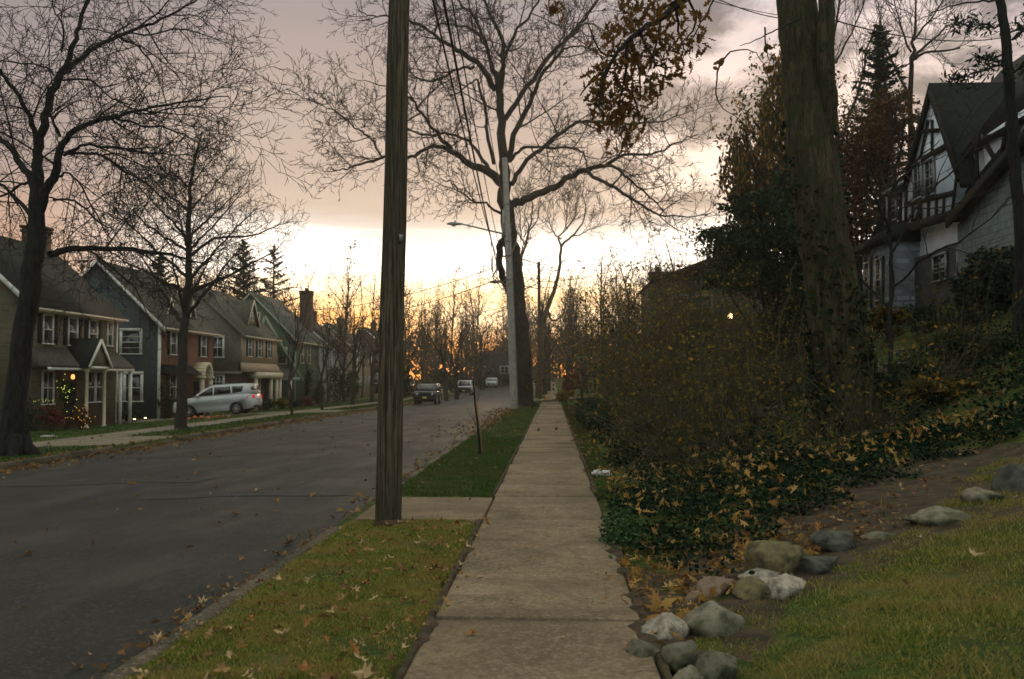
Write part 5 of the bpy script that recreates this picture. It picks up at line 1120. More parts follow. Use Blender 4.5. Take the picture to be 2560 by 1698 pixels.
def suv(name, label, loc, rot, L=4.79, Wd=1.91, H=1.80, paint='carsilver', boxy=False, group=None, grille='black', plate=True, bumper='same', wr=.37):
    t = thing(name, label, 'car', loc, world=False, group=group, rot=rot)
    hl = L/2; wf, wb = hl-.92, -hl+1.07; zc = .27
    if boxy:
        low = [(hl, .42), (hl, .98), (hl-.10, 1.06), (hl-1.05, 1.12), (-hl+.02, 1.12), (-hl, .45), (-hl+.2, zc)]
        up = [(hl-1.10, 1.11), (hl-1.55, H-.10), (hl-1.75, H-.02), (-hl+.30, H), (-hl+.12, H-.06), (-hl+.03, 1.11)]; belt = 1.12
        wins = [[(hl-1.32, 1.16), (hl-1.62, H-.14), (.20, H-.12), (.20, 1.16)], [(.12, 1.16), (.12, H-.12), (-.80, H-.12), (-.80, 1.16)], [(-.90, 1.16), (-.90, H-.12), (-hl+.28, H-.12), (-hl+.18, 1.16)]]
        ws = [(hl-1.13, 1.14), (hl-1.55, H-.12)]; rw = [(-hl+.03, 1.16), (-hl+.11, H-.12)]
    else:
        low = [(hl, .45), (hl-.02, .72), (hl-.10, .95), (hl-.45, 1.06), (hl-1.22, 1.15), (-hl+.35, 1.20), (-hl+.12, 1.12), (-hl+.03, .85), (-hl, .62), (-hl+.06, .42), (-hl+.3, zc+.04)]
        up = [(hl-1.15, 1.13), (hl-1.62, 1.45), (hl-1.95, 1.65), (hl-2.35, H-.03), (0, H), (-hl+.6, H-.02), (-hl+.12, H-.07), (-hl+.24, 1.45), (-hl+.08, 1.19)]; belt = 1.17
        wins = [[(hl-1.48, 1.22), (hl-1.80, 1.43), (hl-2.2, 1.64), (.02, 1.67), (.02, 1.22)], [(-.06, 1.22), (-.06, 1.67), (-1.0, 1.66), (-1.05, 1.25)], [(-1.14, 1.25), (-1.09, 1.66), (-1.78, 1.62), (-1.68, 1.31)]]
        ws = [(hl-1.28, 1.20), (hl-2.0, 1.62)]; rw = [(-hl+.22, 1.2), (-hl+.22, H-.18)]
    low = low+[(wb-.47, zc)]+arch(wb, .44, .30)[::-1]+[(wb+.47, zc-.02), (wf-.47, zc-.02)]+arch(wf, .44, .30)[::-1]+[(wf+.47, zc+.02), (hl-.1, zc+.05)]
    yw = loft_car(t, low, up, belt, Wd, MAT[paint], (wf, wb), wr, .235, wins=wins)
    for nm, (a, b), s in (('windscreen', ws, 1), ('rear_window', rw, -1)):
        ya, yb = abs(yw(a[1], 1))-.14, abs(yw(b[1], 1))-.16; o = .030*s
        dx, dz = b[0]-a[0], b[1]-a[1]; l = math.hypot(dx, dz); nx, nz = (dz/l)*s*1., (-dx/l)*s
        if nz < 0 and not boxy and s > 0: nx, nz = -nx, -nz
        if s > 0: nx, nz = abs(nx), abs(nz)
        else: nx, nz = -abs(nx), .1
        k = .035; q = MB(); q.prism([(a[0]+nx*k, -ya, a[1]+nz*k), (a[0]+nx*k, ya, a[1]+nz*k), (b[0]+nx*k, yb, b[1]+nz*k), (b[0]+nx*k, -yb, b[1]+nz*k)], (-nx*.03, 0, -nz*.03)); q.build(nm, MAT['carglass'], t, org=(0, 0, 0))
    for s in (-1, 1):
        y = s*Wd/2
        MB().prism([(-hl+.02, y*.98, 1.08), (-hl+.38, y*1.003, 1.06), (-hl+.42, y*1.003, .93), (-hl+.0, y*.98, .90)] if not boxy else [(-hl+.0, y*.97, 1.02), (-hl+.08, y*.97, 1.02), (-hl+.08, y*.97, .80), (-hl+.0, y*.97, .80)], (-.03, -s*.14, 0)).build('tail_light', MAT['redlight'], t, org=(0, 0, 0))
        if boxy: MB().lathe([(0, .03), (.085, .025), (.10, -.02)], (hl+.002, s*(Wd/2-.30), .86), 16, 'x').build('headlight', MAT['headlight'], t, org=(0, 0, 0))
        else: MB().prism([(hl-.02, s*(Wd/2-.42), .70), (hl-.10, s*(Wd/2-.42), .86), (hl-.35, s*(Wd/2-.03), .90), (hl-.25, s*(Wd/2-.03), .74)], (.04, 0, .01)).build('headlight', MAT['headlight'], t, org=(0, 0, 0))
        MB().lathe([(0, -.12), (.07, -.09), (.09, 0), (.07, .08), (0, .1)], (hl-1.5, s*(Wd/2+.10), belt+.08), 10, 'y').build('mirror', MAT[paint], t, org=(0, 0, 0), smooth=True)
    q = MB()
    if boxy:
        q.box(hl-.03, hl+.012, -.52, .52, .74, 1.0)
        g = MB()
        for k in range(8): y = -.42+k*.12; g.box(hl+.012, hl+.02, y-.03, y+.03, .77, .97)
        g.build('grille_bar', MAT[paint], t, org=(0, 0, 0))
        q.box(hl-.05, hl+.10, -Wd/2+.05, Wd/2-.05, .36, .68); q.box(-hl-.08, -hl+.05, -Wd/2+.06, Wd/2-.06, .38, .62)
    else:
        q.box(hl-.06, hl+.005, -.5, .5, .52, .74); q.box(-hl-.01, -hl+.08, -Wd/2+.2, Wd/2-.2, .34, .46)
    q.build('bumper_trim', MAT['black'], t, org=(0, 0, 0))
    if plate:
        MB().box(hl+(.101 if boxy else .006), hl+(.113 if boxy else .02), -.16, .16, .50, .66).build('number_plate', MAT['plate'], t, org=(0, 0, 0))
        MB().box(-hl-.02, -hl-.001, -.16, .16, .80, .95).build('number_plate', MAT['white'], t, org=(0, 0, 0))
    for s in (-1, 1): MB().box(-1.5, .7, s*(Wd/2-.28)-.02, s*(Wd/2-.28)+.02, H+.0, H+.04).build('roof_rail', MAT['galv' if not boxy else 'black'], t, org=(0, 0, 0))
    q = MB(); q.box(-hl+.35, hl-.35, -Wd/2+.26, Wd/2-.26, .25, .34); q.build('underbody', MAT['black'], t, org=(0, 0, 0))
    return t
# white car in the driveway: nose toward -x (away from the street), sloping down
xw0, xw1 = -18.3, -21.1
z0_, z1_ = (float(np.interp(x, KX, KZ))+.045 for x in (xw0, xw1)); pit = math.atan2(z0_-z1_, 2.8)
suv('parked_car', 'pearl white car with red tail light on the sloping driveway at left', (-19.75, 58.4, (z0_+z1_)/2+.02), (0, pit, pi+rad(2)), group=None)
def roadcar(X, Y): return (X, Y, float(road_z(np.float64(X), Y))+.01)
suv('parked_car', 'dark boxy car with round headlights facing up the street', roadcar(-10.15, 81.), (0, 0, -pi/2), L=4.23, Wd=1.80, H=1.68, paint='cardark', boxy=True)
c2 = suv('parked_car', 'white boxy car with a black front end parked behind the dark one', roadcar(-10.9, 124.), (0, 0, -pi/2), L=4.4, Wd=1.85, H=1.85, paint='carwhite', boxy=True)
mb = MB(); mb.box(2.21, 2.235, -.92, .92, .36, 1.02); mb.build('black_front_guard', MAT['black'], c2, org=(0, 0, 0))
suv('parked_car', 'pale silver car farthest along the left kerb', roadcar(-9.9, 163), (0, 0, -pi/2), L=4.6, Wd=1.8, H=1.50, paint='cargrey')
suv('parked_car', 'dark car across a driveway between the dark and white parked cars', (-16.6, 112., float(gz(-16.6, 112))+.02), (0, 0, rad(-8)), L=4.6, Wd=1.82, H=1.55, paint='cardark')
0 and suv('parked_car', 'pale car mostly hidden beside the tan house porch', (-21.5, 92.5, float(gz(-21.5, 92.5))+.02), (0, 0, pi), L=4.5, Wd=1.82, H=1.5, paint='cargrey', plate=False)

# ================================================================ TREES AND SHRUBS
R = random.Random(77)
# forked leaning tree and its neighbour behind the big one
def traced_tree(name, label, lines, Y, pr, seed, mt, mc, leaf=None, off=(0, 0), sc=1., jit=.05, group=None, start=3, wscale=1.):
    R = random.Random(seed); tr = traced(lines, Y, sc, off, R, jit, wscale); bx, _, _ = tr[0][0][0]; by = Y; tr[0][0][0] = (bx, by, float(gz(bx, by))-.2)
    nl = len(pr.n); lv = [[] for _ in range(nl)]; tips = []
    for k, (p, r) in enumerate(tr): s = start if k == 0 else 1; sprout(lv, p[s:], r[s:], 0, pr, R, tips)
    crown = sum(lv, [])
    t = tree_thing(name, label, (bx, by, float(gz(bx, by))), tr, crown, mt, mc, group)
    if leaf:
        mat, frac, size, rep, sprd = leaf; Q = np.array([x[0] for x in tips]); k = nr.random(len(Q)) < frac; Q = np.repeat(Q[k], rep, 0); Q = Q+nr.normal(0, sprd, Q.shape); leafcards(MB(), Q, size, DIA, hang=.6, asp=.8).build('foliage', mat, t)
    return t
C4 = (2.376, (1060, 400))
prV = Prm(n=[1, 1, 1], dens=[1.7, 2.6, 3.0], t0=[.1, .1, .1], ang=[(20, 50), (20, 50), (20, 50)], L=[3.0, 1.5, .8], fall=[.3, .3, .3], thick=[.014, .012, .02], rmin=.020, seg=[5, 3, 2], wob=[.12, .10, .08], trop=[.12, .08, .06])
traced_tree('forked_tree', 'tall leaning tree forking high against the bright sky', [
 [(0, 0), (680, 1400, 22), (690, 1150, 19), (705, 970, 17), (770, 780, 12), (810, 620, 9), (820, 515, 8), (860, 470, 6), (930, 400, 5), (960, 300, 3), (940, 180, 2)],
 [(0, 2), (818, 520, 7), (800, 460, 5), (845, 405, 4), (850, 300, 3), (870, 180, 2)],
 [(0, -2), (815, 470, 5), (770, 430, 3), (740, 330, 2), (770, 250, 1)],
 [(0, 3), (880, 455, 4), (960, 425, 3), (1040, 380, 2), (1060, 300, 1)],
 [(0, -3), (850, 410, 4), (900, 330, 3), (900, 220, 1)], [(0, 1), (815, 610, 3), (860, 580, 2)],
 [(0, 2), (735, 900, 8), (770, 960, 6), (830, 910, 4), (900, 860, 2)]], 96, prV, 3, MAT['twigwarm'], MAT['twigwarm'], off=C4[1], sc=C4[0], start=30)
traced_tree('slender_tree', 'slender twin of the forked tree just right of the grey pole', [
 [(0, 0), (590, 1380, 20), (585, 1100, 16), (580, 800, 13), (575, 650, 9), (590, 540, 8), (620, 430, 7), (640, 330, 4), (640, 220, 3), (600, 130, 2)],
 [(0, 2), (600, 520, 5), (575, 440, 4), (570, 330, 3), (560, 210, 2)], [(0, -2), (622, 425, 5), (670, 360, 3), (690, 260, 2)], [(0, 1), (620, 400, 4), (600, 300, 3), (615, 200, 2)], [(0, -3), (560, 600, 5), (590, 500, 3), (570, 455, 2)]],
 98, prV, 4, MAT['twigwarm'], MAT['twigwarm'], off=C4[1], sc=C4[0], start=26)
# row trees on this side behind the pole (straight trunks)
for i, (px, Y, H, w) in enumerate([(1362, 112, 14, .25), (1372, 132, 15, .26), (1330, 76, 3, .5), (1366, 165, 16, .3)]):
    if i == 2: continue
    b = P(px, 960, Y)
    t = bare_tree('row_tree', ['bare tree in the row beside the sidewalk, nearest of the far ones', 'second bare tree of the far row by the sidewalk', '', 'last bare tree of the row by the sidewalk'][i], H, 4.5, random.Random(i+40), MAT['bark'], MAT['twigwarm'], (LM['brownleaf'], .25, .16), 'bare trees in the far sidewalk row', .9, w, 8, .3, 1.6)
    t.location = (b[0], Y, float(gz(b[0], Y)))

# big mossy trunk at the right with its leafy branch
prO = Prm(n=[1, 1], dens=[2.2, 3.], t0=[.2, .2], ang=[(30, 60), (30, 60)], L=[.5, .25], fall=[.3, .3], thick=[.012, .012], rmin=.004, seg=[4, 3], wob=[.16, .18], trop=[-.05, -.05])
ro = random.Random(8); YT = 17.8
tm = thing('oak_tree', 'thick mossy trunk at the right with a hanging branch of brown leaves', 'tree', (5.0, YT, float(gz(5.0, YT))))
main = smoothline([P(2135, 1110, YT), P(2118, 980, YT), P(2096, 850, YT), P(2075, 700, YT), P(2053, 540, YT), P(2032, 380, YT+.05), P(2010, 200, YT+.1), P(1992, 0, YT+.2), P(1975, -200, YT+.3), P(1955, -420, YT+.4)],
                  [.52, .49, .475, .455, .44, .42, .38, .35, .33, .30], 5, ro, .012)
main[0][0] = (main[0][0][0], main[0][0][1], main[0][0][2]-.4)
mb = MB(); mb.tubes([main]+flare(main[0][0][0]+.02, YT, float(gz(5.2, YT)), .46, .8, ro, 7), 22)
stub = smoothline([P(2050, 420, YT), P(2070, 260, YT-.2), P(2062, 130, YT-.3), P(2068, -40, YT-.3)], [.16, .15, .16, .13], 5, ro, .01)
mb.tubes([stub], 12)
tv_ = np.vstack(mb.v)
mb.build('trunk', MAT['mossbark'], tm, smooth=True)
# hanging branch: comes out high, above the frame, and droops into view
YB = 13.5
brs = [([P(1985, -330, YT), P(1900, -240, 16), P(1800, -90, 14.4), P(1720, -10, 13.6), P(1640, 55, YB), P(1560, 110, YB-.3), P(1510, 190, YB-.4), P(1500, 290, YB-.4)], [.11, .09, .07, .055, .04, .028, .018, .008])]
for ln in ([(1740, -30), (1660, 20), (1590, 20), (1540, 45)], [(1690, 20), (1700, 90), (1715, 130)], [(1600, 85), (1640, 160), (1680, 170)], [(1570, 105), (1560, 200), (1540, 300), (1555, 350)], [(1540, 140), (1500, 130), (1470, 60)], [(1530, 150), (1500, 230), (1480, 300)], [(1650, 50), (1640, 110), (1620, 180)], [(1580, 90), (1600, 200), (1600, 250)], [(1510, 180), (1480, 200), (1450, 240)], [(1720, -10), (1740, 60), (1700, 110)], [(1560, 200), (1590, 260), (1600, 310)]):
    brs.append(([P(*q, YB+ro.uniform(-.5, .5)) for q in ln], [.02, .014, .009, .005][:len(ln)]))
brs = [smoothline(p, r, 4, ro, .01) for p, r in brs]; lv = [[], []]; tips = []
for p, r in brs[1:]+[(brs[0][0][12:], brs[0][1][12:])]: sprout(lv, p, r, 0, prO, ro, tips)
MB().tubes(brs, 7).build('branch', MAT['barkdark'], tm, smooth=True); MB().tubes(lv[0]+lv[1], 3).build('twigs', MAT['twig'], tm)
lc = [[], []]
# leaf whorls at points spread over the photographed outline of the bough, at their own depths
outl = [(1555, 10), (1600, 0), (1650, 10), (1700, 10), (1640, 40), (1580, 50), (1540, 60), (1680, 50), (1730, 30), (1700, 90), (1725, 110), (1740, 105), (1660, 90), (1610, 90), (1560, 95), (1520, 110), (1540, 140), (1590, 140), (1640, 140), (1680, 150), (1510, 170), (1560, 180), (1610, 190), (1650, 200), (1530, 210), (1500, 220), (1580, 230), (1630, 230), (1510, 260), (1550, 270), (1590, 280), (1620, 250), (1500, 290), (1530, 310), (1560, 320), (1555, 350), (1545, 330), (1690, 120), (1610, 30), (1570, 130), (1690, 180), (1480, 200), (1525, 240), (1570, 300), (1600, 160), (1630, 60), (1545, 200), (1560, 250), (1520, 285), (1575, 60), (1650, 120), (1490, 250)]
W_ = []
for (x, y) in outl+[(1395+ro.uniform(-15, 15), 25+ro.uniform(-15, 15))]*2:
    c = P(x+ro.uniform(-10, 10), y+ro.uniform(-10, 10), YB+ro.uniform(-.5, .5)); W_ += [c]*17
W_ = np.array(W_)+nr.normal(0, .085, (len(W_), 3)); n = len(W_)
ax = rdirs(n); ax[:, 2] = -np.abs(ax[:, 2])*.9-.15; ax /= np.linalg.norm(ax, axis=1, keepdims=True); bxx = np.cross(ax, rdirs(n)); bxx /= np.linalg.norm(bxx, axis=1, keepdims=True)
s_ = (nr.uniform(.13, .20, n))[:, None]; MB().cards(W_, ax*s_, bxx*s_*.72, OAK).build('leaves', LM['oak'], tm)
T_ = np.repeat(np.array([x[0] for x in tips]), 2, 0); T_ = T_[nr.random(len(T_)) < .6]; T_ = T_+nr.normal(0, .03, T_.shape); n = len(T_); ax = rdirs(n); ax[:, 2] = -np.abs(ax[:, 2])-.2; ax /= np.linalg.norm(ax, axis=1, keepdims=True); bxx = np.cross(ax, rdirs(n)); bxx /= np.linalg.norm(bxx, axis=1, keepdims=True)
MB().cards(T_, ax*.13, bxx*.13, OAK).build('leaves', LM['oak'], tm)
# thin twigs left of the trunk
tws = [[(2004, 45), (1940, 75), (1900, 95), (1850, 115)], [(1912, 68), (1914, 110), (1918, 130), (1924, 175)], [(1800, 160), (1830, 130), (1880, 128), (1915, 165)], [(1790, -10), (1760, 45), (1730, 100), (1705, 150)], [(1800, 150), (1790, 210), (1800, 260), (1850, 300)]]
tp = [smoothline([P(*q, 16.5) for q in ln], [.016, .012, .009, .006], 4, ro, .01) for ln in tws]; MB().tubes(tp, 4).build('twigs', MAT['twig'], tm)
W2 = np.array([P(1797, 165, 16.5), P(1921, 118, 16.5), P(1924, 175, 16.5)]*4)+nr.normal(0, .03, (12, 3)); leafcards(MB(), W2, .13, OVAL, hang=.6).build('leaves', LM['oak'], tm)
# ivy climbing the lower trunk
k_ = 3000; ti = nr.random(k_)**1.25; idx = (ti*(len(main[0])*.60)).astype(int); A_ = np.array(main[0]); rr_ = np.array(main[1]); a = nr.uniform(0, 2*pi, k_)
keep = nr.random(k_) < np.clip(1.15-ti*1.1+.35*np.sin(a*2+ti*9), 0, 1)
pt = A_[idx]+np.stack([np.cos(a)*(rr_[idx]+.03+nr.uniform(0, .06, k_)), np.sin(a)*(rr_[idx]+.03), nr.uniform(-.15, .15, k_)], 1); pt = pt[keep]
leafcards(MB(), pt, .085, OVAL, hang=.3, asp=1.2).build('ivy', LM['ivy'], tm)

# generic shrub / leafy masses
def leafy(name, label, cat, base, vols, mat, size, asp=1., stems=8, group=None, shape=DIA, hang=0., stem_mat='twig', sr=.02, seed=1, trunk=None):
    "stems from the base into several clumped leaf volumes"
    t = thing(name, label, cat, base, group=group); R = random.Random(seed)
    mb = MB()
    for (c, rx, ry, rz, n, k, cr, sh) in vols: leafcards(mb, clump_points(c, rx, ry, rz, n, k, R, cr, sh), size, shape, asp=asp, hang=hang)
    mb.build('foliage', mat, t); st = []
    for i in range(stems):
        c = vols[i % len(vols)]; tgt = (c[0][0]+R.uniform(-.7, .7)*c[1], c[0][1]+R.uniform(-.7, .7)*c[2], c[0][2]+R.uniform(-.4, .8)*c[3])
        b = (base[0]+R.uniform(-.15, .15)*min(c[1], 1), base[1]+R.uniform(-.15, .15), base[2]-.1); m = ((b[0]+tgt[0])/2+R.uniform(-.1, .1), (b[1]+tgt[1])/2, b[2]+(tgt[2]-b[2])*.55)
        st.append(smoothline([b, m, tgt], [sr*1.6, sr, sr*.4], 4, R, .02))
    MB().tubes(st, 5).build('trunk' if cat == 'tree' else 'stems', MAT[stem_mat], t, smooth=True)
    return t
def GP(px, py, Y): q = P(px, py, Y); return (q[0], Y, float(gz(q[0], Y)))
def V(px, py, Y, wpx, hpx, ry, n, k, cr=.3, sh=.4): m = Y/F; return (P(px, py, Y), wpx*m, ry, hpx*m, n, k, cr, sh)
# dark broad evergreen behind the mossy trunk
leafy('evergreen_tree', 'dark broad evergreen left of the mossy trunk', 'tree', GP(1960, 1000, 30), [V(1960, 640, 30, 130, 130, 1.6, 12000, 90, .34, .1), V(1840, 610, 30, 120, 60, 1.2, 4800, 60, .30, .1), V(1880, 695, 30, 140, 60, 1.5, 9000, 80, .34, .1), V(1990, 830, 30, 120, 130, 1.3, 11000, 70, .34, .1), V(1740, 850, 31, 60, 50, 1., 2400, 40, .34, .1), V(1890, 520, 30, 100, 55, 1., 3800, 60, .3, .1), V(1985, 480, 31, 60, 90, 1., 3600, 40, .3, .1)], LM['ever'], .125, .8, 16, sr=.05, stem_mat='barkdark', seed=3)
# weeping brown-leaved tree behind it
prW = Prm(n=[1, 1], dens=[2.0, 3.0], t0=[.1, .05], ang=[(30, 70), (20, 60)], L=[2.0, 1.1], fall=[.3, .3], thick=[.012, .010], rmin=.009, seg=[6, 4], wob=[.12, .1], trop=[-.12, -.35])
traced_tree('drooping_tree', 'tall tree with hanging brown seed leaves left of the mossy trunk', [
 [(0, 0), (2020, 980, 16), (2010, 800, 14), (1990, 560, 11), (1975, 400, 8), (1965, 250, 5), (1955, 130, 2)],
 [(0, 1), (1985, 520, 7), (1920, 440, 6), (1870, 400, 4), (1835, 400, 2)], [(0, -1), (1980, 430, 6), (1920, 350, 4), (1880, 290, 2)], [(0, 2), (1972, 350, 5), (1935, 260, 3), (1925, 190, 2)], [(0, -2), (1990, 560, 6), (1930, 520, 5), (1870, 490, 3)], [(0, 1), (1975, 420, 4), (1900, 420, 3), (1850, 330, 2)],
 [(0, 2), (1962, 330, 4), (1945, 200, 3), (1962, 130, 2)], [(0, 1), (1975, 400, 4), (1905, 360, 3), (1850, 300, 2)], [(0, 1), (1985, 500, 5), (1900, 470, 4), (1850, 450, 2)],
 [(0, 2), (1965, 300, 4), (2010, 220, 3), (2040, 120, 2)], [(0, -1), (1980, 460, 4), (2060, 330, 3), (2090, 200, 2)]], 44, prW, 12, MAT['barkdark'], MAT['twig'], (LM['brownleaf'], .98, .20, 9, .26), start=8)
# tall conifer right of the trunk
def conifer(name, label, base, H, Rb, n, mat, size, seed, mt='barkdark', loc=None, z0=.12, whorl=None, group=None):
    R = random.Random(seed); t = thing(name, label, 'tree', base, group=group); x, y, z = base
    MB().tubes([([(x, y, z-.2), (x+R.uniform(-.1, .1), y, z+H*.5), (x, y, z+H)], [H*.018, H*.011, .02])], 8).build('trunk', MAT[mt], t, smooth=True)
    br, pts = [], []
    nb = n
    for i in range(nb):
        q = z0+(1-z0)*(i/nb)**.9; L = Rb*(1-q)**.8*R.uniform(.75, 1.1)+.12; a = i*2.4+R.uniform(-.3, .3); zz = z+H*q
        d = (cos(a), sin(a), .12+.35*q); p, r = walk((x, y, zz), vnorm(d), L, .012*L+.01, .006, 5, .04, -.05+.06*q, R); br.append((p, r))
        for k in range(1, 6):
            m = int((4+L*5)*(1.2-k*.12))
            for _ in range(m):
                s = R.uniform(-1, 1)*(L*.24)*(1.1-k/6); f = R.random(); c = p[k]; c0 = p[k-1]
                pts.append((c0[0]*(1-f)+c[0]*f-sin(a)*s, c0[1]*(1-f)+c[1]*f+cos(a)*s, c0[2]*(1-f)+c[2]*f-abs(s)*.35-R.random()*.08))
    MB().tubes(br, 4).build('branches', MAT['twig'], t)
    pts = np.array(pts); leafcards(MB(), pts, size, DIA, asp=.42, flat=.6).build('foliage', mat, t); return t
wt = [o for o in bpy.data.objects if o.name.startswith('drooping_tree') and o.type == 'EMPTY'][0]
mb = MB()
for (px, py, w, h, n) in ((1945, 300, 30, 150, 1500), (1895, 400, 45, 110, 1600), (1850, 440, 40, 90, 1300), (1965, 450, 50, 170, 2200), (1925, 520, 60, 70, 1200), (1960, 210, 22, 80, 500)):
    q = P(px, py, 44); m = 44/F; kc = nr.normal(0, 1, (46, 3))*np.array([w*m*.6, .8, h*m*.55]); idx = nr.integers(0, 46, n)
    pts = np.array(q)+kc[idx]+nr.normal(0, 1, (n, 3))*np.array([.10, .10, .42]); nn_ = len(pts); ax = np.stack([nr.normal(0, .16, nn_), nr.normal(0, .16, nn_), -np.ones(nn_)], 1); bx_ = np.cross(ax, rdirs(nn_)); bx_ /= np.linalg.norm(bx_, axis=1, keepdims=True)
    s = (nr.uniform(.16, .34, nn_))[:, None]; mb.cards(pts, ax*s, bx_*s*.6, DIA)
mb.build('hanging_leaves', LM['brownleaf'], wt)
b = GP(2210, 900, 46); conifer('conifer_tree', 'tall dark conifer with rusty leaves tangled at its foot, behind the tudor house corner', b, (P(2210, 62, 46)[2]-b[2]), 4.6, 120, LM['everblue'], .42, 5)
leafy('rusty_tree', 'rusty brown leaved tree between mossy trunk and tudor gable', 'tree', GP(2170, 900, 41), [V(2150, 400, 41, 120, 150, 1.6, 7500, 90, .34, .1), V(2120, 560, 41, 80, 120, 1.4, 4200, 50, .34, .1), V(2240, 300, 41, 80, 100, 1.2, 3000, 50, .34, .1)], LM['rust'], .14, .8, 12, sr=.06, stem_mat='barkdark', seed=8)
# thin bare tree tops over the tudor house
prB = Prm(n=[1, 1], dens=[2.4, 3.4], t0=[.1, .1], ang=[(20, 50), (20, 50)], L=[3.0, 1.5], fall=[.3, .3], thick=[.010, .010], rmin=.014, seg=[5, 3], wob=[.12, .14], trop=[.08, .05])
traced_tree('bare_tree', 'thin bare tree rising behind the tudor roof ridge', [[(0, 0), (2270, 900, 10), (2275, 500, 8), (2275, 200, 6), (2285, 110, 4), (2290, 0, 2)], [(0, 2), (2275, 160, 4), (2320, 110, 3), (2380, 60, 2)], [(0, -2), (2275, 150, 4), (2330, 130, 3), (2400, 120, 2)], [(0, 1), (2278, 130, 3), (2250, 60, 2), (2230, -20, 1)], [(0, 3), (2285, 100, 3), (2340, 30, 2), (2380, -40, 1)], [(0, 3), (2275, 260, 4), (2220, 120, 3), (2190, 10, 1)]], 52, prB, 19, MAT['barkdark'], MAT['twig'], start=10)
traced_tree('bare_tree', 'bare twiggy tree just right of the mossy trunk top', [[(0, 0), (2120, 900, 9), (2110, 500, 8), (2080, 200, 5), (2090, 60, 3), (2110, -60, 2)], [(0, 2), (2100, 380, 4), (2150, 200, 3), (2190, 60, 2)], [(0, -2), (2090, 280, 4), (2060, 120, 2), (2070, 0, 1)], [(0, 1), (2085, 160, 3), (2140, 60, 2), (2170, -40, 1)]], 55, prB, 20, MAT['barkdark'], MAT['twig'], start=10)
# dark pine leaning across the right edge
YP = 21.0; Rp = random.Random(31); bp = GP(2545, 900, YP); tp_ = thing('pine_tree', 'thin dark pine trunk crossing the tudor house at the right edge', 'tree', bp)
pm_ = smoothline([(bp[0], YP, bp[2]-.2), P(2552, 640, YP), P(2540, 440, YP), P(2525, 250, YP), P(2515, 90, YP), P(2495, -20, YP), P(2480, -140, YP)], [.14, .13, .12, .11, .10, .09, .07], 5, Rp, .01)
MB().tubes([pm_], 10).build('trunk', MAT['barkdark'], tp_, smooth=True); bb, ptsn = [], []
for ln in ([(2512, 70), (2470, 62), (2420, 66), (2390, 60)], [(2516, 90), (2545, 70), (2600, 50)], [(2520, 160), (2470, 170), (2410, 195), (2370, 200)], [(2515, 190), (2560, 170), (2620, 170)], [(2522, 130), (2480, 150), (2440, 145)], [(2500, 0), (2430, 5), (2360, 20), (2300, 50)], [(2530, 100), (2570, 60), (2600, 10)]):
    p, r = smoothline([P(*q, YP+Rp.uniform(-.6, .6)) for q in ln], [.03, .02, .014, .008][:len(ln)], 5, Rp, .02); bb.append((p, r))
    if ln[0] != (2500, 0): 
        for q in p[3:]: ptsn += [tuple(q[j]+Rp.gauss(0, .11) for j in range(3)) for _ in range(16)]
MB().tubes(bb, 5).build('branches', MAT['twig'], tp_); leafcards(MB(), np.array(ptsn), .17, DIA, asp=.35, flat=.3).build('foliage', LM['everblue'], tp_)
leafy('round_bush', 'big dark round evergreen bush in front of the tudor house', 'bush', GP(2500, 850, 25), [V(2500, 735, 25, 115, 125, 1.2, 12000, 90, .2, .3), V(2580, 760, 25, 80, 110, 1., 5000, 40, .22, .3)], LM['everblue'], .13, .9, 6, seed=14)
for i, (px, py, Y, w, h, m, lab) in enumerate([(2330, 800, 28, 80, 40, 'ever', 'low dark foundation bush under the steep gable'), (2220, 800, 30, 60, 45, 'brownleaf', 'brownish low shrub at the tudor house wing'), (2120, 790, 29, 55, 80, 'ever', 'dark shrub between trunk and tudor wing'), (2410, 790, 27, 50, 30, 'ever', 'small dark shrub by the pair of white lights')]):
    leafy('shrub', lab, 'shrub', GP(px, py, Y), [V(px, py, Y, w, h, .8, 1900, 24, .3, .3)], LM[m], .12, .9, 5, seed=50+i, group='shrubs below the tudor house')
# backlit yellow-brown trees over the centre right
for i, (px, top, Y, w, m, lab, sd) in enumerate([(1560, 640, 62, 95, 'brownleaf', 'backlit leafy tree right of the forked tree, highest one', 61), (1640, 600, 52, 80, 'yellowleaf', 'thin yellowish backlit tree just left of the dark evergreen', 62), (1470, 730, 84, 95, 'brownleaf', 'lower backlit tree above the street sign', 63), (1700, 570, 56, 70, 'brownleaf', 'thin backlit tree leaning on the evergreen', 64), (1520, 780, 50, 60, 'yellowleaf', 'small yellowing tree above the brambles', 65)]):
    b = GP(px, 950, Y); H = P(px, top, Y)[2]-b[2]
    t = bare_tree('backlit_tree', lab, H, w/F*Y*1.3, random.Random(sd), MAT['twigwarm'], MAT['twigwarm'], (LM[m], .85, .17 if Y < 70 else .22), 'backlit trees on the right bank', .8, .12, 12, .18, 2.4, rm=.010); t.location = b
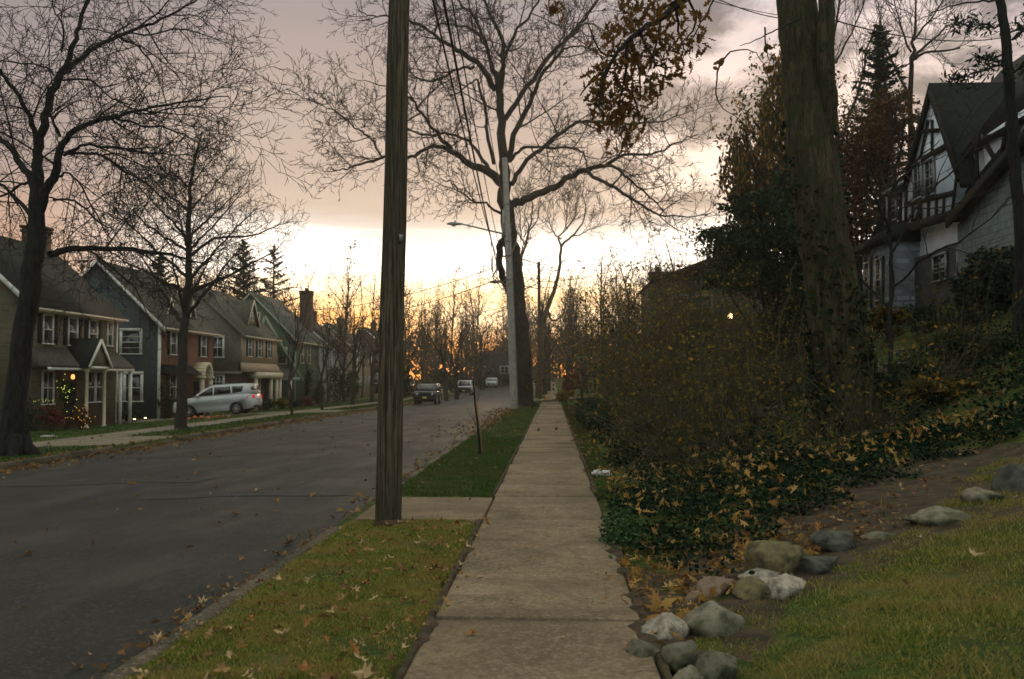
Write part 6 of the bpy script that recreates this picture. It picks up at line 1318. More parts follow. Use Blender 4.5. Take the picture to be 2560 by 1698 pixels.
# far tree line: kinds copied along the street end and both sides
kinds = []
for i, (H, sp, m, lf, vs) in enumerate([(15, 5.2, 'twigwarm', ('brownleaf', .22), .8), (13, 5.5, 'twigwarm', ('rust', .35), .5), (17, 4.2, 'twig', ('brownleaf', .10), 1.3), (11, 4.5, 'twigwarm', ('brownleaf', .7), .6)]):
    kinds.append(bare_tree('far_tree', '', H, sp, random.Random(200+i), MAT['bark'], MAT[m], (LM[lf[0]], lf[1]*.6, .26), 'far bare trees closing the street', vs, .18, 16, .12, 3.0, rm=.026))
R = random.Random(99); KL = ['broad bare tree of the far tree line with a few brown leaves', 'spreading far tree with thin rusty leaves', 'narrow upright bare tree of the far tree line', 'low far tree still holding brown leaves']
spots = []
for Y in (112, 122, 134, 148, 164, 182, 204):
    for X in np.arange(-.32*Y, .27*Y, 3.0+Y*.010):
        x = X+R.uniform(-2, 2); y = Y+R.uniform(-6, 6)
        if -17 < x < 1.5 and y < 196: continue
        if x < -17 and x > -35 and y < 163: 
            if not (-24 < x < -17.5): continue
        if x > 5 and y < 112: continue
        spots.append((x, y))
for (x, y) in [(-14, 200), (-9.5, 205), (-5, 198), (-1.5, 206), (1.5, 199), (-17, 203), (-12, 214), (-7, 212), (-3, 215), (0, 214), (-6, 222), (3, 210), (-13, 171), (-11.6, 176), (-6.6, 177), (-4.5, 172), (-14.5, 178), (-10.5, 193), (-8.0, 194), (-6, 193), (-4, 190), (-2.5, 184), (2.5, 150), (3.2, 128), (2.6, 172), (-13.5, 150), (-14, 138), (-13.6, 160)]: spots.append((x, y))
used = set()
for (x, y) in spots:
    k = R.choice([0, 0, 1, 2, 2, 3]); s = R.uniform(.8, 1.18)*(1 if y < 150 else 1.12)
    loc = (x, y, float(gz(x, y)))
    if k not in used: used.add(k); t = kinds[k]; t.location = loc; t['label'] = KL[k]; t.scale = (s, s, s)
    else: copy_tree(kinds[k], loc, R.uniform(0, 6.28), s, KL[k])
# tall thin upright trees rising over the left roofs, backlit
for i, (px, top, Y, sp) in enumerate([(780, 735, 120, 2.2), (850, 720, 118, 3.0), (905, 640, 128, 3.0), (935, 610, 135, 3.6), (870, 690, 150, 3.2), (1010, 700, 112, 2.6), (1060, 690, 118, 2.8), (1110, 760, 120, 3.2), (1170, 770, 140, 3.4), (960, 740, 105, 2.4), (820, 760, 100, 2.6)]):
    b = GP(px, 950, Y); t = bare_tree('upright_tree', 'thin upright backlit tree, number %s from the left over the street' % ['one', 'two', 'three', 'four', 'five', 'six', 'seven', 'eight', 'nine', 'ten', 'eleven'][i], P(px, top, Y)[2]-b[2], sp, random.Random(300+i), MAT['twigwarm'], MAT['twigwarm'], (LM['brownleaf'], .15, .2), 'upright trees over the left roofs', 1.7, .13, 13, .2, 2., rm=.017); t.location = b
    t['label'] = ['thin upright tree just right of the brick chimney', 'second thin upright tree right of the brick chimney', 'tall thin tree left of the near pole, lower one', 'tallest thin tree touching the near pole', 'thin tree behind the pair left of the near pole', 'thin upright tree just right of the near pole', 'tall vertical stemmed tree above the dark parked car', 'spreading thin tree between the parked cars', 'thin tree above the white parked car', 'thin tree hidden by the near pole', 'short thin tree by the hidden white house'][i]
# conifers behind house C
b = GP(606, 950, 104); conifer('spruce_tree', 'darker left spruce behind the dormer roof', b, P(606, 600, 104)[2]-b[2], 7.2, 84, LM['everblue'], .55, 6, group='spruces behind the roofs')
b = GP(682, 950, 112); conifer('spruce_tree', 'thinner right spruce with tiered branches behind the green house', b, P(680, 612, 112)[2]-b[2], 8.0, 54, LM['everblue'], .5, 7, group='spruces behind the roofs')
b = GP(395, 950, 84); conifer('spruce_tree', 'dark spruce behind the brick house roof', b, P(395, 640, 84)[2]-b[2], 5.4, 70, LM['everblue'], .55, 17, group='spruces behind the roofs')
# background fuzz behind left houses
for i, (x, y) in enumerate([(-46, 92), (-40, 84), (-52, 110), (-44, 118), (-38, 126), (-60, 120), (-36, 98), (-50, 135), (-42, 70), (-48, 60), (-37, 108), (-34, 116), (-41, 102), (-45, 108), (-39, 114), (-48, 100), (-50, 122), (-36, 122), (-43, 90), (-52, 84), (-47, 78)]): copy_tree(kinds[i % 4], (x, y, -1), i*1.3, R.uniform(.8, 1.1), KL[i % 4])
# strip trees on the left kerb
for i, (px, py, Y, H, w) in enumerate([(729, 1038, 54, 7.5, .07), (805, 1021, 64, 7, .09), (882, 1008, 79, 8.5, .17), (933, 1000, 90, 9, .17), (1117, 975, 98, 9, .2), (1143, 973, 103, 9, .22), (1205, 962, 150, 11, .3)]):
    b = GP(px, py, Y); t = bare_tree('strip_tree', ['thinnest young tree in the left strip beyond the white car', 'second thin young tree in the left strip', 'pale footed tree in the left strip', 'tree in the left strip just left of the near pole', 'dark trunked tree behind the dark parked car', 'dark trunked tree left of the white parked car', 'big tree beside the farthest silver car'][i], H, 2.6+H*.12, random.Random(400+i), MAT['bark'], MAT['twig'], (LM['brownleaf'], .2, .14), 'trees along the left kerb', 1., w, 9, .3, 2.2, rm=.012); t.location = b
# hedges and dark shrubs along the house fronts, both sides
def hedge_row(specs, group):
    for i, (px, py, Y, w, h, m, lab) in enumerate(specs):
        b = GP(px, py, Y); me = Y/F; hh = h*me
        leafy('shrub', lab, 'shrub', b, [((b[0], Y, b[2]+hh*.5), w*me, max(.6, w*me*.5), hh*.55, int(900+w*h*.12), 26, .34, .2)], LM[m], max(.10, .0022*Y), .9, 5, seed=500+i, group=group, sr=.015)
hedge_row([(60, 1045, 44, 60, 90, 'ever', 'big dark shrub at the far left house corner'), (130, 1050, 45, 45, 70, 'berry', 'reddish dark shrub left of the string lights'), (205, 1045, 47, 30, 55, 'rust', 'rust coloured shrub right of the string lights'), (290, 1042, 58, 32, 60, 'ever', 'dark shrub at the blue grey wall'), (330, 1045, 58, 35, 30, 'ever', 'low green shrub at the blue grey wall base'),
           (415, 1040, 60, 25, 110, 'ever', 'tall dark shrub at the brick front'), (456, 1020, 62, 20, 90, 'ever', 'narrow dark shrub behind the round tree trunk'),
           (668, 1020, 76, 20, 34, 'ever', 'yellow green clipped shrub behind the white car'), (705, 1012, 82, 20, 30, 'yellowleaf', 'low yellow green hedge piece below the green house'), (735, 1010, 84, 22, 28, 'ever', 'low green hedge piece below the green house'), (765, 1006, 88, 22, 26, 'berry', 'low reddish hedge piece'),
           (800, 1000, 92, 24, 60, 'ever', 'dark shrub under the brick chimney'), (845, 990, 96, 34, 110, 'ever', 'tall dark evergreen shrub mass left of the near pole'), (880, 990, 100, 26, 90, 'ever', 'second dark evergreen shrub mass left of the near pole'), (760, 960, 100, 26, 120, 'ever', 'dark yew in front of the chimney'),
           (1010, 975, 104, 28, 90, 'ever', 'dark shrub just right of the near pole'), (1045, 980, 99, 22, 50, 'rust', 'brown shrub behind the dark parked car'), (1090, 960, 122, 40, 70, 'ever', 'dark hedge behind the parked cars, left part'), (1140, 960, 124, 36, 60, 'ever', 'dark hedge behind the parked cars, right part'), (1210, 955, 168, 30, 60, 'ever', 'dark shrub by the grey bungalow'), (1262, 945, 176, 26, 22, 'ever', 'clipped dark hedge under the white double window')],
          'shrubs in front of the left houses')
hedge_row([(1525, 950, 64, 40, 90, 'ever', 'dark yew right of the street sign'), (1455, 955, 92, 34, 80, 'berry', 'dark red leaved shrub under the street sign'), (1420, 960, 96, 22, 60, 'berry', 'smaller red shrub by the sidewalk'), (1407, 985, 72, 20, 34, 'yellowleaf', 'yellow green shrub overhanging the far sidewalk'), (1585, 960, 58, 45, 100, 'brownleaf', 'brown leafed shrub right of the railing'),
           (1600, 900, 52, 60, 110, 'brownleaf', 'tall brown shrub before the stucco house'), (1690, 880, 46, 70, 90, 'brownleaf', 'brown shrub mass below the lit lamp'), (1800, 900, 40, 80, 90, 'ever', 'dark green shrub below the evergreen'), (1640, 960, 38, 80, 80, 'brownleaf', 'brown bramble mass at mid height'), (1760, 960, 33, 70, 60, 'ever', 'green leafy bank shrub'), (1580, 860, 46, 60, 150, 'brownleaf', 'high rusty shrub left of the stucco house'), (1565, 880, 60, 40, 120, 'yellowleaf', 'yellowing shrub behind the railing top'), (1660, 800, 54, 60, 110, 'brownleaf', 'thin brown shrub across the stucco house front'), (2090, 960, 22, 110, 80, 'ever', 'dark leafy shrub right of the mossy trunk foot'), (2250, 960, 20, 120, 90, 'ever', 'dark shrub on the slope under the stone ledges'), (2440, 930, 20, 130, 90, 'ever', 'dark shrub on the slope at the far right'), (2350, 1010, 17, 120, 70, 'brownleaf', 'dim brown shrub above the long slab stone')], 'shrubs on the right bank')
# clipped hedge along the sidewalk
mbh = MB(); n = 11000
u = nr.random(n); X0 = 1.0+u*.0; Yh = 21+u*21; f = nr.random(n); hgt = .80
side = nr.random(n) < .6
xx = np.where(side, 1.02+nr.normal(0, .03, n), 1.0+nr.random(n)*.9); zz = np.where(side, nr.random(n)*hgt, hgt+nr.normal(0, .03, n)); keep = Yh > 29+4*nr.random(n)
pts = np.stack([xx, Yh, gz(xx, Yh)*0+zz], 1)[keep]; leafcards(mbh, pts, .07, DIA, asp=.9); mbh.box(1.06, 1.8, 31, 41.9, -.1, .76)
solo(mbh, 'clipped_hedge', LM['ever'], 'clipped dark green hedge edging the sidewalk', 'hedge', (1.3, 36, 0))

prF = Prm(n=[1, 1, 1], dens=[1.6, 2.4, 2.6], t0=[.1, .1, .1], ang=[(25, 60), (25, 55), (25, 55)], L=[2.2, 1.1, .5], fall=[.3, .3, .3], thick=[.010, .010, .012], rmin=.0065, seg=[6, 4, 3], wob=[.12, .10, .08], trop=[.02, .0, .0])
traced_tree('bare_tree', 'thin bare tree with a web of twigs in front of the tudor house', [[(0, 0), (2230, 1000, 6), (2225, 850, 6), (2232, 700, 5), (2222, 560, 4), (2240, 420, 3), (2262, 300, 2)], [(0, 1), (2225, 640, 3), (2290, 520, 3), (2370, 440, 2), (2450, 330, 2), (2500, 300, 1)], [(0, -1), (2222, 580, 4), (2180, 480, 3), (2160, 380, 2)], [(0, -1), (2230, 720, 3), (2320, 640, 3), (2420, 590, 2), (2540, 480, 1)], [(0, 1), (2228, 780, 4), (2150, 690, 3), (2110, 620, 1)], [(0, 0), (2236, 470, 3), (2300, 390, 2), (2350, 350, 1)]], 23, prF, 44, MAT['barkdark'], MAT['twig'], start=8, jit=.03)
# ================================================================ RIGHT BANK
def ivy_ok(x, y):
    edge = .66+wavy(y, .05)+np.where(y < 9.5, (9.5-y)*.30, 0)
    u = np.interp(y, [6.5, 7.75, 8.6, 9.9, 12, 13.5], [1.0, 1.2, 1.5, 2.5, 4.4, 8.5])+.35*np.sin(x*2.1+y*3.3)
    return (x > edge) & (x < u) & (y > 7.3)
def ivyfield(n, x0, x1, y0, y1, test, size, hgt, mat, name, label, shape=OVAL):
    p = scatter(n, x0, x1, y0, y1, test, 0); h = hgt*(.35+.65*(.5+.5*np.sin(p[:, 0]*3.3+1)*np.sin(p[:, 1]*2.1)))*(.6+.4*np.sin(p[:, 0]*7.1+p[:, 1]*5.7)); ed = np.clip((p[:, 0]-.6)/.5, .15, 1)
    p[:, 2] += nr.random(len(p))**.6*h*ed+.01
    mb = leafcards(MB(), p, size, shape, flat=.35, asp=1.15); o = mb.build(name, mat); return tag(o, label, None, None, 'stuff')
ivyfield(70000, .6, 9, 7.2, 14.5, lambda x, y: ivy_ok(x, y) & (.55+.5*np.sin(x*3.7+y*1.8+np.sin(y*4.1))*np.sin(y*3.3-x*2.9) > nr.random(len(x))*.7), .042, .34, LM['ivy'], 'ivy', 'dark ivy ground cover along the sidewalk', OVAL)
ivyfield(75000, 1.0, 14, 13.5, 36, lambda x, y: (.5+.5*np.sin(x*1.7+y*.8+np.sin(y*2.1))*np.sin(y*1.3-x*.9) > nr.random(len(x))*.8) & (x > 1.15+.25*np.sin(y*.9)) & ~((x > 8) & (y > 26) & (y < 31)), .065, .36, LM['ivy'], 'ivy', 'dark ivy ground cover on the upper bank')
# fresh green sprig at the sidewalk edge
p = np.array([.68, 9.9, .12])+nr.normal(0, 1, (1500, 3))*np.array([.10, .26, .10]); p[:, 2] = np.abs(p[:, 2]-.02)+.01; p = p[p[:, 0] > .46]
solo(leafcards(MB(), p, .035, OVAL, asp=1.), 'ground_cover_plant', leafmat('fresh_groundcover', [(0, (.015, .045, .014)), (1, (.05, .11, .03))], .5, .2), 'small bright green plant spilling over the sidewalk edge', 'plant', (.68, 9.9, 0))
# brambles: arching canes with sparse leaves, separate bushes
def bramble(label, base, H, Rr, ncane, seed, leafm, lsize=.07, lfrac=.5, r=.009, lean=(0, 0), mat='twigwarm', group='bramble bushes on the bank', dens_=(3, 3.5), fall=1.):
    R = random.Random(seed); t = thing('bramble_bush', label, 'bush', base, group=group); canes = []
    for i in range(ncane):
        a = R.uniform(0, 2*pi); d = vnorm((cos(a)*R.uniform(.1, .7)+lean[0], sin(a)*R.uniform(.1, .7)+lean[1], 1)); L = H*R.uniform(.7, 1.5)
        canes.append(walk((base[0]+cos(a)*R.random()*Rr*.4, base[1]+sin(a)*R.random()*Rr*.4, base[2]-.05), d, L, r*R.uniform(.7, 1.4), r*.3, 9, .10, -.11*fall*R.uniform(.2, 1.4), R))
    pr = Prm(n=[1, 1], dens=list(dens_), t0=[.1, .1], ang=[(30, 75), (30, 70)], L=[H*.30, H*.13], fall=[.2, .3], thick=[.007, .006], rmin=r*.28, seg=[5, 3], wob=[.16, .2], trop=[-.02, -.02]); lv = [[], []]; tips = []
    for p, q in canes: sprout(lv, p, q, 0, pr, R, tips)
    MB().tubes(canes, 4).build('stems', MAT[mat], t); MB().tubes(lv[0]+lv[1], 3).build('twigs', MAT[mat], t)
    Q = np.array([x[0] for x in tips]); Q = Q[nr.random(len(Q)) < lfrac]; Q = np.repeat(Q, 2, 0); Q += nr.normal(0, .05, Q.shape)
    if len(Q): leafcards(MB(), Q, lsize, OVAL, asp=.9).build('foliage', LM[leafm], t)
    return t
for i, (X, Y, H, Rr, n, m, lab, lean) in enumerate([
    (1.95, 17.5, 2.0, .8, 34, 'brownleaf', 'tangled brown bramble leaning over the verge', (-.25, 0)), (2.8, 16.2, 1.7, .9, 30, 'yellowleaf', 'low bramble with yellow green leaves behind the ivy', (0, -.2)), (2.4, 22, 2.3, .9, 36, 'brownleaf', 'tall brown twiggy bush beside the clipped hedge', (-.1, 0)),
    (3.4, 20, 2.6, 1., 38, 'yellowleaf', 'tall twiggy bush with orange yellow leaves in mid bank', (-.1, 0)), (2.6, 26, 2.8, 1.1, 38, 'brownleaf', 'tall rusty twiggy bush below the stucco house', (0, 0)), (5.0, 31, 3.6, 1.5, 40, 'brownleaf', 'high orange brown bush hiding the stucco house base', (0, 0)), (3.0, 38, 3.4, 1.3, 36, 'brownleaf', 'high twiggy bush beyond the railing', (0, 0)), (5.6, 26, 3.2, 1.3, 34, 'yellowleaf', 'tall twiggy bush against the evergreen', (0, 0)), (4.6, 44, 5.2, 1.6, 44, 'brownleaf', 'tallest rust brown bush left of the stucco house', (0, 0)), (7.4, 50, 5.6, 1.6, 44, 'brownleaf', 'tall twiggy bush covering the stucco house corner', (0, 0)), (7.2, 40, 4.2, 1.6, 40, 'yellowleaf', 'tall golden bush below the stucco house windows', (0, 0)), (3.9, 27, 3.4, 1.2, 36, 'brownleaf', 'tall orange brown brush in the middle of the bank', (0, 0)), (4.4, 23, 2.6, 1.1, 34, 'brownleaf', 'twiggy bush in front of the dark evergreen', (0, 0)),
    (4.9, 15.8, 1.5, .9, 24, 'brownleaf', 'low thin bramble at the foot of the mossy trunk', (.1, -.2)), (3.6, 14.2, 1.0, .8, 22, 'yellowleaf', 'low pale stemmed bramble arching over the ivy', (-.2, -.3)), (2.0, 14.6, 1.0, .6, 20, 'brownleaf', 'small bramble beside the green verge', (-.1, -.1)), (6.6, 17.5, 1.5, 1., 22, 'brownleaf', 'thin bramble right of the mossy trunk', (.1, 0)), (8.2, 20, 1.8, 1.2, 24, 'brownleaf', 'dim bramble on the slope below the stone ledges', (0, 0)), (3.3, 32, 3.2, 1.2, 34, 'yellowleaf', 'tall twiggy backlit bush behind the railing', (0, 0))]):
    bramble(lab, (X, Y, float(gz(X, Y))), H, Rr, int(n*1.25), 600+i, m, .075, .55, lean=lean)
for i, (X, Y, n, lab) in enumerate(((2.3, 12.6, 16, 'leafless sprawling canes over the ivy, right tangle'), (1.5, 12.2, 12, 'leafless sprawling canes over the ivy, left tangle'), (3.6, 12.9, 12, 'leafless sprawling canes below the mossy trunk'))):
    bramble(lab, (X, Y, float(gz(X, Y))+.1), .8, 1.0, n, 700+i, 'yellowleaf', .05, .04, r=.006, lean=(-.5, -.3), mat='twigwarm', group='sprawling canes on the ivy', fall=1.3)
# long pale canes arching left to right
Rc = random.Random(5)
for i, (ln, lab) in enumerate([([(1530, 1240), (1580, 1170), (1650, 1090), (1800, 970), (1905, 890)], 'long pale cane arching up from the sidewalk edge'), ([(1520, 1120), (1580, 1040), (1700, 950), (1790, 930)], 'second long pale cane crossing in front of the hedge'), ([(1520, 1300), (1620, 1120), (1680, 1050), (1800, 990)], 'short pale cane bent over the ivy')]):
    pts, r = smoothline([P(*q, 12.6+i*1.2+k*.5) for k, q in enumerate(ln)], [.007, .006, .005, .004, .003][:len(ln)], 4, Rc, .015)
    pts[0] = (pts[0][0], pts[0][1], min(pts[0][2], float(gz(pts[0][0], pts[0][1]))-.02)); solo(MB().tubes([(pts, r)], 4), 'cane', MAT['twigwarm'], lab, 'plant stem', pts[0], 'long arching canes')
for i, (ln, lab) in enumerate([([(1745, 1150), (1748, 960), (1752, 700)], 'thin vertical vine stem left of the evergreen'), ([(1962, 1130), (1950, 950), (1945, 850), (1975, 720), (1990, 650)], 'thin crooked sapling stem left of the mossy trunk'), ([(1905, 1120), (1885, 960), (1870, 880), (1850, 790)], 'thin leaning stem below the lit lamp'), ([(2002, 1120), (2010, 980), (2000, 850), (2012, 700)], 'thin stem close against the mossy trunk')]):
    pts, r = smoothline([P(*q, 16.2+i*.5) for q in ln], [.022, .017, .013, .01, .007][:len(ln)], 4, Rc, .02); pts[0] = (pts[0][0], pts[0][1], min(pts[0][2], float(gz(pts[0][0], pts[0][1]))-.05)); solo(MB().tubes([(pts, r)], 5), 'stem', MAT['twigwarm'], lab, 'plant stem', pts[0], 'thin stems on the bank')

# ---------------------------------------------------------------- stones
def rockmat(name, c1, c2, sc=9, sp=None):
    m, t, b, _ = newmat(name); v = coords(t); big = noise(t, v, 2.2, 5, .6); c = mixc(t, maprange(t, noise(t, v, sc, 6, .72), .36, .64), c1, c2)
    if sp: c = mixc(t, maprange(t, big, .46, .62, 0, .8), c, sp)
    c = mixc(t, maprange(t, noise(t, v, 60, 3, .7), .56, .7, 0, .6), c, tuple(x*.35 for x in c1))
    c = mixc(t, maprange(t, noise(t, v, 5, 6, .75), .50, .62, 0, .75), c, tuple(x*.45 for x in c2))
    setc(t, b.inputs['Base Color'], c); b.inputs['Roughness'].default_value = .9; b.inputs['Specular IOR Level'].default_value = .15; bumpn(t, b, mathn(t, 'ADD', noise(t, v, 22, 6, .7), mathn(t, 'MULTIPLY', big, 2.)), .8, .02); return m
RM = dict(pale=rockmat('pale_granite', (.46, .40, .31), (.24, .21, .17), 14), grey=rockmat('grey_stone', (.27, .235, .17), (.15, .135, .10), 8, (.11, .12, .06)), olive=rockmat('lichened_stone', (.21, .175, .085), (.12, .10, .055), 9), dark=rockmat('dark_stone', (.12, .115, .09), (.06, .06, .048), 8), pink=rockmat('pinkish_stone', (.27, .19, .135), (.17, .12, .09), 8), flag=rockmat('flat_fieldstone', (.19, .17, .12), (.11, .10, .072), 10, (.07, .08, .04)))
def ico(n=3):
    import bmesh
    bm = bmesh.new(); bmesh.ops.create_icosphere(bm, subdivisions=n, radius=1); v = np.array([x.co[:] for x in bm.verts]); f = np.array([[a.index for a in q.verts] for q in bm.faces]); bm.free(); return v, f
IV, IF = ico(4)
def rock(label, px, py, wpx, hpx, mat, seed, up=.45, ry=1., block=0., rot=0., name='stone'):
    x, y, z = Pg(px, py+hpx*.16); m = math.hypot(x, y)/F; w, h = wpx*m/2*(1.36 if px < 2200 else .98), hpx*m/2*(1.22 if px < 2200 else 1.)
    r = np.random.default_rng(seed); v = IV.copy(); d = np.ones(len(v))
    for k in range(13):                                               # shave random flats off the ball
        n = r.normal(0, 1, 3); n /= np.linalg.norm(n); c = r.uniform(.56, .88)-block*.10; q = v@n; v = np.where((q > c)[:, None], v-np.outer((q-c)*.8, n), v)
    for k in range(5):
        n = r.normal(0, 1, 3)*(1.6+k); v = v*(1+.05/(1+k*.5)*np.sin(v@n+r.uniform(0, 6)))[:, None]
    for k in range(10):
        n = r.normal(0, 1, 3)*(5+k*2.2); v = v*(1+.016*np.sin(v@n+r.uniform(0, 6)))[:, None]
    v[:, 2] = np.where(v[:, 2] < -.35, -.35+(v[:, 2]+.35)*.5, v[:, 2])
    a = rot+YAW; v = v*np.array([w, w*ry, h]); c, s = cos(a), sin(a); v = np.stack([v[:, 0]*c-v[:, 1]*s, v[:, 0]*s+v[:, 1]*c, v[:, 2]], 1)
    mb = MB().add(v+np.array([x, y, z+h*up]), IF); return solo(mb, name, RM[mat], label, 'stone', (x, y, z), 'stones edging the lawn', smooth=True)
for i, a in enumerate([
    ('pale speckled granite stone lying beside the sidewalk', 1672, 1582, 112, 72, 'pale'), ('big grey rounded stone behind the pale speckled one', 1790, 1560, 128, 106, 'grey'), ('lichened brown stone right of the pinkish stone', 1890, 1480, 88, 66, 'olive'),
    ('pinkish stone behind the big grey stone', 1800, 1472, 84, 62, 'pink'), ('tallest rounded olive stone of the row', 1940, 1420, 122, 112, 'olive'), ('long pale stone lying across behind the mottled white one', 1915, 1448, 116, 44, 'pale'), ('mottled white stone at the lawn edge', 1965, 1478, 80, 70, 'pale'),
    ('dark blue grey stone right of the tall olive stone', 2035, 1418, 108, 60, 'dark'), ('dull brown stone half sunk behind the dark blue grey one', 2092, 1362, 90, 60, 'dark'), ('flat half buried stone up the slope', 2205, 1340, 110, 26, 'flag'), ('long flat grey slab stone higher up the slope', 2345, 1296, 150, 62, 'grey'),
    ('grey mottled stone at the upper end of the long slab', 2458, 1246, 96, 62, 'grey'), ('big dark stone at the right edge', 2545, 1216, 110, 100, 'dark'), ('dark flat stone wedged low beside the sidewalk', 1612, 1632, 86, 60, 'flag'), ('grey upright flat stone below the big grey one', 1700, 1650, 92, 96, 'flag'), ('large grey slab at the bottom of the row', 1790, 1690, 110, 100, 'flag'),
    ('small pinkish pebble stone in the dirt', 1738, 1500, 52, 34, 'pink'), ('small grey stone against the large bottom slab', 1722, 1704, 70, 60, 'grey')]):
    rock(*a, seed=70+i, up=.26, ry=.8+.3*(i % 3)/2, block=1. if a[5] == 'flag' else .2)
x, y, z = Pg(1492, 1192)
for k, (dx, dy, s) in enumerate(((0, 0, 1), (.16, .05, .8))):
    r = np.random.default_rng(90+k); v = IV*np.array([.085, .07, .06])*s*(1+.22*np.sin(IV@r.normal(0, 5, 3)))[:, None]*(1+.15*np.sin(IV@r.normal(0, 9, 3)))[:, None]
    solo(MB().add(v+np.array([x+dx, y+dy, z+.05]), IF), 'crumpled_paper', MAT['paper'], ['larger crumpled white paper at the edge of the ivy', 'smaller crumpled white paper at the edge of the ivy'][k], 'litter', (x+dx, y+dy, z))

# ---------------------------------------------------------------- fallen leaves
LV = []
for k in range(6):
    r = np.random.default_rng(30+k); sh = np.array(LOBE if k < 4 else OAK); n_ = len(sh); sh[:, :2] *= r.uniform(.85, 1.15, (n_, 2)); sh[:, 1] *= r.uniform(.6, .95); sh[:, 2] = sh[:, 2]*2.2+(sh[:, 0]**2)*r.uniform(.3, 1.4)+.5*np.abs(sh[:, 1])*r.uniform(.3, 1.5)+r.normal(0, .03, n_)
    c = sh.mean(0); c[2] -= .02; v = np.vstack([sh, c]); f = np.array([(i, (i+1) % n_, n_) for i in range(n_)]); LV.append((v, f))
leafcols = [M('curled_leaf_%s' % n, a, b, 30, rough=.75) for n, a, b in (('tan', (.40, .24, .10), (.30, .16, .06)), ('orange', (.36, .16, .045), (.25, .10, .03)), ('pale', (.52, .37, .20), (.40, .26, .12)), ('brown', (.22, .11, .045), (.14, .07, .03)))]
protos = []
for k in range(6):
    for c in range(4):
        me = bpy.data.meshes.new('fallen_leaf'); v, f = LV[k]; me.from_pydata([tuple(q) for q in v], [], [tuple(int(j) for j in q) for q in f]); me.materials.append(leafcols[c]); protos.append(me)
def leaf_at(x, y, z, s, label, group, R, tilt=.35):
    o = bpy.data.objects.new('fallen_leaf', R.choice(protos)); COL.objects.link(o); o.location = (x, y, z+s*.10); o.scale = (s, s, s); o.rotation_euler = (R.gauss(0, tilt), R.gauss(0, tilt), R.uniform(0, 6.28)); return tag(o, label, 'leaf', group)
R = random.Random(55)
ind = 0
def zone(n, xf, y0, y1, s, label, group, tilt=.35, up=0, bias=1.):
    for _ in range(n):
        y = y0+(y1-y0)*R.random()**bias; x = xf(y); leaf_at(x, y, float(gz(x, y))+up, s*R.choice((.55, .7, .8, .95, 1.1, 1.35)), label, group, R, tilt)
zone(120, lambda y: R.uniform(XR+.15, -.85), 5.0, 11.2, .092, 'curled tan leaf lying on the near olive grass strip', 'leaves on the near grass strip', .4, .045, 1.3)
zone(40, lambda y: R.uniform(XR-.32, XR-.05)-abs(R.gauss(0, .10)), 5.6, 10.8, .085, 'dry leaf lying in the gutter along the near kerb', 'leaves in the near gutter', .4, .005)
zone(26, lambda y: -.80+R.gauss(0, .05), 5.5, 11.2, .085, 'dry leaf caught on the left edge of the near sidewalk', 'leaves on the sidewalk edge', .4, .03)
zone(9, lambda y: R.uniform(-.7, .5), 5.4, 12, .08, 'single leaf lying flat on the concrete sidewalk', 'leaves on the sidewalk', .15, .008)
zone(11, lambda y: R.uniform(-7.5, XR-.4), 7.5, 16, .085, 'single leaf lying on the dark asphalt', 'leaves on the road', .3, .005)
zone(35, lambda y: rock_line(y)-R.uniform(.1, 1.0), 6.5, 11, .085, 'orange brown leaf on the bare dirt behind the stones', 'leaves on the dirt', .4, .03)
zone(30, lambda y: rock_line(y)+R.uniform(.2, 2.4), 5.2, 10.5, .085, 'tan leaf lying on the sloping lawn at lower right', 'leaves on the right lawn', .35, .045)
zone(12, lambda y: R.uniform(XR+.15, -.9), 13.8, 24, .085, 'pale leaf lying on the green strip beyond the path', 'leaves on the far green strip', .3, .045)
for xx, yy in ((1195, 1543), (1100, 1480)): pass
zone(17, lambda y: .62+R.gauss(0, .06), 6.2, 11, .08, 'brown leaf along the right edge of the sidewalk', 'leaves on the right sidewalk edge', .4, .02)
def litter(n, x0, x1, y0, y1, test, size, label, flat=.55, up=.02, mat='litter', upv=.02):
    p = scatter(n, x0, x1, y0, y1, test, up); p[:, 2] += nr.random(len(p))*upv
    h_ = len(p)//2; q = MB(); leafcards(q, p[:h_], size, [(a, b*.85, c*2.2+(a*a-.1)*.5) for a, b, c in LOBE], flat=flat, asp=.8, jit=.6); leafcards(q, p[h_:], size*.9, [(a, b*.8, c*2.5+abs(b)*.5) for a, b, c in OAK], flat=flat*.7, asp=.9, jit=.5); return tag(q.build('leaf_litter', LM[mat]), label, None, None, 'stuff')
litter(1500, .62, 6.5, 7.3, 14.5, lambda x, y: ivy_ok(x, y) & (.5+.5*np.sin(x*2.9+y*1.7)*np.sin(x*1.3-y*2.3+1) > nr.random(len(x))*.9), .088, 'tan leaves caught in the ivy', .15, .2, 'fallen', .2)
litter(2600, 1.2, 14, 12.5, 34, None, .13, 'dull brown leaves matted over the upper bank', .5, .03, 'litter', .05)
litter(420, 1.2, 9, 13.5, 26, lambda x, y: .5+.5*np.sin(x*1.9+y*1.1)*np.sin(x*1.3-y*1.3) > nr.random(len(x)), .13, 'tan leaves scattered over the upper bank', .15, .2, 'litter', .25)
litter(700, 1.2, 6.6, 7.6, 13, lambda x, y: (x < rock_line(y)+.05) & (nr.random(len(x)) < .6), .085, 'tan leaves scattered on the bare slope', .45, .02, 'litter', .03)
litter(420, .6, 2.2, 6.0, 9.5, lambda x, y: (x < rock_line(y)+.05) & (x > .6), .095, 'tan leaves drifted between sidewalk and stones', .45, .03, 'fallen', .04)
litter(1500, .58, 3.2, 5.6, 10, lambda x, y: (x < rock_line(y)) & (x > .6), .06, 'small leaf bits over the dirt', .6, .012)
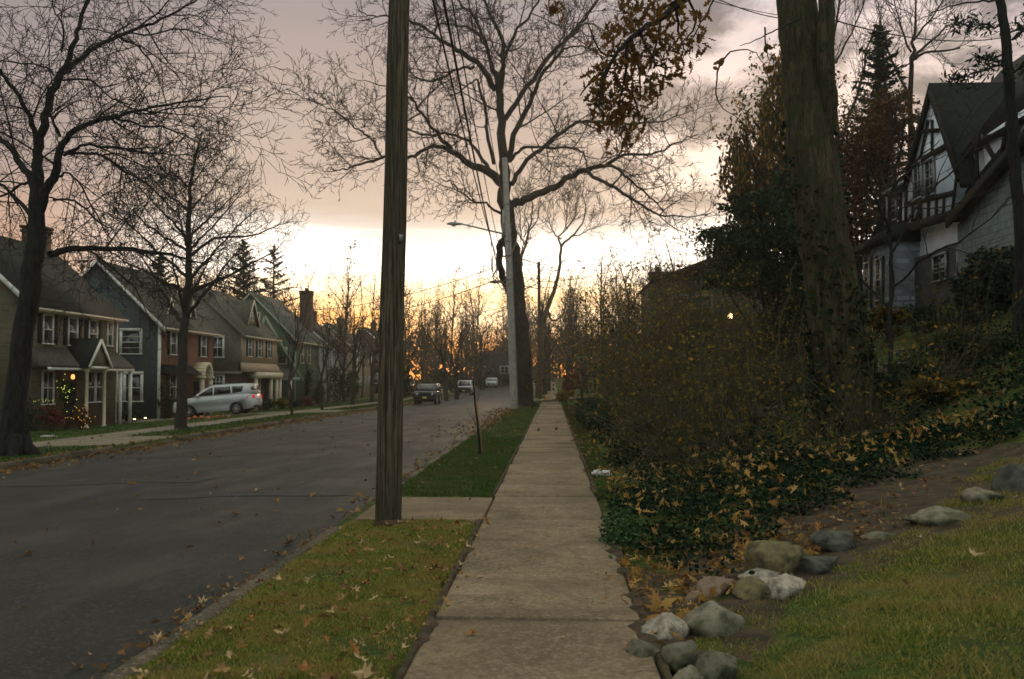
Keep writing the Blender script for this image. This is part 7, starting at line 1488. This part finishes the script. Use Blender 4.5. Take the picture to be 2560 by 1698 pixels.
litter(900, XR-.5, XR+.02, 4.5, 11.5, lambda x, y: nr.random(len(x)) < np.exp(-(XR-x)*7), .06, 'broken leaves packed in the near gutter', .5, .015, 'litter', .03)
litter(1500, XR-.55, XR+.02, 11, 60, lambda x, y: nr.random(len(x)) < np.exp(-(XR-x)*5), .10, 'brown leaves drifted in the right gutter', .6, .01)
litter(15000, XL-.3, XL+1.6, 12, 110, lambda x, y: nr.random(len(x)) < np.exp(-np.abs(x-XL-.15)*2.4)*(.45+.55*np.sin(y*.5)**2), .13, 'brown leaves drifted along the left kerb', .6, .015)
litter(1500, -3.8, XR+.5, 30, 60, lambda x, y: nr.random(len(x)) < np.exp(-np.abs(x-XR)*1.2), .12, 'drift of orange leaves beside the grey pole', .6, .02)
litter(2600, -22, -1, 13, 90, lambda x, y: ~((x > XL+1) & (x < XR-.5)) & (nr.random(len(x)) < .5), .10, 'thin scatter of leaves on lawns', .6, .03)
litter(260, -11.5, XR-.5, 10, 45, None, .10, 'few leaves scattered on the road', .6, .01)
litter(420, XR+.15, -.85, 5, 11.2, None, .05, 'broken leaf bits in the near grass', .5, .02, 'litter')
litter(350, -.8, .58, 4.5, 13, lambda x, y: (np.abs(x+.1) > .5+.1*nr.random(len(x))), .03, 'crumbs of leaves along sidewalk edges', .7, .006)
litter(300, .56, 1.15, 13.5, 45, None, .09, 'leaves along the right verge', .5, .03)
litter(420, .6, 1.6, 38, 62, None, .14, 'rusty leaves on the verge by the hedge', .5, .04, 'rust')

# ---------------------------------------------------------------- left lawn details
mk = None
for i, px in enumerate((469, 486, 498, 514, 531, 546, 556, 570)):
    q = Pg(px, 1057-(px-469)*.06); R2 = random.Random(i)
    if i == 0:
        t = thing('marker_flag', '', 'marker flag', q, group='orange marker flags on the left lawn'); mk = t
        MB().tubes([([q, (q[0], q[1], q[2]+.26)], [.008]*2)], 5).build('stake', MAT['galv'], t); MB().obox((q[0], q[1], q[2]+.21), (q[0]+.13, q[1]-.03, q[2]+.19), .11, .012, (0, 1, 0)).build('flag', MAT['orange'], t)
    else: t = copy_tree(mk, q, R2.uniform(-1.5, 1.5), R2.uniform(.85, 1.2)); t.rotation_euler = (R2.gauss(0, .2), R2.gauss(0, .3), R2.uniform(-1.2, 1.2))
    t['label'] = ['orange lawn marker nearest the round tree trunk', 'second orange lawn marker from the tree trunk', 'third orange lawn marker from the tree trunk', 'fourth orange lawn marker from the tree trunk', 'fifth orange lawn marker, the thinnest', 'sixth orange lawn marker from the tree trunk', 'second last orange lawn marker toward the driveway', 'last orange lawn marker nearest the rear wheel'][i]
for i, (px, py) in enumerate(((336, 1056), (363, 1053))):
    q = Pg(px, py); t = thing('ground_light', ['left of two lit ground lights on the lawn', 'right of two lit ground lights on the lawn'][i], 'garden light', q, group='lit ground lights')
    MB().lathe([(.0, .0), (.09, .02), (.11, .16), (.08, .17)], q, 10).build('housing', MAT['black'], t); MB().lathe([(.085, .165), (.06, .20), (0, .21)], q, 10).build('bulb', MAT['lampw'], t)
q = Pg(122, 1092); solo(MB().box(q[0]-.25, q[0]+.25, q[1]-.12, q[1]+.12, q[2], q[2]+.03).box(q[0]-.15, q[0]+.18, q[1]-.09, q[1]+.08, q[2]+.031, q[2]+.05), 'newspaper', MAT['paper'], 'flat white newspaper on the far left lawn', 'newspaper', q)
def lights(label, pixels, Y, mat, n, name, r=.028, sx=.1, sz=.1):
    R = random.Random(len(label)); t = thing(name, label, 'string lights', P(*pixels[0], Y)); mb = MB(); pts = []
    for i in range(n):
        k = (len(pixels)-1)*i/(n-1); a = int(min(k, len(pixels)-2)); f = k-a; px = pixels[a][0]*(1-f)+pixels[a+1][0]*f; py = pixels[a][1]*(1-f)+pixels[a+1][1]*f; q = P(px, py, Y); q = (q[0]+R.gauss(0, sx), Y+R.gauss(0, .12), q[2]+R.gauss(0, sz)); pts.append(q)
        mb.lathe([(0, -r), (r*.8, -r*.4), (r*.8, r*.4), (0, r)], q, 6)
    mb.build('bulbs', mat, t); MB().tubes([(pts, [.005]*len(pts))], 3).build('wire', MAT['wire'], t)
lights('yellow green string lights on a small tree by the stone house door', [(150, 950), (168, 990), (160, 965), (180, 1010), (165, 975), (172, 1040)], 46.6, MAT['xmas'], 30, 'string_lights', .022, .16, .2)
lights('row of tiny yellow string lights along a low hedge at far left', [(88, 1005), (110, 1000), (135, 1002)], 45.4, MAT['xmas'], 12, 'string_lights', .017, .05, .04)
lights('amber string lights low in a shrub beside the stone house', [(190, 1025), (225, 1045), (170, 1045)], 46.2, MAT['xmaso'], 26, 'string_lights', .020, .3, .2)
leafy('small_tree', 'small dark evergreen tree carrying the yellow green lights', 'tree', GP(165, 1050, 46.9), [V(165, 990, 46.9, 22, 50, .35, 1300, 20, .3, .2)], LM['ever'], .12, .9, 4, seed=71)

# backdrop wood far off: dense growth that reads as one mass
n = 26000; ang = nr.uniform(rad(-42), rad(36), n); dist = nr.uniform(225, 262, n); X = np.sin(ang)*dist; Y = np.cos(ang)*dist; hz_ = np.random.default_rng(3).random(400)
hh = 7+3.5*np.sin(ang*37)+2.5*np.sin(ang*91+1); Z = gz(X, Y)+nr.random(n)*hh
tag(leafcards(MB(), np.stack([X, Y, Z], 1), 1.1, DIA).build('distant_wood', leafmat('distant_wood', [(0, (.03, .022, .014)), (1, (.065, .045, .025))], .9, .1)), 'far dark wood closing the view', None, None, 'stuff')
n = 16000; X = np.concatenate([nr.uniform(-75, -36, n//2), nr.uniform(24, 70, n//2)]); Y = nr.uniform(70, 200, n); Z = gz(X, Y)+nr.random(n)*(5+3*np.sin(X*.4)*np.sin(Y*.11))
tag(leafcards(MB(), np.stack([X, Y, Z], 1), .8, DIA).build('distant_wood', LM['ever']), 'dark woodland behind the houses', None, None, 'stuff')

# ---------------------------------------------------------------- the air: thin evening haze
hz = MB().box(-95, 95, -30, 285, -4.2, 27).build('haze', None or bpy.data.materials.new('evening_haze'))
hm = hz.data.materials[0]; hm.use_nodes = True; t = hm.node_tree; t.nodes.clear(); vo = t.nodes.new('ShaderNodeVolumePrincipled'); vo.inputs['Color'].default_value = (.85, .80, .74, 1)
vo.inputs['Density'].default_value = .0006; vo.inputs['Anisotropy'].default_value = .7; ou = t.nodes.new('ShaderNodeOutputMaterial'); t.links.new(vo.outputs[0], ou.inputs['Volume']); tag(hz, 'thin warm evening haze', None, None, 'stuff')
